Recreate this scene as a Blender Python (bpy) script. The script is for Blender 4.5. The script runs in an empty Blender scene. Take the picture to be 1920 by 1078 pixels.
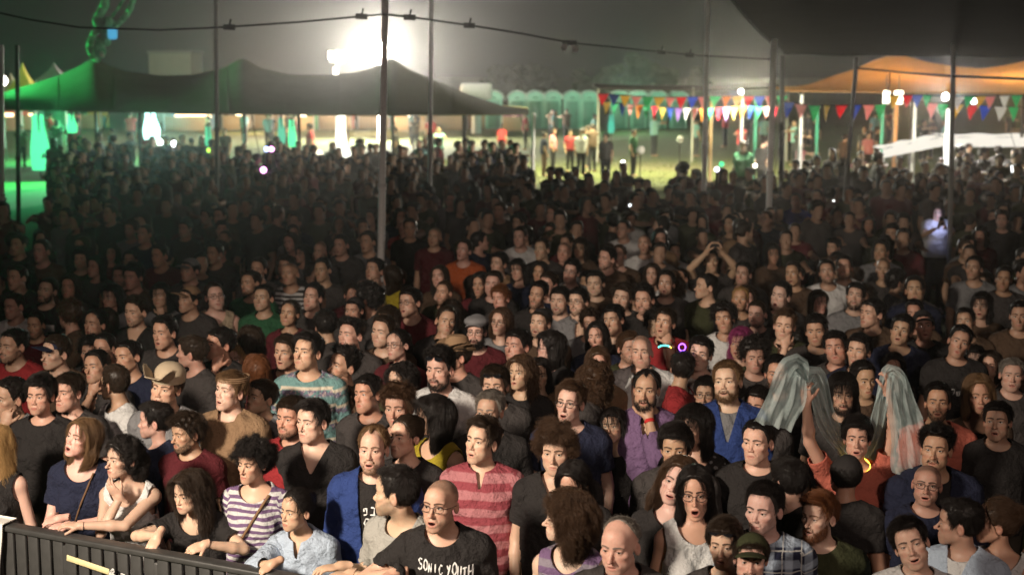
import bpy, math, time
from mathutils import Vector, Matrix, Euler
T_ = [time.time()]
# ------------------------------------------------------------------ camera, sky, lights, exposure
CAM_H, PITCH, FPX = 3.7, 8.5, 2700.0        # camera height on the stage, tilt, focal length in photo pixels (1920 wide)
cam_d = bpy.data.cameras.new('camera'); cam = bpy.data.objects.new('camera', cam_d)
bpy.context.scene.collection.objects.link(cam)
cam.location = (0, 0, CAM_H); cam.rotation_euler = (math.radians(90-PITCH), 0, 0)
cam_d.sensor_width = 36; cam_d.lens = FPX/1920*36
cam_d.clip_start = .1; cam_d.clip_end = 1500
cam_d.dof.use_dof = True; cam_d.dof.focus_distance = 8.0; cam_d.dof.aperture_fstop = 2.3
bpy.context.scene.camera = cam
_cp, _sp = math.cos(math.radians(PITCH)), math.sin(math.radians(PITCH))
def ray(px, py):
    x = (px-960)/FPX; v = (539-py)/FPX
    return Vector((x, _cp+v*_sp, -_sp+v*_cp))
def at(px, py, d):
    """the point seen at a pixel of the photograph, d metres out along y"""
    r = ray(px, py); return Vector((0, 0, CAM_H))+r*(d/r.y)
def atz(px, py, z):
    r = ray(px, py); return Vector((0, 0, CAM_H))+r*((z-CAM_H)/r.z)

world = bpy.data.worlds.new('World'); bpy.context.scene.world = world; world.use_nodes = True
_wt = world.node_tree
_sky = _wt.nodes.new('ShaderNodeTexSky'); _sky.sky_type = 'NISHITA'; _sky.sun_disc = False
_sky.sun_elevation = math.radians(-4); _sky.sun_rotation = math.radians(200)
_wt.links.new(_sky.outputs[0], _wt.nodes['Background'].inputs[0])
_wt.nodes['Background'].inputs[1].default_value = .05
vs = bpy.context.scene.view_settings
vs.view_transform = 'Standard'; vs.look = 'None'; vs.gamma = 1; vs.use_curve_mapping = False; vs.exposure = 0
sc_ = bpy.context.scene
sc_.cycles.use_denoising = True
sc_.cycles.max_bounces = 6; sc_.cycles.diffuse_bounces = 3; sc_.cycles.transparent_max_bounces = 12
sc_.cycles.volume_bounces = 0
sc_.cycles.sample_clamp_indirect = 4

def lamp(name, kind, loc, col, power, aim=None, size=.1, angle=60, blend=.5):
    l = bpy.data.lights.new(name, kind); l.energy = power; l.color = col; l.shadow_soft_size = size
    o = bpy.data.objects.new(name, l); bpy.context.scene.collection.objects.link(o); o.location = loc
    if kind == 'SPOT': l.spot_size = math.radians(angle); l.spot_blend = blend
    if aim is not None: o.rotation_euler = (Vector(aim)-Vector(loc)).to_track_quat('-Z', 'Y').to_euler()
    return o
# stage lights above the camera, shining out on the audience
lamp('stage_spot_warm', 'SPOT', (-5.0, 2.4, 4.9), (1, .85, .68), 4600, at(430, 960, 7.4), .42, 62, 1)
lamp('stage_spot_rose', 'SPOT', (2.8, 1.0, 4.9), (1, .75, .62), 430, at(1150, 800, 9), .4, 84, 1)
lamp('stage_spot_far', 'SPOT', (-1.5, .2, 6.4), (1, .72, .60), 560, at(760, 500, 16.5), .4, 48, 1)
import bpy, bmesh, math, random, time
import numpy as np
from mathutils import Vector, Matrix, Euler, noise as mnoise

C = bpy.context.scene
R = math.radians
F32 = np.float32

# ------------------------------------------------------------------ sdf kit
def V3(p): return np.asarray(p, dtype=F32)
def smin(a, b, k):
    h = np.clip(0.5 + 0.5*(b-a)/k, 0, 1)
    return b + (a-b)*h - k*h*(1-h)
def smax(a, b, k): return -smin(-a, -b, k)
def ell(P, c, r):
    q0 = (P[0]-c[0])/r[0]; q1 = (P[1]-c[1])/r[1]; q2 = (P[2]-c[2])/r[2]
    k0 = np.sqrt(q0*q0+q1*q1+q2*q2)
    k1 = np.sqrt((q0/r[0])**2+(q1/r[1])**2+(q2/r[2])**2)+1e-6
    return k0*(k0-1)/k1
def sph(P, c, r):
    return np.sqrt((P[0]-c[0])**2+(P[1]-c[1])**2+(P[2]-c[2])**2)-r
def cap(P, a, b, ra, rb=None, squash=None):
    rb = ra if rb is None else rb
    a = V3(a); b = V3(b); d = b-a; L = float(d@d)+1e-9
    x = P[0]-a[0]; y = P[1]-a[1]; z = P[2]-a[2]
    t = np.clip((x*d[0]+y*d[1]+z*d[2])/L, 0, 1)
    return np.sqrt((x-t*d[0])**2+(y-t*d[1])**2+(z-t*d[2])**2) - (ra+(rb-ra)*t)
def armt(P, a, b):
    a = V3(a); b = V3(b); d = b-a; L = math.sqrt(float(d@d))+1e-9
    return ((P[0]-a[0])*d[0]+(P[1]-a[1])*d[1]+(P[2]-a[2])*d[2])/L
def sstep(a, b, x):
    t = np.clip((x-a)/(b-a), 0, 1)
    return t*t*(3-2*t)

_rng = np.random.RandomState(5)
_LAT = _rng.rand(32, 32, 32).astype(F32)
def vnoise(P, s, off=0.0):
    """smooth value noise, -1..1"""
    x = P[0]*s+off; y = P[1]*s+off*1.7; z = P[2]*s+off*2.3
    xi = np.floor(x).astype(np.int32); yi = np.floor(y).astype(np.int32); zi = np.floor(z).astype(np.int32)
    fx = x-xi; fy = y-yi; fz = z-zi
    fx = fx*fx*(3-2*fx); fy = fy*fy*(3-2*fy); fz = fz*fz*(3-2*fz)
    x0 = xi & 31; x1 = (xi+1) & 31; y0 = yi & 31; y1 = (yi+1) & 31; z0 = zi & 31; z1 = (zi+1) & 31
    g = _LAT
    a = g[x0, y0, z0]*(1-fx)+g[x1, y0, z0]*fx; b = g[x0, y1, z0]*(1-fx)+g[x1, y1, z0]*fx
    c = g[x0, y0, z1]*(1-fx)+g[x1, y0, z1]*fx; d = g[x0, y1, z1]*(1-fx)+g[x1, y1, z1]*fx
    e = a*(1-fy)+b*fy; f = c*(1-fy)+d*fy
    return (e*(1-fz)+f*fz)*2-1

def extract(fn, lo, hi, h, newton=2):
    """surface nets of fn(P)=0 in the box lo..hi; returns verts (n,3) and quads (m,4)"""
    lo = V3(lo); hi = V3(hi)
    n = np.maximum(np.ceil((hi-lo)/h).astype(int)+1, 4)
    ax = [lo[i]+h*np.arange(n[i], dtype=F32) for i in range(3)]
    # coarse pass to skip empty blocks
    B = 4
    nb = (n+B-1)//B
    cc = [lo[i]+h*(np.arange(nb[i], dtype=F32)*B+(B-1)/2) for i in range(3)]
    G = np.meshgrid(*cc, indexing='ij')
    cd = fn([g.ravel() for g in G]).reshape(nb)
    rad = h*B*0.87*1.9+0.004
    act = np.abs(cd) < rad
    Vv = np.repeat(np.repeat(np.repeat(np.where(cd < 0, F32(-1), F32(1)), B, 0), B, 1), B, 2)[:n[0], :n[1], :n[2]].astype(F32)
    m = np.repeat(np.repeat(np.repeat(act, B, 0), B, 1), B, 2)[:n[0], :n[1], :n[2]]
    I = np.nonzero(m)
    if len(I[0]) == 0: return np.zeros((0, 3), F32), np.zeros((0, 4), int)
    Vv[I] = fn([ax[0][I[0]], ax[1][I[1]], ax[2][I[2]]])
    S = Vv < 0
    s000 = S[:-1, :-1, :-1]
    cnt = np.zeros(s000.shape, np.int8)
    for i in (0, 1):
        for j in (0, 1):
            for k in (0, 1):
                cnt += S[i:S.shape[0]-1+i, j:S.shape[1]-1+j, k:S.shape[2]-1+k]
    cell = (cnt > 0) & (cnt < 8)
    idx = -np.ones(cell.shape, np.int64)
    ci = np.nonzero(cell); nv = len(ci[0])
    idx[ci] = np.arange(nv)
    pos = np.zeros((nv, 3), F32); w = np.zeros(nv, F32)
    cor = [(i, j, k) for i in (0, 1) for j in (0, 1) for k in (0, 1)]
    for a in range(8):
        for b in range(a+1, 8):
            da = [cor[b][t]-cor[a][t] for t in range(3)]
            if sum(abs(t) for t in da) != 1: continue
            va = Vv[ci[0]+cor[a][0], ci[1]+cor[a][1], ci[2]+cor[a][2]]
            vb = Vv[ci[0]+cor[b][0], ci[1]+cor[b][1], ci[2]+cor[b][2]]
            cr = (va < 0) != (vb < 0)
            t = np.where(cr, va/np.where(cr, va-vb, 1), 0)
            for q in range(3):
                pos[:, q] += np.where(cr, cor[a][q]+t*da[q], 0)
            w += cr
    pos /= w[:, None]
    P = np.stack([ci[q]+pos[:, q] for q in range(3)], 1)*h+lo
    P = P.astype(F32)
    quads = []
    for axn in range(3):
        sl0 = [slice(None)]*3; sl1 = [slice(None)]*3
        sl0[axn] = slice(0, -1); sl1[axn] = slice(1, None)
        A = S[tuple(sl0)]; Bq = S[tuple(sl1)]
        o1, o2 = (axn+1) % 3, (axn+2) % 3
        cr = A != Bq
        E = np.nonzero(cr); E = np.stack(E, 1)
        ok = (E[:, o1] > 0) & (E[:, o2] > 0) & (E[:, o1] < n[o1]-1) & (E[:, o2] < n[o2]-1)
        E = E[ok]
        flip = A[E[:, 0], E[:, 1], E[:, 2]]
        def cellid(d1, d2):
            e = E.copy(); e[:, o1] -= d1; e[:, o2] -= d2
            return idx[e[:, 0], e[:, 1], e[:, 2]]
        q = np.stack([cellid(1, 1), cellid(0, 1), cellid(0, 0), cellid(1, 0)], 1)
        q[~flip] = q[~flip][:, ::-1]
        quads.append(q)
    Q = np.concatenate(quads) if quads else np.zeros((0, 4), int)
    for _ in range(newton):
        p = [P[:, 0], P[:, 1], P[:, 2]]
        e = h*0.25
        d0 = fn(p)
        g = np.stack([fn([p[0]+e, p[1], p[2]])-d0, fn([p[0], p[1]+e, p[2]])-d0, fn([p[0], p[1], p[2]+e])-d0], 1)/e
        gl = (g*g).sum(1)+1e-4
        st = (d0/gl)[:, None]*g
        sl = np.sqrt((st*st).sum(1))[:, None]
        st *= np.minimum(1, h*0.45/np.maximum(sl, 1e-9))
        P = P-st
    return P, Q

def tris_of(Q):
    return np.concatenate([Q[:, [0, 1, 2]], Q[:, [0, 2, 3]]])

def clip(P, T, f, attrs=None):
    """keep the part of the triangle mesh where the vertex field f > 0, cut cleanly"""
    f = f.astype(F32)
    f = np.where(np.abs(f) < 1e-7, 1e-7, f)
    s = f > 0
    k = s[T].sum(1)
    keep = [T[k == 3]]
    newP = [P]; base = len(P); 
    for kk in (1, 2):
        t = T[k == kk]
        if len(t) == 0: continue
        st = s[t]
        odd = np.argmax(st, 1) if kk == 1 else np.argmin(st, 1)
        r = np.arange(len(t))
        a = t[r, odd]; b = t[r, (odd+1) % 3]; c = t[r, (odd+2) % 3]
        ab = f[a]/(f[a]-f[b]); ac = f[a]/(f[a]-f[c])
        pab = P[a]+(P[b]-P[a])*ab[:, None]; pac = P[a]+(P[c]-P[a])*ac[:, None]
        iab = base+np.arange(len(t)); iac = base+len(t)+np.arange(len(t))
        newP += [pab, pac]; base += 2*len(t)
        if kk == 1: keep.append(np.stack([a, iab, iac], 1))
        else: keep += [np.stack([iab, b, c], 1), np.stack([iab, c, iac], 1)]
    P2 = np.concatenate(newP); T2 = np.concatenate(keep)
    # weld the doubled cut points
    key = np.round(P2*20000).astype(np.int64)
    _, first, inv = np.unique(key, axis=0, return_index=True, return_inverse=True)
    inv = inv.ravel()
    T2 = inv[T2]; P2 = P2[first]
    T2 = T2[(T2[:, 0] != T2[:, 1]) & (T2[:, 1] != T2[:, 2]) & (T2[:, 0] != T2[:, 2])]
    return compact(P2, T2)

def compact(P, T):
    u, inv = np.unique(T, return_inverse=True)
    return P[u], inv.reshape(T.shape)

def vnormals(P, T):
    fn_ = np.cross(P[T[:, 1]]-P[T[:, 0]], P[T[:, 2]]-P[T[:, 0]])
    N = np.zeros_like(P)
    for i in range(3): np.add.at(N, T[:, i], fn_)
    return N/np.maximum(np.linalg.norm(N, axis=1), 1e-12)[:, None]

def rim(P, T, depth):
    """turn the open edges inwards so that the cloth has a thickness"""
    e = np.concatenate([T[:, [0, 1]], T[:, [1, 2]], T[:, [2, 0]]])
    key = np.sort(e, 1); kk = key[:, 0]*(len(P)+1)+key[:, 1]
    _, inv, cn = np.unique(kk, return_inverse=True, return_counts=True)
    be = e[cn[inv.ravel()] == 1]
    if len(be) == 0: return P, T
    N = vnormals(P, T)
    bv = np.unique(be); m = -np.ones(len(P), int); m[bv] = len(P)+np.arange(len(bv))
    P2 = np.concatenate([P, P[bv]-N[bv]*depth])
    q = np.stack([be[:, 1], be[:, 0], m[be[:, 0]], m[be[:, 1]]], 1)
    return P2, np.concatenate([T, tris_of(q)])

def mesh_from(name, P, T, mat=None, attrs=None, smooth=True):
    me = bpy.data.meshes.new(name)
    P = np.ascontiguousarray(P, F32); T = np.ascontiguousarray(T, np.int32)
    me.vertices.add(len(P)); me.vertices.foreach_set('co', P.ravel())
    me.loops.add(len(T)*3); me.loops.foreach_set('vertex_index', T.ravel())
    me.polygons.add(len(T))
    me.polygons.foreach_set('loop_start', np.arange(0, len(T)*3, 3, dtype=np.int32))
    me.polygons.foreach_set('use_smooth', np.full(len(T), smooth))
    for k, v in (attrs or {}).items():
        a = me.attributes.new(k, 'FLOAT_VECTOR', 'POINT')
        a.data.foreach_set('vector', np.ascontiguousarray(v, F32).ravel())
    me.update(calc_edges=True)
    if mat is not None: me.materials.append(mat)
    return me

def link(name, data, parent=None, **props):
    o = bpy.data.objects.new(name, data); C.collection.objects.link(o)
    if parent is not None: o.parent = parent
    for k, v in props.items(): o[k] = v
    return o

def thing(name, label, cat, loc=(0, 0, 0), rz=0.0, group=None, data=None):
    o = bpy.data.objects.new(name, data); C.collection.objects.link(o)
    o.location = loc; o.rotation_euler = (0, 0, rz)
    o['label'] = label; o['category'] = cat
    if group: o['group'] = group
    if data is None: o.empty_display_size = 0.1
    return o
def tag(o, label, cat, group=None):
    o['label'] = label; o['category'] = cat
    if group: o['group'] = group
    return o

def rot(yaw=0, pitch=0, roll=0):
    """degrees; yaw<0 turns the face to -x, pitch>0 lifts the face, roll tilts it"""
    return np.array((Matrix.Rotation(R(yaw), 3, 'Z') @ Matrix.Rotation(R(-pitch), 3, 'X') @ Matrix.Rotation(R(roll), 3, 'Y')), dtype=F32)
def toloc(P, M, o):
    """world arrays -> local of frame (M columns are axes, o origin)"""
    x = P[0]-o[0]; y = P[1]-o[1]; z = P[2]-o[2]
    return [M[0, 0]*x+M[1, 0]*y+M[2, 0]*z, M[0, 1]*x+M[1, 1]*y+M[2, 1]*z, M[0, 2]*x+M[1, 2]*y+M[2, 2]*z]

def unit(v):
    v = np.asarray(v, dtype=F32); return v/(np.linalg.norm(v)+1e-9)

# ------------------------------------------------------------------ shader kit
class Nt:
    def __init__(s, name):
        s.mat = bpy.data.materials.new(name); s.mat.use_nodes = True
        s.t = s.mat.node_tree; s.t.nodes.clear()
        s.out = s.t.nodes.new('ShaderNodeOutputMaterial')
    def n(s, typ, **kw):
        x = s.t.nodes.new(typ)
        for k, v in kw.items(): setattr(x, k, v)
        return x
    def put(s, sock, v):
        if hasattr(v, 'is_output'): s.t.links.new(v, sock)
        elif v is not None: sock.default_value = v
    def m(s, op, a, b=None, c=None, clamp=False):
        x = s.n('ShaderNodeMath', operation=op, use_clamp=clamp)
        for i, v in enumerate((a, b, c)):
            if v is not None: s.put(x.inputs[i], v)
        return x.outputs[0]
    def add(s, a, b): return s.m('ADD', a, b)
    def sub(s, a, b): return s.m('SUBTRACT', a, b)
    def mul(s, a, b): return s.m('MULTIPLY', a, b)
    def ss(s, a, b, x):           # smoothstep
        r = s.n('ShaderNodeMapRange', interpolation_type='SMOOTHSTEP')
        s.put(r.inputs[0], x); s.put(r.inputs[1], a); s.put(r.inputs[2], b); return r.outputs[0]
    def mix(s, f, a, b):
        x = s.n('ShaderNodeMix', data_type='RGBA')
        s.put(x.inputs[0], f)
        for i, v in ((6, a), (7, b)):
            s.put(x.inputs[i], v if hasattr(v, 'is_output') else (*v[:3], 1))
        return x.outputs[2]
    def mixf(s, f, a, b):
        x = s.n('ShaderNodeMix', data_type='FLOAT')
        s.put(x.inputs[0], f); s.put(x.inputs[2], a); s.put(x.inputs[3], b); return x.outputs[0]
    def attr(s, name, typ='GEOMETRY'):
        return s.n('ShaderNodeAttribute', attribute_name=name, attribute_type=typ)
    def xyz(s, v):
        x = s.n('ShaderNodeSeparateXYZ'); s.put(x.inputs[0], v); return x.outputs
    def noise(s, vec, scale, detail=3, rough=0.55):
        x = s.n('ShaderNodeTexNoise'); s.put(x.inputs['Vector'], vec)
        x.inputs['Scale'].default_value = scale; x.inputs['Detail'].default_value = detail
        x.inputs['Roughness'].default_value = rough
        return x.outputs[0]
    def bump(s, h, strength=0.3, dist=0.01):
        x = s.n('ShaderNodeBump'); s.put(x.inputs['Height'], h)
        x.inputs['Strength'].default_value = strength; x.inputs['Distance'].default_value = dist
        return x.outputs[0]
    def bsdf(s, col, rough=0.6, normal=None, **kw):
        b = s.n('ShaderNodeBsdfPrincipled')
        s.put(b.inputs['Base Color'], col if hasattr(col, 'is_output') else (*col[:3], 1))
        s.put(b.inputs['Roughness'], rough)
        if normal is not None: s.put(b.inputs['Normal'], normal)
        for k, v in kw.items(): s.put(b.inputs[k.replace('_', ' ')], v)
        s.t.links.new(b.outputs[0], s.out.inputs[0]); return b
    def pos(s): return s.n('ShaderNodeTexCoord').outputs['Object']

def simple(name, col, rough=0.6, metal=0.0, nscale=0, namp=0.25, bump=0.0, **kw):
    t = Nt(name); c = col; nrm = None
    if nscale:
        nz = t.noise(t.pos(), nscale, 4)
        c = t.mix(nz, [v*(1-namp) for v in col], [min(1, v*(1+namp)) for v in col])
        if bump: nrm = t.bump(nz, bump, 0.02)
    t.bsdf(c, rough, nrm, Metallic=metal, **kw); return t.mat
def emit(name, col, s):
    t = Nt(name); e = t.n('ShaderNodeEmission'); e.inputs[0].default_value = (*col, 1); e.inputs[1].default_value = s
    t.t.links.new(e.outputs[0], t.out.inputs[0]); return t.mat
# ------------------------------------------------------------------ people: shapes
def reach(S, W, pole, l1=.285, l2=.255):
    """elbow for a wrist target"""
    d = W-S; L = float(np.linalg.norm(d)); mx = (l1+l2)*.985
    if L > mx: W = S+d*(mx/L); d = W-S; L = mx
    L = max(L, .09); u = unit(d)
    a = (l1*l1-l2*l2+L*L)/(2*L); h = math.sqrt(max(l1*l1-a*a, 1e-5))
    p = unit(pole-u*float(pole@u))
    return S+u*a+p*h, W

class Who:
    """face, build and pose of one person; lengths for a person of 1.74 m, facing -Y, feet at z = 0"""
    def __init__(s, sex='m', yaw=0, pitch=4, roll=0, lean=0, open=0.0, smile=0.0, jaw=0.5, nose=0.5, chin=0.5, wide=0.5,
                 lips=0.5, fat=0.3, skew=0.0, fore=1.0, deep=1.0, arms=None, lid=0.5, seed=0, ear=1, crouch=0.0):
        s.__dict__.update(locals()); del s.__dict__['s']
        s.M = rot(yaw, pitch, roll)
        a = R(lean)
        s.ca, s.sa = math.cos(a), math.sin(a)
        s.pivot = s.tor((0, .012, 1.545))
        s.O = s.pivot - s.M @ V3((0, .032, -.085))
        s.arms = arms or {}
        f = sex == 'f'
        s.sh = .150 if f else .170
        for side in (-1, 1):
            S = s.tor((side*s.sh, .012, 1.385))
            a = s.arms.get(side)
            if a is None:
                el = S+V3((side*.055, .03, -.275)); wr = el+V3((0, -.11, -.225))
                hdir, pn, curl = unit(wr-el), unit((-side, 0, 0)), .35
            else:
                el, wr = reach(S, V3(a['to']), V3(a.get('pole', (side*.5, .3, -1))))
                hdir = unit(a['dir']) if 'dir' in a else unit(wr-el)
                pn = unit(a.get('palm', (0, 0, -1))); curl = a.get('curl', .35)
            k = int(side > 0)
            setattr(s, 'S%d' % k, S); setattr(s, 'E%d' % k, V3(el)); setattr(s, 'W%d' % k, V3(wr)); setattr(s, 'H%d' % k, (hdir, pn, curl))
    def tor(s, p):                       # torso rest point -> posed (leans about the hips)
        y, z = p[1], p[2]-.95
        return V3((p[0], s.ca*y-s.sa*z, s.sa*y+s.ca*z+.95))
    def itor(s, P):
        y, z = P[1], P[2]-.95
        return [P[0], s.ca*y+s.sa*z, -s.sa*y+s.ca*z+.95]
    def tohead(s, P): return toloc(P, s.M, s.O)
    def fromhead(s, P):
        M, o = s.M, s.O
        return [M[i, 0]*P[0]+M[i, 1]*P[1]+M[i, 2]*P[2]+o[i] for i in range(3)]
    def canon(s, H):                     # head coordinates -> canonical face coordinates
        x, y, z = H
        jw = sstep(-.03, -.1, z)
        sx = (.93+.13*s.wide)*(1+(-.09+.18*s.jaw)*jw)*(1 if s.sex == 'm' else .95)
        zz = np.where(z < 0, z/(.90+.13*s.chin if s.sex == 'm' else .87+.11*s.chin), z)
        return [x/sx+s.skew*zz, y/s.deep, np.where(zz > 0, zz/s.fore, zz)]

def head_sdf(w, H):
    """face and skull in head coordinates"""
    x, y, z = w.canon(H)
    ax = np.sqrt(x*x+1e-7); P = [ax, y, z]
    f = w.sex == 'f'
    d = ell(P, (0, .014, .034), (.0755, .096, .084))
    d = smin(d, ell(P, (0, -.030, -.035), (.061, .062, .078)), .03)
    d = smin(d, ell(P, (0, -.062, .045), (.05, .032, .042)), .03)          # forehead
    op = w.open
    zc = -.103-.012*op
    d = smin(d, sph(P, (0, -.074, zc), .0185 if not f else .0165), .03)    # chin
    d = smin(d, cap(P, (.050, .004, -.062), (.022, -.066, zc+.003), .013 if not f else .010), .028)   # jaw line
    d = smin(d, ell(P, (.043, -.061, -.020), (.021, .017, .014)), .022)    # cheekbone
    if w.fat > .3: d = smin(d, sph(P, (.036, -.044, -.062), .016+.010*w.fat), .03)
    br = .0072 if not f else .0052
    d = smin(d, cap(P, (.014, -.0865, .0185), (.046, -.072, .021), br), .014)   # brow ridge
    d = smax(d, -ell(P, (.0315, -.1, .001), (.017, .021, .0125)), .012)    # socket
    d = smin(d, ell(P, (0, -.074, -.070), (.031, .021, .026)), .022)       # muzzle
    # nose
    nl = .026*(w.nose-.5); 
    tip = (0, -.1075-nl, -.0345-nl*.3)
    d = smin(d, cap(P, (0, -.0805, .014), tip, .0062, .0076), .010)
    d = smin(d, sph(P, tip, .0096), .008)
    d = smin(d, ell(P, (.0110, -.0945, -.0395), (.0066, .0105, .0072)), .007)
    # eye: ball, then lids as a slightly larger ball left open in front
    E = (.0315, -.0755, .0005)
    ball = sph(P, E, .0126)
    dx2 = (ax-E[0])**2; dz = z-E[2]-.06*(ax-E[0])
    up = dz-.0024-.0042*w.lid+23*dx2; lo = -dz-.0048+21*dx2
    lids = np.maximum(sph(P, E, .0146), -np.maximum(up, lo))
    d = smin(d, lids, .004)
    d = np.minimum(d, ball)
    # lips
    sm = w.smile
    zl = -.0655+.004*sm*np.clip(ax/.02, 0, 1.4)**2; th = .75+.5*w.lips
    wd = .0235+.005*sm-.004*op
    d = smin(d, ell([ax, y-.35*ax*ax/.02*.35, z-zl], (.0, -.0925, .0), (wd, .0075, .0052*th)), .006)
    zl2 = -.0775-.020*op+.004*sm*np.clip(ax/.02, 0, 1.4)**2
    d = smin(d, ell([ax, y-.35*ax*ax/.02*.35, z-zl2], (0, -.0905, 0), (wd*.9, .0082, .0064*th)), .006)
    zm = -.0712-.0105*op+.006*sm*np.clip(ax/.022, 0, 1.4)**2
    if op > .12:
        d = smax(d, -ell([ax, y, z-zm], (0, -.088, 0), (wd*.82, .03, .0012+.0105*op)), .002)
    else:
        d = smax(d, -ell([ax, y, z-zm], (0, -.1, 0), (wd*1.02, .0135, .0017)), .002)
    d = smax(d, -cap(P, (.0056, -.0995, -.0475), (.0055, -.092, -.037), .0031), .002)    # nostrils
    # nasolabial fold
    d = smax(d, -cap(P, (.0185, -.0955, -.042), (.030, -.0845, -.064), .0014), .008)
    # ear
    if w.ear:
        c, s_ = math.cos(.35), math.sin(.35)
        ex = ax-.0765; ey = y-.016; ez = z+.012
        ex2 = c*ex-s_*ey; ey2 = s_*ex+c*ey
        tl = .12; ey3 = ey2*math.cos(tl)+ez*math.sin(tl); ez3 = -ey2*math.sin(tl)+ez*math.cos(tl)
        Q = [ex2, ey3, ez3]
        e = ell(Q, (0, 0, 0), (.0085, .0185, .0315))
        e = smax(e, -ell(Q, (.0085, -.003, .002), (.0065, .0105, .019)), .004)
        d = smin(d, e, .005)
    return d

def skull_sdf(w, H):
    """simple head without features, for hair and beards to sit on"""
    x, y, z = w.canon(H)
    ax = np.abs(x); P = [ax, y, z]
    d = ell(P, (0, .014, .034), (.0755, .096, .084))
    d = smin(d, ell(P, (0, -.030, -.035), (.061, .062, .078)), .03)
    d = smin(d, ell(P, (0, -.062, .045), (.05, .032, .042)), .03)
    d = smin(d, sph(P, (0, -.074, -.103-.012*w.open), .0185), .03)
    d = smin(d, cap(P, (.050, .004, -.062), (.022, -.066, -.1-.012*w.open), .012), .028)
    d = smin(d, ell(P, (0, -.074, -.070), (.031, .021, .026)), .022)
    return d

def neck_sdf(w, P):
    a = w.tor((0, .04, 1.40)); b = np.array(w.fromhead((0, .022, -.07)), F32)
    r = .043 if w.sex == 'f' else .0515+.006*w.fat
    return cap(P, a, b, r*1.06, r)

def torso_sdf(w, P, o=0.0):
    """trunk with the neck's base, no arms; o swells it into a garment"""
    x, y, z = w.itor(P); ax = np.abs(x); Q = [ax, y, z]
    f = w.sex == 'f'; g = w.fat
    d = ell(Q, (0, 0, .96), ((.168 if f else .162)+o, .118+o, .13+o))
    d = smin(d, ell(Q, (0, -.01*g, 1.12), ((.125 if f else .142)+.03*g+o, .095+.03*g+o, .19+o)), .08)
    d = smin(d, ell(Q, (0, .006, 1.285), ((.142 if f else .165)+o, (.098 if f else .112)+o, .19+o)), .06)
    d = smin(d, cap(Q, (0, .012, 1.405), (w.sh-.035, .012, 1.388), (.050 if f else .058)+o), .06)
    d = smin(d, cap(Q, (.0, .03, 1.478), (w.sh-.02, .02, 1.400), (.032 if f else .041)+o*.8), .05)
    if f: d = smin(d, sph(Q, (.070, -.078, 1.255), .056+o), .04)
    else: d = smin(d, ell(Q, (.07, -.07, 1.30), (.075+o, .045+o, .055+o)), .04)
    return d

def arm_sdf(w, P, k, o=0.0, cut=False):
    S, E, W = (getattr(w, n+str(k)) for n in 'SEW')
    f = .86 if w.sex == 'f' else 1.0
    d = cap(P, S, E, .050*f+o, .040*f+o)
    d = smin(d, sph(P, S, .052*f+o), .03)
    m = E+(W-E)*.3
    d = smin(d, cap(P, E, m, .037*f+o, .042*f+o), .012)
    d = smin(d, cap(P, m, W, .041*f+o, .026*f+o), .012)
    return d

def leg_sdf(P, o=0.0, foot=True, c=0.0):
    z = P[2]
    if c: z = np.where(z < .9, (z-c)*(.9/(.9-c)), z)
    Q = [np.abs(P[0]), P[1], z]
    d = cap(Q, (.088, 0, .90), (.098, -.01, .50), .085+o, .056+o)
    d = smin(d, cap(Q, (.098, -.01, .50), (.10, .02, .09), .052+o, .038+o), .03)
    if foot: d = smin(d, ell(Q, (.105, -.045, .045), (.045, .125, .045)), .03)
    return d

def hand_sdf(w, P, k):
    """hand and wrist; local axes: u along the fingers, n out of the palm, t towards the thumb"""
    W = getattr(w, 'W%d' % k); hd, pn, curl = getattr(w, 'H%d' % k)
    pn = unit(pn-hd*float(hd@pn)); side = 1 if k else -1
    th = unit(np.cross(hd, pn))*(-side) * -1
    f = .9 if w.sex == 'f' else 1.0
    x = P[0]-W[0]; y = P[1]-W[1]; z = P[2]-W[2]
    L = [(hd[0]*x+hd[1]*y+hd[2]*z)/f, (th[0]*x+th[1]*y+th[2]*z)/f, (pn[0]*x+pn[1]*y+pn[2]*z)/f]
    d = ell(L, (.052, .0, 0), (.052, .041, .0155))
    d = smin(d, cap(L, (-.05, 0, 0), (.01, 0, 0), .026, .024), .02)
    for i, (oy, ln, r) in enumerate(((.030, .070, .0085), (.010, .080, .0088), (-.011, .074, .0084), (-.030, .058, .0074))):
        a = (.088-abs(i-1.2)*.005, oy, 0); c1 = curl*(1.1+.12*i); p = np.array(a, F32); prev = p; ang = c1*.55
        spread = oy*.12
        for j, fr in enumerate((.44, .32, .24)):
            q = prev+V3((math.cos(ang), spread, math.sin(ang)))*ln*fr
            d = smin(d, cap(L, prev, q, r*(1-.1*j), r*(.9-.1*j)), .004)
            prev = q; ang += c1*(.9 if j == 0 else .7)
    t0 = V3((.025, .028, .006)); t1 = t0+V3((.030, .030, .012)); t2 = t1+V3((.028, .008, .010+.02*curl)); 
    d = smin(d, cap(L, (.012, .012, .003), t0, .014, .013), .01)
    d = smin(d, cap(L, t0, t1, .0125, .0105), .006)
    d = smin(d, cap(L, t1, t2, .0102, .0085), .004)
    return d*f

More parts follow.
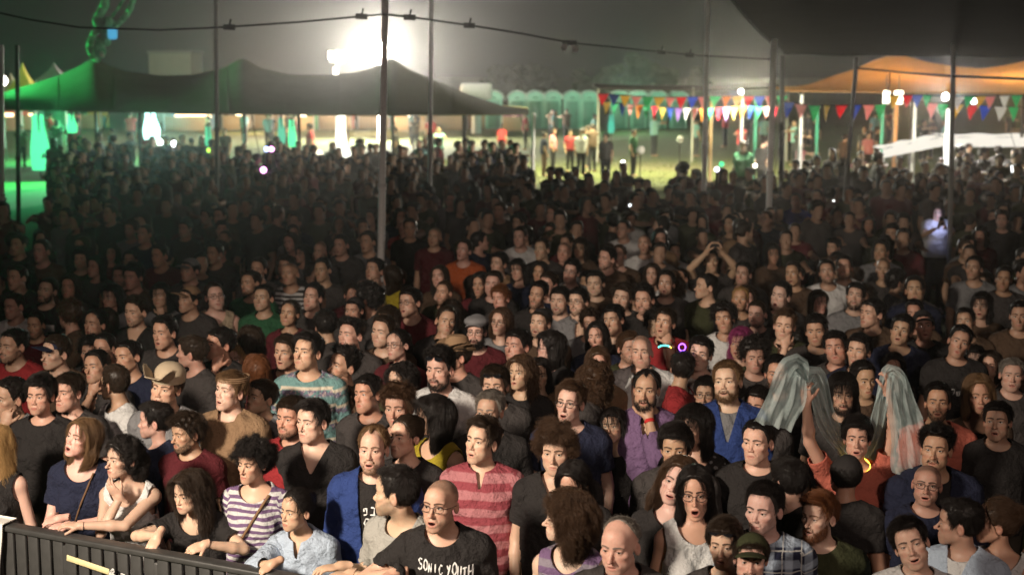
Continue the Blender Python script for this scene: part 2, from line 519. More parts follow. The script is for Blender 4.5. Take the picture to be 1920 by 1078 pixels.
def build_body(w, hh=.0042, bh=.014, handh=.0046, hands=(0, 1)):
    """one continuous skin surface: fine head, coarser trunk, fine hands, cut and joined on shared planes"""
    def upper(P):
        return smin(torso_sdf(w, P), neck_sdf(w, P), .035)
    def arms(P, d):
        for k in (0, 1): d = smin(d, arm_sdf(w, P, k), .025)
        return d
    def headfn(H):
        P = w.fromhead(H)
        return smin(head_sdf(w, H), upper(P), .016)
    ZC = -.150
    Ph, Qh = extract(headfn, (-.1, -.145, -.19), (.1, .13, .13), hh)
    Th = tris_of(Qh)
    Ph, Th = clip(Ph, Th, Ph[:, 2]-ZC)
    Pw = np.stack(w.fromhead([Ph[:, 0], Ph[:, 1], Ph[:, 2]]), 1)
    hp = np.stack(w.canon([Ph[:, 0], Ph[:, 1], Ph[:, 2]]), 1)
    parts = [(Pw, Th, hp)]
    def bodyfn(P):
        H = w.tohead(P)
        d = smin(upper(P), ell(H, (0, -.0, -.05), (.055, .07, .06)), .016)
        d = arms(P, d)
        return smin(d, leg_sdf(P, 0, True, w.crouch), .03)
    xs = [w.S0, w.E0, w.W0, w.S1, w.E1, w.W1]
    lo = np.minimum(np.min(xs, 0)-.07, (-.27, -.2, -.01)); hi = np.maximum(np.max(xs, 0)+.07, (.27, .2, 1.62))
    Pb, Qb = extract(bodyfn, lo, hi, bh)
    Tb = tris_of(Qb)
    H = w.tohead([Pb[:, 0], Pb[:, 1], Pb[:, 2]])
    far = np.sqrt(H[0]**2+H[1]**2) > .16
    Pb, Tb = clip(Pb, Tb, np.where(far, .05, ZC-H[2]))
    for k in (0, 1):
        W = getattr(w, 'W%d' % k); E = getattr(w, 'E%d' % k); ax = unit(W-E)
        t = (Pb-W)@ax; near = np.linalg.norm(Pb-(W), axis=1) < .12
        if k in hands:
            Pb, Tb = clip(Pb, Tb, np.where(near, -(t+.012), .05))
    parts.append((Pb, Tb, np.tile(V3((0, .3, -.6)), (len(Pb), 1))))
    for k in hands:
        W = getattr(w, 'W%d' % k); E = getattr(w, 'E%d' % k); ax = unit(W-E); hd = getattr(w, 'H%d' % k)[0]
        c = W+hd*.08
        fn = lambda P, k=k: smin(hand_sdf(w, P, k), arm_sdf(w, P, k), .018)
        Pq, Qq = extract(fn, c-.125, c+.125, handh)
        Tq = tris_of(Qq)
        Pq, Tq = clip(Pq, Tq, (Pq-W)@ax+.012)
        if len(Pq):
            parts.append((Pq, Tq, np.tile(V3((0, .3, -.8)), (len(Pq), 1))))
    n = 0; PP, TT, HH = [], [], []
    for P, T, h in parts:
        PP.append(P); TT.append(T+n); HH.append(h); n += len(P)
    return np.concatenate(PP), np.concatenate(TT), np.concatenate(HH)

# ------------------------------------------------------------------ clothes
def build_top(w, kind='tee', h=.012, loose=.014, sleeve=.62, fold=.011, seed=0, hemz=.9, o_extra=0.0):
    o = loose+o_extra
    armk = (0, 1) if kind not in ('tank', 'strap') else ()
    def fn(P):
        d = torso_sdf(w, P, o)
        x, y, z = w.itor(P)
        if kind not in ('tank', 'strap'):          # falls straight from the chest
            d = smin(d, ell([x, y, z], (0, 0, 1.08), (.158+o+.03*w.fat, .108+o+.03*w.fat, .34)), .05)
        for k in armk: d = smin(d, arm_sdf(w, P, k, o*.9), .03)
        n1 = vnoise([x+.25*z, y, z*.5], 12, seed); n2 = 1-2*np.abs(vnoise([x+.45*z, y, z*.8-.3*x], 19, seed+3))
        return d - fold*(.75+.45*n1+.45*n2)
    xs = [w.S0, w.S1]+([w.E0, w.W0, w.E1, w.W1] if armk else [])
    lo = np.minimum(np.min(xs, 0)-.1, (-.3, -.24, .8)); hi = np.maximum(np.max(xs, 0)+.1, (.3, .24, 1.60))
    t = w.tor((0, 0, 1.5)); lo[1] = min(lo[1], t[1]-.2); 
    P, Q = extract(fn, lo, hi, h, newton=1)
    T = tris_of(Q)
    x, y, z = w.itor([P[:, 0], P[:, 1], P[:, 2]])
    # which vertices belong to a sleeve
    if armk:
        for k in armk:
            S, E, W = (getattr(w, n+str(k)) for n in 'SEW')
            PP = [P[:, 0], P[:, 1], P[:, 2]]
            da = arm_sdf(w, PP, k, o); dt = torso_sdf(w, PP, o)
            La = float(np.linalg.norm(E-S)); Lf = float(np.linalg.norm(W-E))
            t1 = armt(PP, S, E); t2 = armt(PP, E, W)
            d1 = cap(PP, S, E, .05); d2 = cap(PP, E, W, .05)
            if sleeve <= 1:
                g = sleeve*La-t1
                on = (da < dt-.004) & ((t1 > 0.06))
                f = np.where(on, np.where(d2 < d1, np.minimum(g, -.004), g), .06)
            else:
                g = (sleeve-1)*Lf-t2
                f = np.where((da < dt-.004) & (d2 < d1+.03) & (t2 > 0), g, .06)
            f = np.where(np.abs(f) > .06, np.sign(f)*.06, f)
            P, T = clip(P, T, f); x, y, z = w.itor([P[:, 0], P[:, 1], P[:, 2]])
    def cutf(fun):
        nonlocal P, T, x, y, z
        P, T = clip(P, T, fun(x, y, z)); x, y, z = w.itor([P[:, 0], P[:, 1], P[:, 2]])
    cutf(lambda x, y, z: z-hemz)
    if kind == 'tee': cutf(lambda x, y, z: ell([x, y, z], (0, -.012, 1.505), (.088, .11, .066)))
    elif kind == 'scoop': cutf(lambda x, y, z: ell([x, y, z], (0, -.04, 1.50), (.105, .14, .105)))
    elif kind == 'vneck': cutf(lambda x, y, z: np.minimum(ell([x, y, z], (0, -.0, 1.51), (.09, .10, .06)),
                              np.where(y < 0, (np.abs(x)*1.9-(z-1.335))*.5, .05)))
    elif kind == 'jacket': cutf(lambda x, y, z: np.minimum(ell([x, y, z], (0, .0, 1.515), (.085, .09, .06)),
                              np.where(y < 0.02, np.abs(x)-(.035+.10*np.clip(z-1.05, 0, 1)), .05)))
    elif kind == 'shirt': cutf(lambda x, y, z: np.minimum(ell([x, y, z], (0, .0, 1.515), (.08, .088, .058)),
                              np.where(y < 0.02, np.abs(x)-.28*np.clip(z-1.27, 0, 1), .05)))
    elif kind == 'polo': cutf(lambda x, y, z: np.minimum(ell([x, y, z], (0, .0, 1.515), (.08, .088, .058)),
                              np.where(y < 0.02, np.abs(x)-.22*np.clip(z-1.365, 0, 1), .05)))
    elif kind in ('tank', 'strap'):
        hx, hz = (.098, .135) if kind == 'tank' else (.118, .165)
        cutf(lambda x, y, z: ell([x, y, z], (0, -.03, 1.515), (hx, .15, hz)))
        cutf(lambda x, y, z: ell([x, y, z], (0, .09, 1.52), (hx*.9, .12, hz*.8)))
        cutf(lambda x, y, z: ell([np.abs(x), y, z], (.205, .01, 1.37), (.078 if kind == 'tank' else .092, .12, .115)))
    P, T = rim(P, T, .007)
    x, y, z = w.itor([P[:, 0], P[:, 1], P[:, 2]])
    # pattern coordinates: on sleeves measure along the arm
    zz = z.copy()
    for k in armk:
        S, E, W = (getattr(w, n+str(k)) for n in 'SEW')
        PP = [P[:, 0], P[:, 1], P[:, 2]]
        on = arm_sdf(w, PP, k, o) < torso_sdf(w, PP, o)
        zz = np.where(on, 1.40-armt(PP, S, E), zz)
    return P, T, np.stack([x, y, zz], 1)

def build_collar(w, open_=.25, hgt=.034, drop=.045, spread=.03):
    """stand and folded leaf round the neck, open in front"""
    n = 26; rows = []
    for i in range(n+1):
        u = -1+2*i/n; phi = math.pi*u*(1-open_*.35)
        s, c = math.sin(phi), math.cos(phi)
        fr = abs(u)**2
        rx, ry = .074, .078
        base = (rx*s, .018+ry*c, 1.462+.012*c-.035*fr*(1+open_))
        top = (rx*.9*s, .016+ry*.88*c, base[2]+hgt*(1-.5*fr))
        fold = (rx*1.12*s, .018+ry*1.14*c, top[2]-.010)
        tip = (rx*1.42*s*(1+.2*fr), .018+ry*(1.38+.12*fr)*c-.012*fr, base[2]-drop*(.35+.9*fr))
        rows.append([w.tor(p) for p in (base, top, fold, tip)])
    P = np.array(rows, F32).reshape(-1, 3); T = []
    for i in range(n):
        for j in range(3):
            a = i*4+j; b = a+4
            T += [(a, a+1, b+1), (a, b+1, b)]
    return P, np.array(T)

def build_trousers(h=.016, o=.012, cutz=.06, c=0.0):
    P, Q = extract(lambda P: smin(leg_sdf(P, o, False, c), ell(P, (0, 0, .95), (.172+o, .124+o, .12)), .04)-.005*vnoise(P, 12),
                   (-.26, -.2, 0), (.26, .2, 1.1), h, 1)
    T = tris_of(Q); P, T = clip(P, T, P[:, 2]-cutz-c); P, T = clip(P, T, 1.0-P[:, 2])
    return P, T

# ------------------------------------------------------------------ hair
HL = {  # hairline height over the angle from the front (0) to the back (180)
    'm':    ((0, 25, 45, 60, 75, 90, 105, 120, 150, 180), (.084, .084, .074, .036, -.010, .022, .024, -.035, -.075, -.085)),
    'low':  ((0, 25, 45, 60, 75, 90, 105, 120, 150, 180), (.072, .070, .058, .020, -.018, .014, .020, -.040, -.085, -.095)),
    'rec':  ((0, 20, 40, 60, 75, 90, 105, 120, 150, 180), (.088, .106, .104, .052, -.003, .022, .024, -.035, -.075, -.085)),
    'bald': ((0, 40, 70, 85, 100, 115, 150, 180), (.20, .20, .20, .08, .045, .03, .03, .03)),
    'slick': ((0, 15, 35, 55, 75, 95, 110, 130, 180), (.094, .094, .080, .045, -.005, .01, -.03, -.07, -.085)),
    'f':    ((0, 15, 35, 55, 75, 95, 110, 130, 180), (.082, .082, .066, .030, -.06, -.09, -.1, -.11, -.12)),
}
def hairline(kind, x, y):
    a = np.degrees(np.arctan2(np.abs(x), -(y+.0)))
    return np.interp(a, *HL[kind]).astype(F32)

def hair_fn(w, st):
    """signed distance of the hair mass in head coordinates"""
    kind = st.get('line', 'm'); T = st.get('top', .02); S = st.get('side', .012); B = st.get('back', S*1.2); Fq = st.get('front', T)
    lump = st.get('lump', .15); ls = st.get('ls', 40); seed = st.get('seed', 0)
    fall = st.get('fall', 0); fallw = st.get('fallw', .024); fwd = st.get('fwd', 0.0)
    def fn(H):
        c = w.canon(H); x, y, z = c
        d0 = skull_sdf(w, H)
        r = np.sqrt(x*x+y*y)+1e-5
        upn = sstep(.03, .105, z)
        ffr = np.clip(-y/r, 0, 1)*sstep(.0, .05, -y); bk = np.clip(y/r, 0, 1)
        t = (S+(B-S)*bk)*(1-upn)+T*upn
        t = t+(Fq-T)*ffr*sstep(.04, .09, z)
        hl = hairline(kind, x, y)
        t = t*sstep(-.004, .022, z-hl)-.006*(1-sstep(-.008, .006, z-hl))
        nz = vnoise([x, y, z], ls, seed)
        t = t*(1+lump*nz*1.6)
        d = d0-t
        if fall:
            ax = np.abs(x); Q = [ax, y, z]
            zb = -fall
            g = ell(Q, (0, .050, zb*.45-.0), (.088, .055+fallw*.4, .10+fall*.55))
            g = smin(g, cap(Q, (.066, .020, .0), (.078, .03-fwd, zb*.55), fallw, fallw*1.2), .03)
            g = smin(g, cap(Q, (.078, .03-fwd, zb*.55), (.080, .025-fwd*1.3, zb), fallw*1.2, fallw*.8), .03)
            # keep the face and the front of the neck free
            hole = ell(Q, (0, -.085, -.045), (.066, .085, .115))
            g = smax(g, -hole, .02)
            g = smax(g, -cap([x, y, z], (0, -.062, -.10), (0, -.068, -.5), .100), .015)
            g = g-lump*.02*vnoise([x*1.6, y*1.6, z*.6], ls, seed+4)
            d = smin(d, g, .02)
        for (cx, cy, cz, rr) in st.get('balls', ()):
            d = smin(d, sph([x, y, z], (cx, cy, cz), rr)-lump*.012*nz, .012)
        return d
    return fn

def build_hair(w, st, h=.006):
    fn = hair_fn(w, st)
    fall = st.get('fall', 0)
    e = max(st.get('top', .02), st.get('side', .01), st.get('back', 0))+.02
    lo = [-.1-e, -.12-e, -.14-e*.3]; hi = [.1+e, .13+e, .135+e]
    if fall: lo = [-.13-e, -.14, -fall-.1]; hi[1] = .19
    for (cx, cy, cz, rr) in st.get('balls', ()):
        lo = np.minimum(lo, (cx-rr-.02, cy-rr-.02, cz-rr-.02)); hi = np.maximum(hi, (cx+rr+.02, cy+rr+.02, cz+rr+.02))
    P, Q = extract(fn, lo, hi, h, 1)
    T = tris_of(Q)
    # drop what lies under the skin
    d = skull_sdf(w, [P[:, 0], P[:, 1], P[:, 2]])
    k = (d[T] > -.0035).any(1)
    P, T = compact(P, T[k])
    return P, T

def build_strands(w, st, P, T, n, rng, rad=.0006):
    """hair strands growing along the surface of the hair mass (head coordinates)"""
    if len(T) == 0: return None
    d = skull_sdf(w, [P[:, 0], P[:, 1], P[:, 2]])
    tri = P[T]; fn_ = np.cross(tri[:, 1]-tri[:, 0], tri[:, 2]-tri[:, 0]); ar = np.linalg.norm(fn_, axis=1)
    ar = ar*(d[T].mean(1) > .0008)
    if ar.sum() <= 0: return None
    pk = rng.choice(len(T), n, p=ar/ar.sum())
    u = rng.rand(n, 2); u = np.where(u.sum(1, keepdims=True) > 1, 1-u, u)
    t = tri[pk]
    p = t[:, 0]+(t[:, 1]-t[:, 0])*u[:, :1]+(t[:, 2]-t[:, 0])*u[:, 1:]
    N = fn_[pk]/np.linalg.norm(fn_[pk], axis=1)[:, None]
    L = st.get('len', .03)*(.45+1.1*rng.rand(n)).astype(F32)
    comb = st.get('comb', 'whorl'); lift = st.get('lift', .25); wav = st.get('wave', 0.0); frizz = st.get('frizz', .25)
    K = st.get('pts', 6); fall = st.get('fall', 0)
    q = p-N*.004
    if comb == 'whorl': D = p-V3((.0, .07, .115))
    elif comb == 'side': D = p-V3((.055, .03, .125)); D[:, 0] -= .05
    elif comb == 'back': D = p-V3((0, -.11, .09)); D[:, 1] += .05
    elif comb == 'part': D = np.stack([np.sign(p[:, 0]+.012)*.8, -p[:, 1]*3+rng.randn(n)*.35, -np.abs(p[:, 0])*9-.15], 1)
    elif comb == 'up': D = N*1.0+V3((0, -.25, .55))
    elif comb == 'knot': D = V3(st['balls'][0][:3])-p
    else: D = rng.randn(n, 3)
    D = D/np.maximum(np.linalg.norm(D, axis=1), 1e-6)[:, None]
    if fall:
        low = sstep(.07, -.01, p[:, 2])[:, None]
        D = D*(1-low)+V3((0, 0, -1))*low
    D = D-N*(D*N).sum(1)[:, None]
    D = D/np.maximum(np.linalg.norm(D, axis=1), 1e-6)[:, None]
    cl = (vnoise([p[:, 0], p[:, 1], p[:, 2]], 60, 3)[:, None]*N*.5 + np.cross(N, D)*vnoise([p[:, 0], p[:, 1], p[:, 2]], 45, 9)[:, None]*1.2)
    stray = (rng.rand(n) < .07).astype(F32)[:, None]
    D = D+N*(lift+stray*.7)+cl*(.35+frizz)+rng.randn(n, 3)*frizz*.5
    D = D/np.linalg.norm(D, axis=1)[:, None]
    side = np.cross(D, N); side /= np.maximum(np.linalg.norm(side, axis=1), 1e-6)[:, None]
    ph = rng.rand(n)*6.28+vnoise([p[:, 0], p[:, 1], p[:, 2]], 30, 5)*4
    pts = np.zeros((n, K, 3), F32)
    cur = q.copy(); dirn = D.copy(); fn = hair_fn(w, st)
    puff = (st.get('puff', .004)*(.3+1.2*rng.rand(n))+stray[:, 0]*.012*rng.rand(n)).astype(F32); e = .003
    for j in range(K):
        s = j/(K-1)
        off = 0
        if j:
            X = [cur[:, 0], cur[:, 1], cur[:, 2]]
            d0 = fn(X)
            g = np.stack([fn([X[0]+e, X[1], X[2]])-d0, fn([X[0], X[1]+e, X[2]])-d0, fn([X[0], X[1], X[2]+e])-d0], 1)
            g /= np.maximum(np.linalg.norm(g, axis=1), 1e-6)[:, None]
            tgt = puff*min(1, s*1.6)
            mv = np.where(d0 < tgt, tgt-d0, -np.clip(d0-tgt-lift*L*s*1.2, 0, .02)*.6)
            cur = cur+g*np.clip(mv, -.02, .02)[:, None]
            dirn = dirn-g*np.minimum((dirn*g).sum(1), 0)[:, None]
        if wav: off = (side*np.cos(ph+s*L*st.get('wf', 260))[:, None]+N*np.sin(ph+s*L*st.get('wf', 260))[:, None])*wav*min(1, s*2.5)
        pts[:, j] = cur+off
        dirn = dirn+V3((0, 0, -1))*(.35 if fall else 0 if comb == 'knot' else .08)
        dirn /= np.linalg.norm(dirn, axis=1)[:, None]
        cur = cur+dirn*(L/(K-1))[:, None]
    # keep strands out of the head
    flat = pts.reshape(-1, 3)
    H = [flat[:, 0], flat[:, 1], flat[:, 2]]
    dd = skull_sdf(w, H)
    bad = dd < .001
    if bad.any():
        c = flat-V3((0, 0, .0)); c[:, 2] *= .6
        c /= np.maximum(np.linalg.norm(c, axis=1), 1e-6)[:, None]
        flat = flat+c*np.clip(.002-dd, 0, .03)[:, None]
    return flat.reshape(n, K, 3)

def curves_data(name, pts, r0, r1, mat):
    n, K = pts.shape[:2]
    cu = bpy.data.hair_curves.new(name)
    cu.add_curves([K]*n)
    cu.attributes['position'].data.foreach_set('vector', np.ascontiguousarray(pts, F32).ravel())
    a = cu.attributes.get('radius') or cu.attributes.new('radius', 'FLOAT', 'POINT')
    a.data.foreach_set('value', np.tile(np.linspace(r0, r1, K).astype(F32), n))
    cu.materials.append(mat)
    return cu

def build_beard(w, n, rng, length=.012, kind='full'):
    """whiskers on jaw, chin and lip; returns strands in head coordinates"""
    m = n*9
    a = rng.uniform(-1, 1, m)*R(88); z = rng.uniform(-.135, -.012, m)
    x = np.sin(a); y = -np.cos(a)
    o = V3((0, -.01, 0))
    t = np.full(m, .16, F32)
    for _ in range(9):
        P = [o[0]+x*t, o[1]+y*t, z]
        t = t-np.clip(skull_sdf(w, P), -.03, .03)*.95
    P = np.stack([o[0]+x*t, o[1]+y*t, z], 1).astype(F32)
    cx, cy, cz = w.canon([P[:, 0], P[:, 1], P[:, 2]])
    d = beard_mask(np.abs(cx), cy, cz, w.open, kind)
    k = (d > rng.rand(m)*.9+.05) & (np.abs(skull_sdf(w, [P[:, 0], P[:, 1], P[:, 2]])) < .004)
    P = P[k][:n]
    e = .002
    g = np.stack([skull_sdf(w, [P[:, 0]+(e if i == 0 else 0), P[:, 1]+(e if i == 1 else 0), P[:, 2]+(e if i == 2 else 0)]) for i in range(3)], 1)
    N = g-skull_sdf(w, [P[:, 0], P[:, 1], P[:, 2]])[:, None]; N /= np.linalg.norm(N, axis=1)[:, None]
    D = N*.7+V3((0, -.1, -.75))+rng.randn(len(P), 3)*.28
    D /= np.linalg.norm(D, axis=1)[:, None]
    L = length*(.6+.7*rng.rand(len(P)))
    return np.stack([P-N*.002+D*(L*s)[:, None]-V3((0, 0, 1))*(L*s*s*.25)[:, None] for s in (0, .33, .66, 1)], 1).astype(F32)

def beard_mask(ax, y, z, op, kind):
    jaw = sstep(-.035, -.055, z-.55*np.clip(y+.02, -.1, .1)*0+np.clip(-y-.035, 0, .05)*-.25)
    # cheek line runs from the ear (z -.02) down to the mouth corner (z -.055)
    fr = np.clip((-y-.0)/.075, 0, 1)
    line = -.018-.045*fr**1.6
    jaw = sstep(line+.003, line-.010, z)*sstep(.045, .0, y)
    mouth = np.sqrt((ax/.028)**2+((z+.0725+.008*op)/(.0125+.009*op))**2)
    free = sstep(.9, 1.12, mouth)
    must = sstep(.034, .024, ax)*sstep(-.047, -.051, z)*sstep(-.069, -.063, z)*sstep(-.06, -.075, y)
    gap = sstep(.008, .016, np.abs(ax-.027)+np.abs(z+.088)*.5)
    if kind == 'moustache': return must*free
    if kind == 'goatee':
        ch = sstep(.034, .022, ax)*sstep(-.080, -.088, z)
        return np.maximum(must, ch)*free
    return np.maximum(jaw*free*.98, must*free)
# ------------------------------------------------------------------ materials of people
def skin_material():
    t = Nt('skin')
    hp = t.attr('hp').outputs['Vector']; x, y, z = t.xyz(hp)
    ax = t.m('ABSOLUTE', x)
    ob = lambda n: t.attr(n, 'OBJECT')
    base = ob('skin').outputs['Color']; hairc = ob('brow').outputs['Color']
    opn = ob('mouth').outputs['Fac']; stub = ob('stubble').outputs['Fac']; buzz = ob('buzz').outputs['Fac']; makeup = ob('lipcol').outputs['Fac']
    nz = t.noise(hp, 55, 4, .6); nf = t.noise(hp, 420, 2, .6)
    face = t.ss(.04, -.03, y)
    # blotches, flushed cheeks, nose and ears
    col = t.mix(t.mul(t.ss(.35, .7, nz), .55), base, t.mix(.5, base, (.50, .20, .14)))
    ck = t.m('SQRT', t.add(t.m('POWER', t.mul(t.sub(ax, .040), 38), 2), t.m('POWER', t.mul(t.add(z, .036), 42), 2)))
    col = t.mix(t.mul(t.mul(t.ss(1.1, .2, ck), face), .22), col, (.60, .19, .14))
    nt = t.m('SQRT', t.add(t.m('POWER', t.mul(ax, 60), 2), t.m('POWER', t.mul(t.add(z, .036), 60), 2)))
    col = t.mix(t.mul(t.mul(t.ss(1.1, .2, nt), face), .2), col, (.55, .17, .12))
    ear = t.mul(t.ss(.070, .080, ax), t.ss(-.06, -.03, z))
    col = t.mix(t.mul(ear, .3), col, (.55, .17, .13))
    # stubble and shaved scalp
    fr = t.m('POWER', t.m('MAXIMUM', t.m('MINIMUM', t.mul(y, -13.3), 1), 0), 1.6)
    line = t.sub(-.018, t.mul(fr, .045))
    jaw = t.mul(t.ss(.006, -.012, t.sub(z, line)), t.mul(t.ss(.05, 0, y), t.ss(-.16, -.12, z)))
    mz = t.m('DIVIDE', t.add(t.add(z, .0725), t.mul(opn, .008)), t.add(.0115, t.mul(opn, .009)))
    mr = t.m('SQRT', t.add(t.m('POWER', t.mul(ax, 38), 2), t.m('POWER', mz, 2)))
    must = t.mul(t.mul(t.ss(.036, .026, ax), t.ss(-.046, -.052, z)), t.mul(t.ss(-.071, -.064, z), t.ss(-.06, -.075, y)))
    bm = t.mul(t.m('MAXIMUM', jaw, must), t.ss(.92, 1.1, mr))
    dots = t.ss(.38, .62, nf)
    bm = t.mul(t.mul(bm, stub), t.add(.45, t.mul(dots, .55)))
    col = t.mix(bm, col, t.mix(.35, hairc, base))
    bz = t.mul(t.ss(.045, .075, t.add(z, t.mul(y, .42))), t.ss(-.10, -.06, t.add(y, t.mul(z, -.15))))
    bz2 = t.m('MAXIMUM', bz, t.mul(t.ss(-.01, .02, y), t.ss(-.07, -.05, z)))
    bz2 = t.mul(bz2, t.m('SUBTRACT', 1, ear))
    col = t.mix(t.mul(t.mul(bz2, buzz), t.add(.55, t.mul(dots, .45))), col, t.mix(.25, hairc, base))
    # brows
    q = t.m('MAXIMUM', t.m('MINIMUM', t.m('DIVIDE', t.sub(ax, .013), .037), 1), 0)
    arch = t.add(.0206, t.sub(t.mul(q, .0160), t.mul(t.m('POWER', q, 2), .0158)))
    dxb = t.m('MAXIMUM', t.m('ABSOLUTE', t.sub(ax, .0315)), .0185)
    bd = t.m('DIVIDE', t.m('SQRT', t.add(t.m('POWER', t.sub(dxb, .0185), 2), t.m('POWER', t.sub(z, arch), 2))), t.sub(.0060, t.mul(q, .0024)))
    bn = t.noise(hp, 300, 2, .7)
    bmask = t.mul(t.ss(1.15, .55, t.add(bd, t.mul(t.sub(bn, .5), .9))), t.ss(-.045, -.055, y))
    col = t.mix(t.mul(bmask, .9), col, hairc)
    # lips
    lw = t.ss(1.0, .82, t.m('SQRT', t.add(t.m('POWER', t.mul(ax, 40.5), 2), t.m('POWER', t.m('DIVIDE', t.add(t.add(z, .0715), t.mul(opn, .0105)), t.add(.0108, t.mul(opn, .0125))), 2))))
    lips = t.mul(lw, t.ss(-.082, -.087, y))
    col = t.mix(t.mul(lips, t.add(.68, t.mul(makeup, .3))), col, t.mix(.25, (.36, .085, .075), base))
    # inside of the mouth, with the upper teeth
    deep = t.mul(t.mul(t.ss(1, .8, t.mul(ax, 45)), t.ss(-.0885, -.0855, y)), t.mul(t.ss(-.06, -.065, z), t.ss(-.105, -.098, z)))
    deep = t.mul(deep, t.m('GREATER_THAN', opn, .12)); deep = t.mul(deep, t.ss(-.05, -.056, y))
    col = t.mix(deep, col, (.10, .022, .02))
    # eyes
    ex = t.sub(ax, .0315); ez = t.sub(z, .0005); ey = t.add(y, .0755)
    er = t.m('SQRT', t.add(t.add(t.m('POWER', ex, 2), t.m('POWER', ez, 2)), t.m('POWER', ey, 2)))
    eye = t.mul(t.ss(.01335, .0130, er), t.m('LESS_THAN', y, -.078))
    g = ob('gaze').outputs['Vector']; gx, gy, gz = t.xyz(g)
    sx = t.m('SIGN', x)
    ir = t.m('SQRT', t.add(t.m('POWER', t.sub(t.sub(x, t.mul(sx, .0315)), gx), 2), t.m('POWER', t.sub(ez, gz), 2)))
    irc = ob('iris').outputs['Color']
    ecol = t.mix(t.ss(.0064, .0058, ir), (.62, .57, .53), irc)
    ecol = t.mix(t.ss(.0030, .0026, ir), ecol, (.005, .005, .006))
    # lashes along the edge of the lids
    up = t.m('ABSOLUTE', t.sub(t.sub(ez, t.mul(ex, .06)), t.sub(.0048, t.mul(t.m('POWER', ex, 2), 23))))
    lash = t.mul(t.mul(t.ss(.0024, .0011, up), t.m('LESS_THAN', y, -.074)), t.mul(t.ss(.0155, .0135, t.m('ABSOLUTE', ex)), t.ss(.0165, .0155, er)))
    col = t.mix(eye, col, ecol)
    col = t.mix(t.mul(lash, .85), col, (.02, .012, .009))
    rough = t.mixf(eye, t.add(.36, t.mul(nz, .24)), .06)
    bmp = t.bump(t.add(nf, t.mul(nz, 1.2)), .3, .002)
    b = t.bsdf(col, rough, bmp)
    b.inputs['Subsurface Weight'].default_value = .12; b.inputs['Subsurface Radius'].default_value = (1, .35, .2); b.inputs['Subsurface Scale'].default_value = .012
    b.inputs['Specular IOR Level'].default_value = .42
    return t.mat

def hair_material():
    t = Nt('hair')
    c = t.attr('hair', 'OBJECT').outputs['Color']
    nz = t.noise(t.pos(), 60, 3)
    h = t.n('ShaderNodeHairInfo').outputs['Random']
    vs_ = t.n('ShaderNodeVectorMath', operation='SCALE'); t.put(vs_.inputs[0], c); vs_.inputs['Scale'].default_value = 1.7
    c2 = t.mix(t.mul(t.add(nz, h), .5), t.mix(.5, c, (0, 0, 0)), vs_.outputs[0])
    b = t.bsdf(c2, .42, None); b.inputs['Specular IOR Level'].default_value = .22
    return t.mat

def cloth_material(name, pattern='plain'):
    t = Nt(name)
    ob = lambda n: t.attr(n, 'OBJECT').outputs['Color']
    c = ob('col'); c2 = ob('col2')
    tp = t.attr('tp').outputs['Vector']; x, y, z = t.xyz(tp)
    sc = t.attr('pscale', 'OBJECT').outputs['Fac']
    wob = t.mul(t.noise(tp, 9, 2), .02)
    zz = t.mul(t.add(z, wob), sc); xx = t.mul(t.add(x, wob), sc)
    def band(v, lo, hi, e=.05):
        f = t.m('FRACT', v)
        return t.mul(t.ss(lo-e, lo+e, f), t.ss(hi+e, hi-e, f))
    if pattern == 'stripes': col = t.mix(band(zz, .28, .78), c, c2)
    elif pattern == 'plaid':
        a = band(xx, .2, .62); b = band(zz, .2, .62); l = t.m('MAXIMUM', band(t.add(xx, .45), .46, .52, .02), band(t.add(zz, .45), .46, .52, .02))
        col = t.mix(t.mul(t.add(a, b), .5), c, c2); col = t.mix(t.mul(l, .7), col, (.75, .75, .72))
    elif pattern == 'print':
        v = t.noise(tp, 26, 3, .6); u = t.noise(tp, 41, 2, .6)
        col = t.mix(t.ss(.47, .53, v), c, c2); col = t.mix(t.ss(.56, .6, u), col, (.62, .42, .45))
        col = t.mix(t.mul(band(t.mul(z, 9), .3, .7, .1), .75), c, col); col = t.mix(band(t.add(t.mul(z, 9), .06), .72, .9, .05), col, (.75, .68, .55))
    elif pattern == 'dots':
        vo = t.n('ShaderNodeTexVoronoi'); t.put(vo.inputs['Vector'], tp); vo.inputs['Scale'].default_value = 28
        col = t.mix(t.ss(.34, .25, vo.outputs['Distance']), c, c2)
    else: col = c
    w = t.add(t.noise(tp, 14, 4, .6), t.mul(t.noise(tp, 5, 5, .7), .8)); f = t.noise(tp, 600, 2)
    col = t.mix(t.mul(w, .2), col, t.mix(.45, col, (0, 0, 0)))
    sv = t.n('ShaderNodeVectorMath', operation='SCALE'); t.put(sv.inputs[0], col); t.put(sv.inputs['Scale'], t.add(.82, t.mul(f, .36))); col = sv.outputs[0]
    b = t.bsdf(col, .82, t.bump(t.add(w, t.mul(f, .08)), .9, .05))
    b.inputs['Specular IOR Level'].default_value = .25
    return t.mat
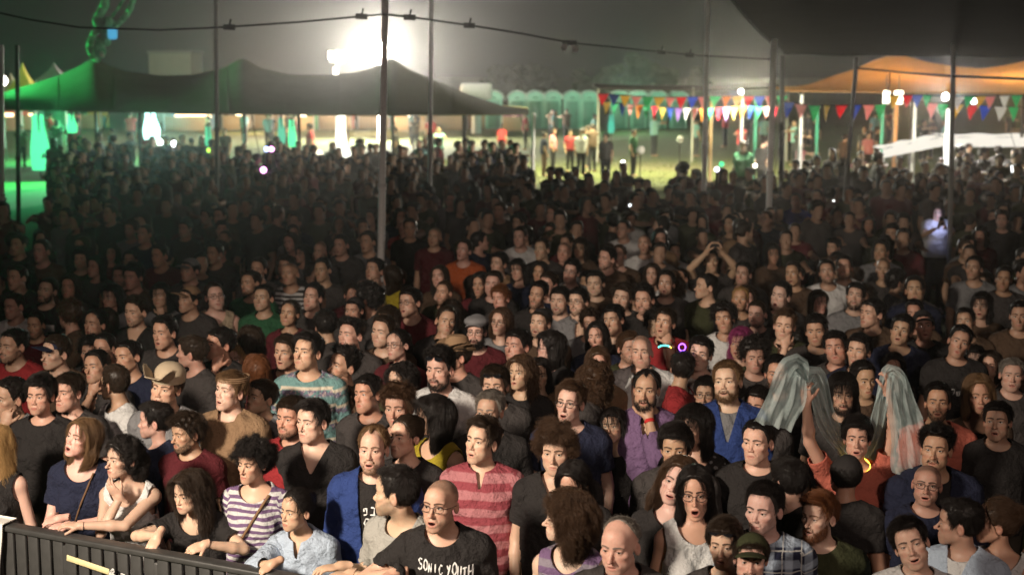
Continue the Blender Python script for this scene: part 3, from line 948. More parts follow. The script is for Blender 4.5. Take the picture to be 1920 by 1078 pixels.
# ------------------------------------------------------------------ people: table and builder
SKIN = {'a': (.64, .43, .33), 'b': (.58, .37, .27), 'c': (.48, .295, .205), 'd': (.38, .225, .15), 'p': (.68, .44, .345)}
HAIRC = {'k': (.014, .011, .010), 'd': (.028, .018, .012), 'b': (.055, .030, .017), 'l': (.13, .075, .038), 'y': (.36, .22, .09),
         'r': (.12, .045, .018), 'g': (.17, .15, .13), 'v': (.20, .03, .10)}
HCNAME = {'k': 'black', 'd': 'dark', 'b': 'brown', 'l': 'light brown', 'y': 'blond', 'r': 'reddish', 'g': 'grey', 'v': 'pink'}
COL = {'black': (.028, .025, .025), 'charcoal': (.06, .053, .052), 'navy': (.018, .022, .05), 'white': (.72, .72, .72), 'grey': (.22, .22, .23),
       'maroon': (.11, .016, .022), 'red': (.34, .03, .035), 'brown': (.10, .062, .04), 'beige': (.46, .37, .26), 'pale': (.42, .41, .38), 'olive': (.05, .055, .025),
       'green': (.03, .12, .055), 'blue': (.03, .06, .22), 'purple': (.20, .12, .24), 'pink': (.52, .21, .23), 'denim': (.50, .60, .74),
       'coral': (.62, .17, .12), 'yellow': (.42, .33, .03), 'tan': (.30, .19, .11), 'teal': (.18, .34, .34), 'royal': (.03, .03, .24), 'orange': (.50, .11, .03)}
HAIR = {
    'short': dict(line='m', top=.017, side=.008, front=.018, len=.024, comb='whorl', lift=.15, frizz=.2),
    'crop': dict(line='m', top=.012, side=.005, front=.012, len=.012, comb='whorl', lift=.3, frizz=.25),
    'low': dict(line='low', top=.018, side=.011, front=.017, len=.03, comb='whorl', lift=.15, frizz=.2),
    'side': dict(line='m', top=.022, side=.009, front=.027, len=.035, comb='side', lift=.12, lump=.2),
    'quiff': dict(line='m', top=.026, side=.008, front=.036, len=.035, comb='up', lift=.3, lump=.25),
    'messy': dict(line='low', top=.028, side=.017, front=.026, len=.04, comb='whorl', lift=.4, lump=.35, frizz=.5),
    'mop': dict(line='low', top=.036, side=.028, back=.034, front=.030, len=.045, comb='whorl', lift=.5, wave=.009, wf=190, pts=9, lump=.5, ls=30, frizz=.7, rad=1.05),
    'rec': dict(line='rec', top=.014, side=.008, front=.008, len=.016, comb='whorl', lift=.2),
    'bald': dict(line='bald', top=.004, side=.006, len=.010, comb='whorl', lift=.2),
    'long': dict(line='f', top=.018, side=.015, fall=.22, len=.13, comb='part', lift=.03, frizz=.08, pts=9),
    'bob': dict(line='f', top=.018, side=.018, fall=.13, fallw=.028, len=.11, comb='part', lift=.05, frizz=.12, pts=8),
    'longm': dict(line='low', top=.024, side=.020, fall=.16, fallw=.026, len=.10, comb='whorl', lift=.08, frizz=.2, pts=8),
    'wavy': dict(line='f', top=.026, side=.024, fall=.20, fallw=.034, len=.11, comb='part', lift=.3, wave=.007, wf=80, pts=12, lump=.4, ls=26, frizz=.4, rad=1.05),
    'curly': dict(line='f', top=.026, side=.034, back=.045, fall=.13, fallw=.036, len=.07, comb='part', lift=.5, wave=.010, wf=150, pts=12, lump=.45, ls=26, frizz=.6, rad=1.05),
    'afro': dict(line='low', top=.042, side=.034, back=.038, front=.036, len=.04, comb='whorl', lift=.9, wave=.006, wf=260, pts=9, lump=.25, ls=40, frizz=.6),
    'bun': dict(line='slick', top=.012, side=.010, len=.05, comb='knot', lift=.0, frizz=.03, balls=((0, .10, .06, .042),)),
    'tail': dict(line='slick', top=.014, side=.012, len=.06, comb='knot', lift=.02, frizz=.08, balls=((0, .105, .03, .04), (0, .125, -.03, .042), (0, .12, -.09, .034))),
    'curltail': dict(line='f', top=.024, side=.016, len=.05, comb='knot', lift=.12, frizz=.3, wave=.004, wf=190, pts=9, lump=.4,
                     balls=((0, .09, .03, .055), (.02, .11, -.03, .06), (.03, .10, -.10, .055)), rad=1.1),
    'pixie': dict(line='low', top=.026, side=.018, front=.024, len=.035, comb='side', lift=.08, frizz=.15),
    'hat': dict(line='low', top=.004, side=.012, len=.02, comb='whorl', lift=.15),
}
HNAME = {'short': 'short %s hair', 'crop': 'cropped %s hair', 'low': 'thick %s hair', 'side': '%s side-swept hair', 'quiff': '%s quiff', 'messy': 'messy %s hair',
         'mop': 'curly %s hair', 'rec': 'receding %s hair', 'bald': 'bald head', 'long': 'long %s hair', 'bob': '%s shoulder-length hair', 'longm': 'long %s hair',
         'wavy': 'long wavy %s hair', 'curly': 'big curly %s hair', 'afro': '%s afro', 'bun': '%s hair tied back', 'tail': '%s ponytail', 'curltail': 'curly %s ponytail',
         'pixie': 'short %s hair', 'hat': 'covered hair'}

def fh(w, P):
    return np.stack(w.fromhead([P[:, 0], P[:, 1], P[:, 2]]), 1)
def tube(pts, r, n=6, closed=False):
    """thin round bar along points"""
    P = np.asarray(pts, F32); m = len(P)
    V, T = [], []
    for i in range(m):
        if closed: t = P[(i+1) % m]-P[i-1]
        else: t = P[min(i+1, m-1)]-P[max(i-1, 0)]
        t = unit(t); a = np.cross(t, (0, 0, 1) if abs(t[2]) < .9 else (1, 0, 0)); a = unit(a); b = np.cross(t, a)
        rr = r[i] if hasattr(r, '__len__') else r
        for k in range(n):
            c = 2*math.pi*k/n; V.append(P[i]+(a*math.cos(c)+b*math.sin(c))*rr)
    rng_ = range(m) if closed else range(m-1)
    for i in rng_:
        j = (i+1) % m
        for k in range(n):
            k2 = (k+1) % n
            T += [(i*n+k, j*n+k, j*n+k2), (i*n+k, j*n+k2, i*n+k2)]
    if not closed:
        for i0 in (0, m-1):
            V.append(P[i0]); c = len(V)-1
            for k in range(n):
                t3 = (c, i0*n+(k+1) % n, i0*n+k)
                T.append(t3 if i0 == 0 else t3[::-1])
    return np.array(V, F32), np.array(T)
def cat(*pt):
    n = 0; P, T = [], []
    for p, t in pt: P.append(p); T.append(t+n); n += len(p)
    return np.concatenate(P), np.concatenate(T)

def add_glasses(w, root, mats, dark=False, up=False, square=False, frame='black'):
    parts = []; Z, Y = (-.003, -.1015) if not up else (.070, -.1)
    for sx in (-1, 1):
        ring = []
        for i in range(18):
            a = 2*math.pi*i/18; e = .75 if square else 1
            c, s = math.cos(a), math.sin(a)
            x = math.copysign(abs(c)**e, c)*.0245; z = math.copysign(abs(s)**e, s)*(.018 if not square else .016)
            ring.append((sx*.033+x, Y+abs(sx*.033+x)**2*2.6, Z+z))
        parts.append((ring, sx))
    tilt = Matrix.Rotation(R(-42 if up else 0), 3, 'X')
    def tf(P):
        P = np.asarray(P, F32)
        if up:
            q = P-V3((0, -.1, .07)); M_ = np.array(tilt, F32); P = q@M_.T+V3((0, -.096, .083))
        return P
    F = []
    for ring, sx in parts:
        F.append(tube(tf(ring), .0017, 5, True))
        F.append(tube(tf([(sx*.056, Y+.010, Z+.004), (sx*.072, Y+.022, Z+.005), (sx*.080, -.03, Z+.004), (sx*.079, .012, Z+.004)]), .0016, 5))
    F.append(tube(tf([(-.010, Y+.002, Z+.005), (0, Y-.001, Z+.007), (.010, Y+.002, Z+.005)]), .0015, 5))
    P, T = cat(*F)
    g = link('sunglasses' if dark else 'glasses', mesh_from('glasses', fh(w, P), T, mats[frame]), root)
    for ring, sx in parts:
        L = tf(ring); c = L.mean(0)
        V = np.concatenate([L, c[None]+V3((0, -.0015, 0))]); T = np.array([(i, (i+1) % 18, 18) for i in range(18)])
        link('lens', mesh_from('lens', fh(w, V), T, mats['darklens' if dark else 'lens']), g)

def add_hat(w, root, kind, col, mats):
    if kind == 'cap':
        f = lambda H: ell(w.canon(H), (0, .012, .040), (.0835, .104, .090))-.0015*vnoise(H, 25)
        P, Q = extract(f, (-.1, -.11, .0), (.1, .13, .145), .006, 1); T = tris_of(Q); P, T = clip(P, T, P[:, 2]-.052-.10*P[:, 1]); P, T = rim(P, T, .005)
        o = link('cap', mesh_from('cap', fh(w, P), T, mats['felt']), root, col=col)
        g = lambda H: np.maximum(ell([H[0], H[1], H[2]+3.2*H[0]**2+.12*(H[1]+.08)], (0, -.115, .052), (.078, .085, .0075)), -ell(w.canon(H), (0, .012, .040), (.080, .100, .090)))
        P, Q = extract(g, (-.09, -.21, .0), (.09, -.02, .09), .005, 1)
        link('brim', mesh_from('brim', fh(w, P), tris_of(Q), mats['felt']), o, col=col)
    elif kind == 'floppy':     # soft cap with a wide curled brim
        f = lambda H: smin(ell(w.canon(H), (0, .012, .050), (.095, .115, .095)), ell(H, (0, .03, .10), (.085, .10, .060)), .03)-.002*vnoise(H, 25)
        P, Q = extract(f, (-.12, -.12, .0), (.12, .15, .17), .006, 1); T = tris_of(Q); P, T = clip(P, T, P[:, 2]-.045-.10*P[:, 1]); P, T = rim(P, T, .005)
        o = link('cap', mesh_from('cap', fh(w, P), T, mats['felt']), root, col=col)
        g = lambda H: np.maximum(ell([H[0], H[1], H[2]-1.6*np.clip(np.abs(H[0])-.05, 0, 1)+.25*(H[1]+.08)], (0, -.12, .055), (.105, .10, .008)), -ell(w.canon(H), (0, .012, .040), (.083, .104, .090)))
        P, Q = extract(g, (-.13, -.24, .0), (.13, -.0, .16), .005, 1)
        link('brim', mesh_from('brim', fh(w, P), tris_of(Q), mats['felt']), o, col=col)
    elif kind == 'flat':
        f = lambda H: smin(ell(H, (0, .005, .085), (.098, .125, .048)), ell(w.canon(H), (0, .012, .045), (.082, .103, .088)), .02)-.002*vnoise(H, 22)
        P, Q = extract(f, (-.12, -.15, .0), (.12, .15, .16), .006, 1); T = tris_of(Q); P, T = clip(P, T, P[:, 2]-.055-.10*P[:, 1]); P, T = rim(P, T, .005)
        o = link('flat_cap', mesh_from('cap', fh(w, P), T, mats['felt']), root, col=col)
        g = lambda H: ell([H[0], H[1], H[2]+3*H[0]**2+.25*(H[1]+.1)], (0, -.11, .058), (.07, .055, .009))
        P, Q = extract(g, (-.09, -.19, .0), (.09, -.03, .09), .005, 1)
        link('brim', mesh_from('brim', fh(w, P), tris_of(Q), mats['felt']), o, col=col)
    elif kind == 'fedora':
        rc = .02
        def f(H):
            r = np.sqrt((H[0]/.80)**2+((H[1]-.012)/1.0)**2)
            cone = np.maximum(r-(.112-.32*(H[2]-.05)), H[2]-.155+6*H[0]**2*0+.02*np.exp(-(H[0]/.02)**2))
            return cone
        P, Q = extract(f, (-.12, -.14, .045), (.12, .16, .18), .006, 1); T = tris_of(Q); P, T = clip(P, T, P[:, 2]-.052)
        o = link('fedora', mesh_from('fedora', fh(w, P), T, mats['felt']), root, col=col)
        g = lambda H: ell([H[0], H[1], H[2]-2.2*np.clip(np.abs(H[0])-.07, 0, 1)**1.3+.05*H[1]], (0, .0, .058), (.145, .165, .0075))
        P, Q = extract(g, (-.16, -.18, .0), (.16, .18, .16), .006, 1)
        link('brim', mesh_from('brim', fh(w, P), tris_of(Q), mats['felt']), o, col=col)
        ring = [(.0905*math.cos(a)*.99, .012+.113*math.sin(a), .07) for a in np.linspace(0, 2*math.pi, 28)[:-1]]
        P, T = tube(ring, .009, 6, True)
        link('hat_band', mesh_from('band', fh(w, P), T, mats['felt']), o, col=(.02, .016, .012))
    elif kind == 'beanie':
        f = lambda H: ell(w.canon(H), (0, .016, .036), (.087, .108, .095))-.0012*vnoise(H, 40)
        P, Q = extract(f, (-.1, -.12, -.09), (.1, .14, .15), .006, 1); T = tris_of(Q); P, T = clip(P, T, P[:, 2]-.038+.55*P[:, 1]); P, T = rim(P, T, .005)
        link('beanie', mesh_from('beanie', fh(w, P), T, mats['felt']), root, col=col)
    elif kind == 'band':
        ring = [(.083*math.cos(a), .012+.104*math.sin(a), .068+.18*(.012+.104*math.sin(a))) for a in np.linspace(0, 2*math.pi, 30)[:-1]]
        P, T = cat(tube(ring, .0045, 5, True), tube([(x*1.0, y, z+.012) for x, y, z in ring], .005, 5, True), tube([(x*.98, y, z+.024) for x, y, z in ring], .005, 5, True))
        link('headband', mesh_from('headband', fh(w, P), T, mats['felt']), root, col=col)
    elif kind == 'glowband':
        ring = [(.096*math.cos(a), .012, .036+.096*math.sin(a)) for a in np.linspace(R(-10), R(115), 16)]
        P, T = tube(ring, .004, 5)
        link('glow_headband', mesh_from('band', fh(w, P), T, mats['violetglow']), root)

PEOPLE_N = 0
def person(px, py, sex='m', hair='short', hc='k', sk='b', top='tee', col='black', yaw=-15, pitch=8, roll=0, open=0.0, smile=.35, beard=None, stub=None,
           z=None, s=None, lean=0, glasses=None, hat=None, hatc=None, inner=None, col2=None, pat='plain', psc=9.0, label=None, q=1, arms=None, body=None,
           group=None, turn=None, dist=None, **fk):
    """stand a person so that the eyes are near the given pixel; q is the level of detail"""
    global PEOPLE_N
    PEOPLE_N += 1; seed = PEOPLE_N; rg = np.random.RandomState(seed*7+1)
    if dist is not None: z = at(px, py, dist).z
    if z is None and s is not None:
        d0 = atz(px, py, 1.56).y; d = min(max(FPX*.243/s, .96*d0), 1.03*d0)
        z = at(px, py, d).z
    if z is None: z = (1.63 if sex == 'm' else 1.55)+rg.uniform(-.05, .05)
    loc = atz(px, py, z)
    kw = dict(jaw=rg.uniform(.15, .95) if sex == 'm' else rg.uniform(.05, .6), nose=rg.uniform(.2, 1), chin=rg.uniform(.1, .9), wide=rg.uniform(.05, .95),
              lips=rg.uniform(.2, .9), fat=rg.uniform(.0, .7), skew=rg.uniform(-.07, .07), fore=rg.uniform(.93, 1.06), deep=rg.uniform(.95, 1.05), lid=rg.uniform(.25, .8))
    kw.update(fk)
    rz = yaw*.45 if turn is None else turn           # the trunk follows the head about half way
    hy = yaw-rz
    f = Matrix.Rotation(R(rz), 3, 'Z')
    tmp = Who(sex, hy, pitch, roll, lean, open, smile, **kw)
    sc = min(1.05, max(.93, z/float(tmp.O[2])))
    cr = max(0.0, float(tmp.O[2])-z/sc)
    base = Vector((loc.x, loc.y, 0))-f @ Vector((float(tmp.O[0]), float(tmp.O[1]), 0))*sc
    base.z = z-float(tmp.O[2])*sc
    inv = f.transposed()
    A = {}
    for k, a in (arms or {}).items():
        a = dict(a)
        if 'rel' in a: e_ = a.pop('rel'); a['at'] = (loc.x+e_[0], loc.y+e_[1], z+e_[2]); a['pix'] = False
        tw = a.pop('at'); tw = Vector(tw) if len(tw) == 3 and not a.pop('pix', True) else at(*tw)
        a['to'] = tuple((inv @ (tw-base))/sc)
        for v in ('dir', 'palm'):
            if v in a: a[v] = tuple(inv @ Vector(a[v]))
        A[k] = a
    w = Who(sex, hy, pitch, roll, lean, open, smile, arms=A, crouch=cr, seed=seed, **kw)
    root = thing('person', label or 'x', 'person', base, R(rz), group)
    root.scale = (sc, sc, sc)
    skin = tuple(min(.85, c*v) for c, v in zip(SKIN[sk], rg.uniform(.93, 1.06, 3))); hcol = HAIRC[hc]
    hh, bh, hn = {2: (.0048, .019, .0056), 1: (.0085, .03, .0105), 0: (.012, .04, .016)}[q]
    P, T, hp = build_body(w, hh, bh, hn)
    shirt = top not in ('none',)
    if beard and stub is None: stub = .8
    props = dict(skin=skin, brow=tuple(c*.8 for c in hcol) if hc != 'y' else (.16, .10, .05), mouth=float(open), stubble=float(stub if stub is not None else (.25 if sex == 'm' else 0)),
                 buzz=1.0 if hair == 'buzz' else 0.0, lipcol=.55 if sex == 'f' else .1, gaze=(rg.uniform(-.002, .002), 0., .001), iris=(.05, .026, .013) if hc != 'y' else (.12, .18, .22))
    link('body', mesh_from('body', P, T, MAT['skin'], {'hp': hp}), root, **props)
    # clothes
    c1 = COL[col]; cc2 = COL.get(col2, (.7, .7, .7)) if not isinstance(col2, tuple) else col2
    def garment(nm, kind, cA, cB, pt='plain', sl=.6, extra=0.0, h=.013):
        P, T, tp = build_top(w, kind, {2: h, 1: .02, 0: .03}[q], sleeve=sl, seed=seed, o_extra=extra, loose=.010 if kind in ('tank', 'strap') else .014)
        o = link(nm, mesh_from(nm, P, T, MAT['cloth_'+pt], {'tp': tp}), root, col=cA, col2=cB, pscale=float(psc))
        return o, P, T
    g = None
    if top == 'jacket':
        garment('t_shirt', 'tee', COL[inner or 'black'], cc2)
        g = garment('jacket', 'jacket', c1, cc2, pat, 1.85, .014)
    elif top in ('shirt', 'longshirt'):
        if inner: garment('t_shirt', 'tee', COL[inner], cc2, 'plain', .3)
        g = garment('shirt', 'shirt', c1, cc2, pat, .8 if top == 'shirt' else 1.7, .004 if inner else 0)
    elif top == 'polo': g = garment('polo_shirt', 'polo', c1, cc2, pat)
    elif top == 'longpolo': g = garment('shirt', 'polo', c1, cc2, pat, 1.6)
    elif top in ('tee', 'scoop', 'vneck'): g = garment('t_shirt', top, c1, cc2, pat)
    elif top == 'sweater': g = garment('sweater', 'tee', c1, cc2, pat, 1.85)
    elif top in ('tank', 'strap'): g = garment('tank_top', top, c1, cc2, pat)
    if top in ('shirt', 'longshirt', 'jacket', 'polo', 'longpolo') and q > 0:
        P, T = build_collar(w, .3 if top != 'jacket' else .2, *( (.034, .045) if top != 'jacket' else (.05, .02)))
        link('collar', mesh_from('collar', P, T, MAT['cloth_'+pat], {'tp': P}), root, col=c1, col2=cc2, pscale=float(psc))
    key = round(cr, 2)
    if key not in TROU: TROU[key] = [mesh_from('trousers', *build_trousers(.03, c=key), MAT['cloth_plain'], {'tp': np.zeros((0, 3))} if 0 else None)]
    link('trousers', TROU[key][0], root, col=((.02, .025, .05), (.015, .015, .017), (.06, .05, .04))[seed % 3], col2=(0., 0., 0.), pscale=1.0)
    # hair
    if hair not in ('none', 'buzz'):
        st = dict(HAIR[hair]); st['seed'] = seed
        P, T = build_hair(w, st, {2: .006, 1: .0095, 0: .013}[q])
        if len(T):
            ho = link('hair', mesh_from('hair', fh(w, P), T, MAT['hair']), root, hair=hcol)
            n = {2: 4200, 1: 520, 0: 0}[q]
            if st.get('fall'): n = int(n*1.5)
            if hair in ('bald', 'crop', 'rec'): n = int(n*.6)
            if hair in ('wavy', 'curly', 'curltail', 'mop'): n = int(n*1.35)
            if n:
                S_ = build_strands(w, st, P, T, n, rg)
                if S_ is not None:
                    v = fh(w, S_.reshape(-1, 3)).reshape(S_.shape)
                    r0 = {2: .00062, 1: .0016}[q]*st.get('rad', 1)
                    link('strands', curves_data('strands', v, r0, r0*.4, MAT['hair']), ho, hair=hcol)
    if beard:
        L_ = {'short': .007, 'full': .016, 'big': .032, 'moustache': .010, 'goatee': .010}[beard]
        kind = beard if beard in ('moustache', 'goatee') else 'full'
        n = {2: 1500, 1: 300, 0: 60}[q]
        b = build_beard(w, n if kind == 'full' else n//3, rg, L_, kind)
        v = fh(w, b.reshape(-1, 3)).reshape(b.shape)
        r0 = {2: .0007, 1: .0017, 0: .003}[q]
        link('beard', curves_data('beard', v, r0, r0*.5, MAT['hair']), root, hair=hcol)
    if glasses: add_glasses(w, root, MAT, dark='sun' in glasses, up='up' in glasses, square='sq' in glasses)
    if hat: add_hat(w, root, hat, COL[hatc or 'charcoal'], MAT)
    root['_look'] = look(sex, hair, hc, beard, col, top, pat, hat, hatc, glasses, open)
    return root, w, g

def look(sex, hair, hc, beard, col, top, pat, hat, hatc, glasses, open):
    n = 'woman' if sex == 'f' else 'man'
    L = []
    if hat in ('cap', 'floppy', 'flat', 'fedora', 'beanie'): L.append('%s %s' % (hatc or 'dark', {'cap': 'cap', 'floppy': 'brimmed cap', 'flat': 'flat cap', 'fedora': 'fedora', 'beanie': 'beanie'}[hat]))
    else:
        h = HNAME.get(hair, 'shaved head'); L.append(h % HCNAME[hc] if '%s' in h else h)
    if glasses: L.append('glasses' if 'sun' not in glasses else 'sunglasses')
    if beard: L.append('moustache' if beard == 'moustache' else 'beard')
    w = {'tee': 't-shirt', 'scoop': 'top', 'vneck': 'v-neck', 'tank': 'tank top', 'strap': 'strap top', 'shirt': 'open shirt', 'longshirt': 'open shirt', 'jacket': 'jacket', 'sweater': 'long sleeves'}.get(top, 'shirt')
    return '%s with %s in %s %s' % (n, ' and '.join([', '.join(L[:-1]), L[-1]]) if len(L) > 1 else L[0], {'charcoal': 'dark grey'}.get(col, col), w)
# ------------------------------------------------------------------ the audience
MAT = {'skin': skin_material(), 'hair': hair_material(), 'felt': cloth_material('felt'),
       'black': simple('black_frame', (.012, .012, .014), .3), 'violetframe': simple('violet_frame', (.10, .07, .22), .3),
       'darklens': simple('dark_lens', (.01, .01, .012), .08), 'violetglow': emit('violet_glow', (.32, .10, 1), 5), 'print': simple('print_white', (.75, .75, .74), .8)}
for p in ('plain', 'stripes', 'plaid', 'print', 'dots'): MAT['cloth_'+p] = cloth_material('cloth_'+p, p)
def lens_mat():
    t = Nt('clear_lens'); a = t.n('ShaderNodeBsdfTransparent'); b = t.n('ShaderNodeBsdfGlossy'); b.inputs['Roughness'].default_value = .05
    m = t.n('ShaderNodeMixShader'); m.inputs[0].default_value = .10
    t.t.links.new(a.outputs[0], m.inputs[1]); t.t.links.new(b.outputs[0], m.inputs[2]); t.t.links.new(m.outputs[0], t.out.inputs[0]); return t.mat
MAT['lens'] = lens_mat()
TROU = {}

def front_y(w, x, z, o, side=-1):
    y = np.full(1, side*.3, F32)
    for _ in range(14):
        p = w.tor((x, y[0], z)); y = y-side*np.clip(torso_sdf(w, [np.array([v], F32) for v in p], o), -.05, .05)*.9
    return float(y[0])
def strap(root, w, x0, z0, x1, z1, col, o=.036, r=.008, name='bag_strap'):
    pts = []
    for t in np.linspace(0, 1, 14):
        x = x0+(x1-x0)*t; z = z0+(z1-z0)*t; pts.append(w.tor((x, front_y(w, x, z, o), z)))
    P, T = tube(pts, r, 6)
    link(name, mesh_from(name, P, T, MAT['felt']), root, col=col, col2=(0, 0, 0))
def on_chest(root, g, w, name, V, T, mat, parent=None):
    """lay flat print (x, z on the chest) over the front of a garment"""
    from mathutils.bvhtree import BVHTree
    o, P, Tg = g
    bvh = BVHTree.FromPolygons([tuple(p) for p in P], [tuple(int(i) for i in t) for t in Tg])
    out = []; dr = Vector(w.tor((0, 1, .95))-w.tor((0, 0, .95)))
    for x, z in V:
        s = Vector(w.tor((x, -.45, z))); h = bvh.ray_cast(s, dr)
        p = h[0]-dr*.0035 if h[0] is not None else s+dr*.33
        out.append(tuple(p))
    link(name, mesh_from(name, np.array(out, F32), np.array(T), mat, smooth=False), o)
def strokes(lines, wd):
    """brush lettering: polylines in the plane -> verts, tris"""
    V, T = [], []
    for ln in lines:
        pts = []
        for a, b in zip(ln[:-1], ln[1:]):
            for t in np.linspace(0, 1, 4)[:-1]: pts.append((a[0]+(b[0]-a[0])*t, a[1]+(b[1]-a[1])*t))
        pts.append(ln[-1]); pts = np.array(pts)
        for i, p in enumerate(pts):
            d = pts[min(i+1, len(pts)-1)]-pts[max(i-1, 0)]; d = d/(np.linalg.norm(d)+1e-9); n = np.array((-d[1], d[0]))*wd*(.75+.35*math.sin(i*1.3))
            V += [tuple(p+n), tuple(p-n)]
            if i: k = len(V)-4; T += [(k, k+1, k+3), (k, k+3, k+2)]
    return V, T
GL = {'S': [[(.8, .9), (.35, 1), (.1, .8), (.3, .55), (.75, .42), (.8, .15), (.4, 0), (.05, .15)]],
      'O': [[(.5, 1), (.15, .75), (.1, .3), (.45, 0), (.8, .25), (.82, .75), (.5, 1)]],
      'N': [[(.1, 0), (.15, 1), (.72, .05), (.8, 1)]], 'I': [[(.5, 1), (.45, 0)]],
      'C': [[(.8, .85), (.45, 1), (.12, .6), (.2, .12), (.55, 0), (.85, .2)]],
      'Y': [[(.1, 1), (.45, .5)], [(.85, 1.05), (.3, -.1)]], 'U': [[(.12, 1), (.15, .25), (.45, 0), (.75, .25), (.8, 1)]],
      'T': [[(.0, .95), (.95, 1.02)], [(.5, 1), (.45, 0)]], 'H': [[(.12, 1), (.1, 0)], [(.8, 1), (.82, -.05)], [(.1, .5), (.8, .52)]],
      'a': [[(.75, .95), (.3, 1), (.1, .5), (.3, .05), (.7, .3), (.75, .95), (.72, .2), (.95, 0)]], 'r': [[(.2, 1), (.2, 0)], [(.2, .7), (.5, 1), (.85, .9)]],
      'bet': [[(.1, .95), (.75, .9), (.75, .05)], [(.0, .03), (1, .0)]], 'pe': [[(.15, .5), (.1, .95), (.7, .95), (.8, .1), (.1, 0)]],
      'lamed': [[(.2, 1.4), (.2, .8), (.8, .75), (.5, 0)]], 'qof': [[(.1, .9), (.8, .9), (.7, .3), (.5, .1)], [(.2, .6), (.2, -.4)]], 'shin': [[(.0, .9), (.2, .0), (.8, .1), (1, .95)], [(.5, .9), (.3, .05)]],
      '.': [[(.3, .15), (.5, .0)]]}
def lettering(word, x0, z0, w_, h_, gap, wd, slant=0, jit=.08, seed=0):
    rg = np.random.RandomState(seed); L = []; x = x0
    for ch in word:
        if ch == ' ': x += w_*.6; continue
        dz = rg.uniform(-jit, jit)*h_; sc = 1+rg.uniform(-jit, jit)*2
        for ln in GL[ch]: L.append([(x+p[0]*w_*sc, z0+dz+slant*(x-x0)+p[1]*h_*sc) for p in ln])
        x += w_+gap
    return strokes(L, wd)

Z_RAIL = 1.16
def rail_d(px, py): return atz(px, py, Z_RAIL).y
HEROES = []
def hero(*a, mark=None, **k):
    k.setdefault('q', 2)
    r = person(*a, **k)
    if mark: HEROES.append((a[0], a[1], mark))
    return r

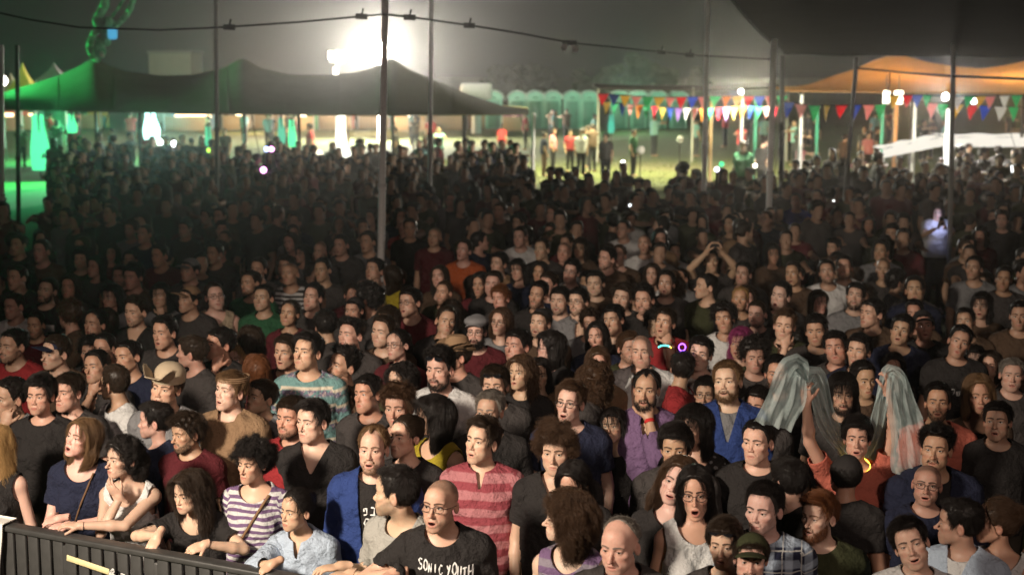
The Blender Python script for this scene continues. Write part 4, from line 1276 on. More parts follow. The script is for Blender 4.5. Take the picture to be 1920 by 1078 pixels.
GRP = 'audience packed in front of the stage'
def build_heroes():
    up = (0, 0, -1)
    # --- along the barrier, from the left
    d = rail_d(20, 975)
    r, w, g = hero(-14, 838, 'f', 'wavy', 'y', 'p', 'tank', 'black', -20, 4, dist=d+.34, label='blond long-haired woman with a bare arm at the left end of the barrier', mark='the blond woman at the left end')
    d = rail_d(90, 985)
    r, w, g = hero(154, 822, 'f', 'bob', 'l', 'p', 'scoop', 'navy', -28, 16, 10, open=.75, dist=d+.30, lean=12, turn=-4, lips=.7,
                   arms={-1: dict(at=(112, 972, d+.10), dir=(-.9, -.35, -.1), palm=(0, .3, -1), curl=.5), 1: dict(at=(128, 985, d+.04), dir=(-1, -.25, 0), palm=(0, .2, -1), curl=.55, pole=(1, .2, -.6))},
                   label='singing woman with light brown bob and navy top, hands folded on the barrier', mark='the singing bob-haired woman')
    strap(r, w, .09, 1.455, -.05, 1.12, (.16, .09, .05), r=.006)
    d = rail_d(215, 1003)
    r, w, g = hero(230, 862, 'f', 'curltail', 'k', 'b', 'strap', 'white', -42, 6, -4, open=.1, dist=d+.30, lean=14, turn=-8, nose=.8, chin=.4, jaw=.2,
                   arms={1: dict(at=(152, 985, d+.05), dir=(-1, .0, .1), palm=(0, .2, -1), curl=.4, pole=(1, -.3, -.5)), -1: dict(at=(225, 932, d+.16), dir=(-.55, -.2, .75), palm=(.3, 1, .2), curl=.45, pole=(-.2, -.6, -1))},
                   label='woman with curly dark ponytail and white strap top, arms crossed on the barrier', mark='the crossed-arms woman')
    d = rail_d(330, 1024)
    r, w, g = hero(356, 925, 'f', 'wavy', 'd', 'p', 'scoop', 'black', -30, -2, 0, dist=d+.30, lean=22, turn=-8, lips=.6, jaw=.3,
                   arms={-1: dict(at=(296, 1004, d+.03), dir=(-.3, -.75, -.6), palm=(0, .6, -.8), curl=.5, pole=(-1, .7, -.3)), 1: dict(at=(385, 1020, d+.03), dir=(-.8, -.45, -.2), palm=(0, .6, -.8), curl=.45, pole=(1, .2, -.4))},
                   label='pale woman with long wavy dark hair in black, both hands hanging over the barrier', mark='the long wavy-haired woman')
    r, w, g = hero(474, 868, 'f', 'mop', 'k', 'b', 'scoop', 'white', -26, 0, 0, dist=rail_d(474, 1045)+.55, turn=-6, pat='stripes', col2='purple', psc=26.0, smile=.0, lips=.7,
                   label='woman with short curly black hair in a purple and white striped top', mark='the striped-top woman')
    strap(r, w, .10, 1.45, -.10, 1.12, (.22, .13, .07), r=.009)
    d = rail_d(505, 1066)
    r, w, g = hero(556, 958, 'f', 'bun', 'k', 'b', 'longpolo', 'denim', -38, 4, 0, dist=d+.30, lean=16, turn=-14, jaw=.35, nose=.5,
                   arms={-1: dict(at=(512, 1056, d-.02), dir=(-.8, -.5, -.3), palm=(0, .5, -.8), curl=.5, pole=(-1, .6, -.5))},
                   label='woman with tied back black hair in a pale denim shirt, hand on the barrier', mark='the pale denim shirt woman')
    r, w, g = hero(700, 842, 'm', 'rec', 'l', 'p', 'jacket', 'blue', -8, 6, 0, open=.45, s=95, beard='short', inner='black', turn=-4, jaw=.4, wide=.3, chin=.8,
                   label='balding man with short beard in a blue jacket with orange piping', mark='the blue jacket man')
    JACKET.append((r, w, g))
    d = 6.2
    r, w, g = hero(742, 925, 'm', 'short', 'k', 'b', 'tee', 'pale', -104, 2, 0, s=97, stub=.9, lean=14, turn=-34, col2='white',
                   arms={-1: dict(at=(640, 1062, 6.9), dir=(-1, -.3, 0), palm=(0, 0, -1), curl=.5), 1: dict(at=(660, 1076, 6.8), dir=(-1, -.2, 0), palm=(0, 0, -1), curl=.5, pole=(1, .3, -.5))},
                   label='dark-haired man turned away, pale t-shirt with sunglasses hanging at the neck')
    LOOKAWAY.append((r, w, g))
    r, w, g = hero(826, 945, 'm', 'buzz', 'b', 'b', 'tee', 'black', -22, 4, 0, open=.65, s=103, glasses='sq', stub=.5, fat=.5, lean=10, turn=-6, jaw=.5,
                   arms={-1: dict(at=(742, 1074, 6.6), dir=(-1, -.4, 0), palm=(0, 0, -1), curl=.5, pole=(-1, .2, -.6))},
                   label='shaven man with glasses singing, black t-shirt with white brush lettering', mark='the black lettered t-shirt man')
    BAND.append((r, w, g))
    # --- second and third rows
    hero(904, 828, 'm', 'side', 'd', 'p', 'polo', 'pink', -32, 12, 3, open=.25, s=88, pat='stripes', col2=(.34, .07, .09), psc=11.0, turn=-8, jaw=.4, wide=.3,
         label='dark-haired man in a red and pink striped polo shirt', mark='the striped polo man')
    hero(586, 790, 'm', 'side', 'k', 'p', 'vneck', 'black', -34, 4, 0, s=89, turn=-6, smile=0, jaw=.6, label='young man with thick black hair in black v-neck, wide shoulders', mark='the black v-neck young man')
    hero(548, 783, 'm', 'low', 'd', 'c', 'tee', 'red', -28, 4, 0, s=84, beard='short', label='bearded man in red peeping past the young man in black v-neck')
    hero(577, 661, 'm', 'side', 'k', 'b', 'sweater', 'teal', -26, 12, 0, dist=9.7, pat='print', col2='purple', turn=-4, jaw=.4, label='tall dark-haired young man in a patterned pastel sweater', mark='the patterned sweater man')
    hero(760, 818, 'f', 'bun', 'd', 'p', 'tee', 'black', -34, 6, 0, s=82, label='woman with tied back dark hair in black, behind the blue jacket man', mark='the tied-hair woman in black')
    hero(747, 764, 'm', 'messy', 'b', 'c', 'tee', 'charcoal', -15, 2, s=78, label='brown-haired man half hidden behind the tied-hair woman in black')
    hero(812, 782, 'f', 'longm', 'k', 'b', 'tank', 'yellow', -88, 6, s=80, turn=-40, label='woman in profile with long black hair and a yellow tank top', mark='the yellow tank top woman')
    hero(825, 693, 'm', 'quiff', 'k', 'b', 'shirt', 'white', -24, 4, 0, dist=9.4, beard='full', glasses='sunup', label='black-bearded man in open white shirt, sunglasses pushed up on his hair', mark='the white shirt beard man')
    hero(853, 668, 'm', 'hat', 'd', 'b', 'tee', 'charcoal', -60, 4, 0, s=70, hat='fedora', hatc='tan', label='person in a tan fedora with dark band behind the white shirt beard man', mark='the tan fedora')
    hero(928, 722, 'm', 'low', 'd', 'b', 'tee', 'charcoal', -12, 2, s=78, glasses='sunup', label='brown-haired man with sunglasses on his head, between fedora and glasses man')
    hero(917, 772, 'm', 'short', 'g', 'c', 'tee', 'black', -16, 6, s=80, label='older man with greying short hair in black, behind the striped polo man', mark='the greying man in black')
    hero(893, 622, 'm', 'hat', 'k', 'p', 'tee', 'maroon', -10, 4, s=72, hat='flat', hatc='grey', beard='big', glasses='y', open=.2, label='big-bearded man in grey flat cap and maroon t-shirt', mark='the grey flat cap man')
    hero(1069, 755, 'm', 'side', 'b', 'p', 'tee', 'navy', -24, 8, 2, open=.55, smile=.8, dist=8.7, glasses='sq', turn=-6, jaw=.4, wide=.3, chin=.7, label='tall smiling man with dark-framed glasses in navy t-shirt', mark='the tall navy t-shirt man')
    hero(1043, 846, 'm', 'mop', 'b', 'b', 'vneck', 'black', -14, 2, 0, s=88, stub=0, jaw=.3, label='youth with curly brown mop in a black v-neck', mark='the curly-mop youth')
    r, w, g = hero(1212, 730, 'm', 'rec', 'k', 'c', 'longpolo', 'purple', -14, 4, 0, open=.2, dist=8.9, beard='full', turn=-4, jaw=.5,
         arms={1: dict(rel=(.01, -.085, -.165), dir=(-.25, .15, 1), palm=(-.2, 1, .1), curl=.95, pole=(.5, -.3, -1))},
         label='bearded man in purple shirt with his hand held to his mouth', mark='the purple shirt man')
    wr = w.W1; ax = unit(w.W1-w.E1)
    P, T = tube([wr-ax*.03, wr-ax*.008], .031, 14); link('wristband', mesh_from('wristband', P, T, MAT['felt']), r, col=(.55, .03, .03), col2=(0, 0, 0))
    hero(1364, 716, 'm', 'short', 'l', 'p', 'longshirt', 'blue', -24, 10, -6, open=.3, smile=1.0, dist=9.1, beard='full', inner='grey', label='grinning blond-bearded man in an open blue shirt', mark='the grinning blue shirt man')
    hero(1322, 738, 'm', 'low', 'k', 'c', 'tee', 'white', -14, 4, dist=10.0, glasses='y', beard='short', label='bearded man with glasses tucked behind the grinning blue shirt man')
    hero(1300, 803, 'f', 'longm', 'k', 'c', 'scoop', 'black', -42, 4, s=80, pat='dots', col2='grey', label='woman with long black hair in a black flowered top', mark='the flowered top woman')
    hero(1267, 840, 'm', 'pixie', 'k', 'c', 'tee', 'charcoal', -14, 0, s=84, stub=.1, label='black-fringed person in dark top, in front of the flowered top woman')
    hero(1270, 902, 'f', 'long', 'b', 'p', 'scoop', 'black', -16, 8, 16, open=.35, s=92, lips=.8, label='woman with long brown hair, head tilted, mouth open, dark top', mark='the tilted long-haired woman')
    r, w, g = hero(1304, 924, 'f', 'long', 'k', 'b', 'tank', 'white', -10, 4, 0, open=.85, smile=.4, s=96, glasses='y', lips=.8, turn=-2, label='singing woman with glasses and long black hair in white tank top', mark='the white tank top woman')
    strap(r, w, -.085, 1.44, -.085, 1.30, (.02, .02, .02), .012, .006, 'bra_strap')
    hero(1420, 828, 'm', 'crop', 'k', 'p', 'tee', 'black', -32, 4, 0, open=.1, s=86, jaw=.7, label='man with cropped black hair and strong jaw in black t-shirt', mark='the cropped-hair man in black')
    hero(1062, 972, 'f', 'curly', 'b', 'p', 'tank', 'purple', -92, 2, 0, s=100, pat='stripes', col2=(.30, .26, .32), psc=15.0, turn=-22, label='woman in profile with curly brown hair and purple striped tank top', mark='the purple tank top woman')
    hero(1074, 905, 'f', 'bob', 'k', 'b', 'tee', 'black', -20, -14, 0, s=84, label='dark-haired person mostly hidden behind the purple tank top woman')
    hero(1162, 1022, 'm', 'bald', 'g', 'p', 'jacket', 'charcoal', -28, -4, 0, open=.2, s=108, inner='black', wide=.6, jaw=.6, nose=.9, lid=.2, turn=-6, label='bald older man in dark jacket by the lower edge', mark='the bald older man')
    hero(1358, 1020, 'f', 'pixie', 'd', 'p', 'tee', 'charcoal', -20, 4, 0, open=.3, s=84, glasses='sunup', label='woman with sunglasses on short dark hair, left of the green cap', mark='the woman with sunglasses on her hair')
    hero(1408, 1046, 'm', 'hat', 'd', 'p', 'tee', 'charcoal', -10, 2, 0, s=98, hat='cap', hatc='olive', stub=.6, beard='moustache', label='man in an olive green cap and moustache at the lower edge', mark='the green cap man')
    hero(1432, 955, 'm', 'short', 'k', 'p', 'longpolo', 'navy', -34, 2, 0, s=98, pat='plaid', col2='denim', psc=11.0, stub=.5, turn=-12, label='black-haired man in a blue plaid shirt', mark='the plaid shirt man')
    hero(1478, 902, 'm', 'low', 'k', 'b', 'tee', 'black', -150, 0, 0, s=88, turn=-70, label='black-haired man with his back turned behind the plaid shirt man')
    hero(1536, 968, 'm', 'side', 'r', 'p', 'tee', 'olive', -46, 4, 0, open=.3, s=96, beard='full', turn=-18, jaw=.6, label='red-haired bearded man in an olive t-shirt', mark='the red-haired olive t-shirt man')
    hero(1708, 1020, 'm', 'side', 'k', 'p', 'polo', 'white', -18, 12, -22, open=.4, smile=1.0, s=104, turn=-6, nose=.7, lid=.2, label='young man tilting his head with a smile, black hair, white collar', mark='the tilted smiling young man')
    hero(1798, 982, 'm', 'side', 'k', 'c', 'longshirt', 'denim', -112, 2, 0, s=96, turn=-36, inner='white', label='dark-haired man in profile with a pale denim shirt collar', mark='the pale denim collar man')
    hero(1868, 980, 'f', 'bun', 'b', 'c', 'strap', 'white', -108, 2, 0, s=96, turn=-36, label='brown-haired woman turned away in a white strap top at the right', mark='the turned-away white strap woman')
    hero(1738, 908, 'm', 'buzz', 'd', 'c', 'tee', 'navy', -18, 10, 4, open=.45, s=86, glasses='sq', stub=.5, label='shaven man with black glasses, mouth open, behind the tilted smiling man', mark='the shaven glasses man')
    hero(1755, 842, 'm', 'quiff', 'k', 'c', 'jacket', 'navy', -24, 8, 0, s=88, beard='moustache', stub=.5, inner='black', label='man with thick black hair and moustache in navy jacket', mark='the moustache man')
    d = 7.4
    r, w, g = hero(1607, 822, 'f', 'pixie', 'k', 'b', 'tee', 'coral', -14, 8, 0, open=.4, s=82, turn=-2, lips=.7,
         arms={-1: dict(at=(1499, 712, 7.85), dir=(-.1, 0, 1), palm=(.6, .6, 0), curl=.8, pole=(-1, 0, -.3)), 1: dict(at=(1664, 735, 7.95), dir=(.05, 0, 1), palm=(-.6, .6, 0), curl=.8, pole=(1, 0, -.3))},
         label='short-haired woman in coral waving a mint scarf with both arms raised', mark='the coral top woman')
    SCARF.append((r, w))
    hero(1585, 892, 'm', 'hat', 'k', 'c', 'tee', 'black', 178, 0, 0, s=84, turn=150, hat='beanie', hatc='black', label='person seen from behind in a smooth black beanie', mark='the black beanie')
    hero(1580, 738, 'm', 'longm', 'k', 'c', 'tee', 'charcoal', -10, 2, 0, s=76, beard='full', label='bearded man with long black hair between the two scarf ends', mark='the long-haired beard man')
    hero(1456, 700, 'm', 'short', 'k', 'c', 'tee', 'charcoal', -10, 4, 0, s=76, beard='short', label='black-haired man behind the left end of the mint scarf')
    hero(1758, 755, 'm', 'short', 'k', 'c', 'tee', 'coral', -16, 10, 0, open=.2, s=76, beard='short', label='short-haired bearded man right of the mint scarf')
    hero(1836, 742, 'f', 'long', 'l', 'c', 'scoop', 'brown', -12, 4, 0, s=80, label='woman with long light brown hair in dim light at the right', mark='the long light-haired woman')
    # --- left group behind the barrier row
    hero(290, 790, 'm', 'side', 'k', 'b', 'tee', 'navy', -86, 2, 0, dist=8.9, turn=-40, stub=.4, label='dark-haired man in sharp left profile, navy t-shirt', mark='the left-profile navy man')
    hero(350, 812, 'm', 'messy', 'd', 'c', 'tee', 'maroon', -44, -2, 0, dist=8.7, beard='short', label='stubbly man in maroon looking down, behind the long wavy-haired woman', mark='the maroon looking-down man')
    hero(432, 733, 'm', 'low', 'l', 'p', 'longshirt', 'tan', -32, 12, 4, open=.35, dist=9.0, hat='band', hatc='tan', inner='tan', label='man with a tan headband and tan shirt, mouth open, gazing up', mark='the tan headband man')
    strap(r, w, .1, 1.45, -.1, 1.15, (.07, .04, .025), r=.006) if 0 else None
    hero(312, 727, 'm', 'hat', 'b', 'b', 'tee', 'grey', -14, 4, 8, dist=9.0, hat='floppy', hatc='beige', label='man under a beige cap with wide curled brim', mark='the beige brimmed cap')
    hero(128, 735, 'm', 'low', 'd', 'b', 'tee', 'charcoal', -22, 4, s=82, label='dark-haired long-faced man behind the singing bob-haired woman', mark='the long-faced man')
    hero(76, 742, 'f', 'pixie', 'k', 'b', 'tee', 'black', -6, 4, s=80, label='black-fringed person left of the long-faced man')
    hero(140, 795, 'm', 'short', 'k', 'c', 'tee', 'charcoal', -22, 0, dist=9.2, label='black-haired man right behind the singing bob-haired woman')
    hero(40, 820, 'f', 'long', 'k', 'b', 'scoop', 'charcoal', -18, 2, dist=9.3, label='dark-haired woman behind the blond woman at the left end')

JACKET, LOOKAWAY, BAND, SCARF = [], [], [], []

# dimmer rows: px, py, sex, hair, colour, skin, top, colour, yaw, head px, extras
ROWS = [
 (25,648,'m','short','k','c','tee','red',-15,70,dict(beard='short')),(105,662,'m','short','d','b','tee','brown',-22,72,dict(hat='cap',hatc='navy')),
 (182,690,'m','short','k','c','tee','charcoal',-12,66,{}),(197,655,'m','crop','k','c','tee','maroon',-15,62,dict(glasses='y')),
 (255,585,'m','quiff','d','p','vneck','black',-24,68,dict(beard='short')),(309,624,'m','side','k','b','tee','charcoal',-20,68,dict(smile=.6)),
 (403,556,'m','crop','d','p','tank','beige',25,64,dict(glasses='y')),(412,646,'m','low','k','c','tee','black',-40,70,{}),
 (447,676,'f','wavy','y','p','tee','brown',-15,58,{}),(480,695,'f','bob','r','c','tee','maroon',-150,66,{}),
 (179,607,'f','bun','k','c','tee','black',-20,60,{}),(210,558,'f','longm','k','c','tee','grey',-15,52,{}),
 (302,556,'f','longm','k','b','tee','grey',-8,52,{}),(89,545,'m','short','d','b','tee','black',-5,60,dict(beard='full')),
 (355,562,'m','hat','k','c','tee','charcoal',-20,56,dict(hat='cap',hatc='tan')),(470,532,'m','short','d','c','tee','green',-20,58,dict(beard='short')),
 (494,560,'m','short','k','c','tee','green',-15,58,{}),(543,588,'f','tail','d','c','tee','maroon',-10,58,{}),
 (544,514,'m','buzz','d','c','tee','white',-10,58,dict(pat='stripes',col2='charcoal',psc=24.0)),(587,558,'m','short','k','b','tee','charcoal',-12,60,{}),
 (605,508,'m','short','k','c','tee','charcoal',-8,54,{}),(537,661,'m','low','d','c','tee','maroon',-12,68,{}),
 (644,686,'m','quiff','k','c','tee','brown',-42,76,dict(beard='short')),(658,629,'m','quiff','k','b','tee','charcoal',-20,68,{}),
 (664,582,'f','hat','k','c','tee','charcoal',-15,54,dict(hat='beanie',hatc='black')),(690,560,'m','afro','k','c','tee','charcoal',-110,66,{}),
 (703,508,'m','low','k','c','tee','grey',-25,60,dict(pitch=18)),(719,624,'m','short','d','b','tee','brown',-25,64,{}),
 (746,648,'f','bun','k','b','vneck','maroon',-25,70,dict(glasses='y')),(769,568,'m','low','k','c','tee','maroon',-22,64,dict(glasses='y')),
 (836,602,'m','crop','d','c','tee','black',15,62,dict(hand=1)),(824,520,'f','long','d','b','scoop','brown',-10,58,{}),
 (939,604,'f','bob','b','b','tee','grey',-12,60,dict(glasses='y')),(939,560,'f','pixie','r','b','tee','charcoal',-12,52,{}),
 (925,532,'m','short','d','b','tee','black',-14,54,{}),(900,534,'f','long','k','c','tee','maroon',-10,54,{}),
 (977,700,'f','wavy','b','b','tee','black',-25,76,{}),(1032,652,'f','longm','k','p','tee','black',-92,74,dict(glasses='sq')),
 (1119,632,'f','bob','k','b','tee','navy',-10,62,{}),(1013,606,'m','hat','d','b','tee','brown',-10,64,dict(hat='beanie',hatc='black',beard='short')),
 (1009,553,'m','short','k','c','tee','black',-10,58,dict(beard='short')),(1050,564,'m','low','k','b','tee','grey',-16,60,dict(beard='short')),
 (1085,566,'m','low','k','p','tee','grey',-18,60,dict(beard='short',glasses='y')),(1116,711,'f','curly','b','c','tee','charcoal',170,76,{}),
 (1167,558,'m','messy','d','b','tee','charcoal',-18,60,{}),(1208,563,'m','quiff','k','b','tee','black',-12,64,dict(beard='moustache',stub=.6)),
 (1249,533,'m','short','k','c','tee','charcoal',-12,58,dict(beard='short')),(1247,605,'m','low','d','b','tee','red',-20,62,dict(open=.3)),
 (1203,660,'m','buzz','d','b','jacket','white',-10,72,dict(inner='white',stub=.5)),(1313,663,'m','low','k','p','tee','white',-15,74,dict(stub=0)),
 (1388,644,'f','longm','v','c','tee','olive',-12,60,dict(hat='glowband')),(1358,598,'m','afro','k','c','tee','white',-15,58,{}),
 (1388,562,'m','crop','y','c','tee','charcoal',-12,50,{}),(1324,538,'m','short','k','b','tee','olive',-75,60,{}),
 (1116,532,'m','short','k','b','tee','brown',-15,56,{}),(1071,510,'m','low','k','b','tee','grey',-15,54,dict(glasses='y')),
 (1013,512,'f','long','k','c','tee','navy',-10,52,{}),(971,507,'f','longm','k','b','tee','navy',-10,54,{}),
 (1138,485,'m','short','k','p','tee','brown',-30,56,dict(beard='short')),(1208,458,'m','buzz','d','b','tee','white',-10,52,dict(stub=.6)),
 (1088,466,'f','longm','d','c','tee','brown',-8,50,{}),(1057,474,'f','buzz','d','b','tee','grey',-8,48,{}),(1016,469,'m','short','d','b','tee','charcoal',-14,48,{}),
 (1333,490,'m','short','k','b','tee','charcoal',0,48,dict(phone=1)),(1394,513,'m','short','k','c','tee','charcoal',-12,50,{}),
 (1471,611,'m','side','b','p','tee','olive',-8,70,dict(hand=1)),(1464,555,'m','short','k','p','tee','black',-30,66,dict(open=.9)),
 (1604,555,'m','low','k','b','tee','grey',-10,66,dict(beard='full')),(1583,502,'m','short','k','b','tee','white',-12,60,dict(beard='short')),
 (1551,510,'m','short','k','c','tee','white',-12,54,dict(beard='short')),(1635,588,'m','low','k','b','jacket','brown',-50,66,dict(inner='brown')),
 (1610,658,'m','low','k','b','tee','navy',-18,70,dict(stub=.5)),(1567,652,'m','low','k','c','tee','charcoal',-10,66,dict(stub=.5)),
 (1675,690,'f','bob','k','c','tee','black',-10,58,{}),(1799,641,'m','short','k','c','tee','black',-10,66,dict(roll=16,print=1)),
 (1828,677,'f','longm','k','b','tee','black',-15,56,{}),(1857,685,'f','bob','d','b','tee','black',-25,58,{}),
 (1897,702,'m','short','g','b','tee','charcoal',-10,66,{}),(1715,544,'m','short','k','c','tee','navy',-12,56,{}),
 (1732,611,'m','hat','k','d','tee','black',-12,58,dict(hat='cap',hatc='black')),(1840,574,'f','longm','k','c','tee','brown',-15,60,{}),
 (1810,603,'m','short','k','c','tee','brown',-20,56,{}),(1911,592,'m','short','k','c','tee','brown',-10,64,{}),(1882,523,'m','short','k','d','tee','charcoal',-10,56,{}),
 (1826,504,'m','short','k','c','tee','grey',-25,56,{}),(1652,472,'m','side','k','c','tee','grey',-20,52,{}),(1656,505,'f','buzz','k','c','tee','charcoal',-10,52,{}),
 (1487,514,'m','crop','d','c','tee','brown',-15,48,{}),(403,476,'m','short','k','c','tee','charcoal',-12,52,{}),(356,507,'m','hat','k','c','tee','charcoal',-15,52,dict(hat='cap',hatc='grey')),
 (250,520,'m','messy','k','c','tee','brown',-12,56,{}),(33,522,'m','short','d','b','tee','charcoal',-20,50,{}),(79,472,'m','short','d','b','tee','brown',-10,50,{}),
 (35,460,'m','short','d','b','tee','charcoal',-14,46,{}),(485,505,'m','crop','d','b','tee','charcoal',-12,54,{}),(600,472,'f','buzz','k','b','tee','charcoal',-12,50,{}),
 (760,424,'m','buzz','d','b','tee','red',-15,46,{}),(815,445,'m','buzz','d','b','tee','maroon',-15,46,{}),(845,376,'m','short','d','b','jacket','grey',-5,42,dict(inner='black')),
 (975,445,'m','short','d','b','tee','white',-15,48,{}),(1160,480,'m','short','b','b','tee','brown',-12,44,{}),(1492,378,'m','short','d','c','sweater','royal',-5,42,{}),
 (545,455,'f','long','d','b','tee','brown',-10,44,{}),(640,460,'m','short','k','b','tee','charcoal',-14,46,{}),(690,455,'m','short','d','b','tee','grey',-14,44,{}),
 (870,470,'m','short','d','b','tee','orange',-14,48,{}),(735,520,'f','long','d','c','tee','yellow',-120,50,{}),(300,480,'m','short','k','c','tee','maroon',-15,48,{}),
 (180,500,'f','long','k','c','tee','charcoal',-12,48,{}),(130,590,'m','messy','b','c','tee','brown',-140,60,{}),(240,670,'m','short','k','c','tee','navy',-15,66,{}),
 (360,660,'m','low','d','c','tee','charcoal',-100,66,{}),(470,640,'f','longm','d','c','tee','charcoal',-150,62,{}),(610,610,'m','low','k','c','tee','charcoal',-160,60,{}),
 (970,650,'m','low','k','c','tee','maroon',-25,64,{}),(1150,600,'m','low','k','c','tee','charcoal',-20,60,{}),(1280,690,'m','low','k','c','tee','red',170,66,{}),
 (1420,760,'m','low','k','c','tee','charcoal',-20,72,{}),(1530,620,'m','low','k','c','tee','charcoal',-15,64,{}),(1690,620,'m','low','k','c','tee','navy',-15,62,{}),
 (1870,790,'m','low','k','c','tee','black',-15,76,{}),
(1150,800,'f','longm','k','c','tee','black',-15,74,{}),



 (215,720,'m','short','d','c','tee','white',-120,72,{}),(20,745,'m','short','k','c','tee','grey',-40,74,{}),(490,745,'m','low','d','c','tee','grey',-25,72,{}),
 (690,740,'m','low','k','c','tee','charcoal',-20,74,{}),
]
CLN = {'charcoal': 'dark grey', 'royal': 'royal blue', 'tan': 'tan'}
TOPN = {'tee': 't-shirt', 'scoop': 'top', 'vneck': 'v-neck', 'tank': 'tank top', 'strap': 'strap top', 'shirt': 'shirt', 'jacket': 'jacket', 'sweater': 'sweater'}
HADJ = {'short': '', 'crop': 'crop-headed ', 'low': '', 'side': '', 'quiff': 'quiffed ', 'messy': 'tousled ', 'mop': 'curly ', 'buzz': 'shaven ', 'long': 'long-haired ', 'longm': 'long-haired ',
        'wavy': 'wavy-haired ', 'bob': 'bob-haired ', 'bun': 'tied-haired ', 'tail': 'ponytailed ', 'curly': 'curly-haired ', 'afro': 'afro-haired ', 'pixie': 'short-haired ', 'hat': '', 'rec': 'balding ', 'bald': 'bald '}
def short_look(sex, hair, hc, top, col, ex):
    n = 'woman' if sex == 'f' else 'man'
    pre = HADJ[hair]
    if not ex.get('hat') and hair not in ('buzz',): pre = HCNAME[hc]+'-haired ' if not pre else pre.strip()+' '+('' if hc in 'kd' else HCNAME[hc]+'-haired ').replace('-haired ', '') if 0 else (HCNAME[hc]+'-haired ' if pre == '' else pre)
    if ex.get('beard'): pre = ('moustached ' if ex['beard'] == 'moustache' else 'bearded ')+('' if ex.get('hat') else pre)
    if ex.get('glasses'): pre = 'bespectacled '+pre
    pre = ' '.join(pre.split()[:2])
    s = (pre+' '+n).strip()+' in '+('striped' if ex.get('pat') else CLN.get(col, col))+' '+TOPN[top]
    if ex.get('hat') in ('cap', 'beanie'): s += ' and '+ex['hatc']+' '+ex['hat']
    if ex.get('hat') == 'glowband': s = 'pink-haired woman wearing a glowing violet headband'
    return s
USED = {}
MARKS2 = [(1208, 563, 'the black-moustached quiffed man'), (403, 556, 'the beige tank top man'), (1333, 480, 'the man holding up a phone'), (715, 430, 'the thick steel pole'),
          (89, 545, 'the white-print t-shirt man'), (1203, 660, 'the white jacket man'), (1324, 538, 'the olive profile man'), (1032, 652, 'the profile woman with glasses'),
          (544, 514, 'the black and white striped man'), (1464, 555, 'the shouting man'), (1799, 641, 'the white-lettered tilted man'), (1583, 502, 'the bearded white t-shirt man'),
          (824, 520, 'the long-haired woman in brown'), (1388, 644, 'the violet glow headband'), (690, 560, 'the afro-haired man'), (1635, 588, 'the brown jacket man'), (845, 376, 'the grey jacket man'),
          (1492, 378, 'the royal blue sweater man'), (1745, 430, 'the woman lit by her phone'), (1208, 458, 'the shaven white t-shirt man')]
def place_label(px, py, lk):
    M_ = [m for m in HEROES+MARKS2 if math.hypot(m[0]-px, m[1]-py) > 12]
    M_.sort(key=lambda m: math.hypot(m[0]-px, (m[1]-py)*1.1))
    for mx, my, ph in M_[:6]:
        dx, dy = px-mx, py-my
        w = 'left of' if dx < 0 else 'right of'
        if abs(dx) < abs(dy)*.8: w = 'behind' if dy < 0 else 'in front of'
        l = '%s, %s %s' % (lk, w, ph)
        if l not in USED and len(l.split()) <= 16: USED[l] = 1; return l
    return lk
def build_rows():
    for (px, py, sex, hair, hc, sk, top, col, yaw, s, ex) in ROWS:
        ex = dict(ex); hand = ex.pop('hand', 0); phone = ex.pop('phone', 0); pr = ex.pop('print', 0)
        lk = short_look(sex, hair, hc, top, col, ex)
        z = None
        rg = np.random.RandomState(int(px*31+py))
        d = FPX*.243/s; z = at(px, py, d).z; tgt = 1.54 if sex == 'm' else 1.49
        z = tgt+max(-.08, min(.12, (z-tgt)*.5))
        kw = dict(ex); kw.setdefault('pitch', rg.uniform(1, 12)); kw.setdefault('smile', .35); kw.setdefault('open', rg.choice([0, 0, .25, .4]))
        kw.setdefault('roll', rg.uniform(-9, 9)); kw.setdefault('lean', rg.uniform(-3, 10))
        if not hand and not phone and rg.rand() < .10:
            k = int(rg.choice([-1, 1])); kw['arms'] = {k: dict(rel=(.02*k, -.085, -.165), dir=(-.25*k, .15, 1), palm=(-.2*k, 1, .1), curl=.95, pole=(.5*k, -.3, -1))}
        if hand:
            e = atz(px, py, z); kw['arms'] = {-1: dict(at=(e.x-.01, e.y-.09, z-.155), pix=False, dir=(.1, .1, 1), palm=(0, 1, .1), curl=.9, pole=(-.3, -.2, -1))}
        if phone:
            e = atz(px, py, z)
            kw['arms'] = {k: dict(at=(e.x+k*.085, e.y-.26, z+.13), pix=False, dir=(-k*.3, -.1, 1), palm=(-k, 0, 0), curl=.7, pole=(k, 0, -.5)) for k in (-1, 1)}
            lk = 'man holding a dark phone up with both hands'
        r, w, g = person(px, py, sex, hair, hc, sk, top, col, yaw-(rg.uniform(0, 16) if abs(yaw) < 60 and yaw < 0 else 0), z=z, q=1 if s < 71 else 2 if s > 76 and py < 800 and px < 1300 else 1, label='?', **kw)
        r['label'] = place_label(px, py, lk)
        r['group'] = GRP
        if px == 89: PRINTS.append((r, w, g, 0))
        if pr: PRINTS.append((r, w, g, 1))
        if phone: PHONE.append((r, w))
PRINTS, PHONE = [], []
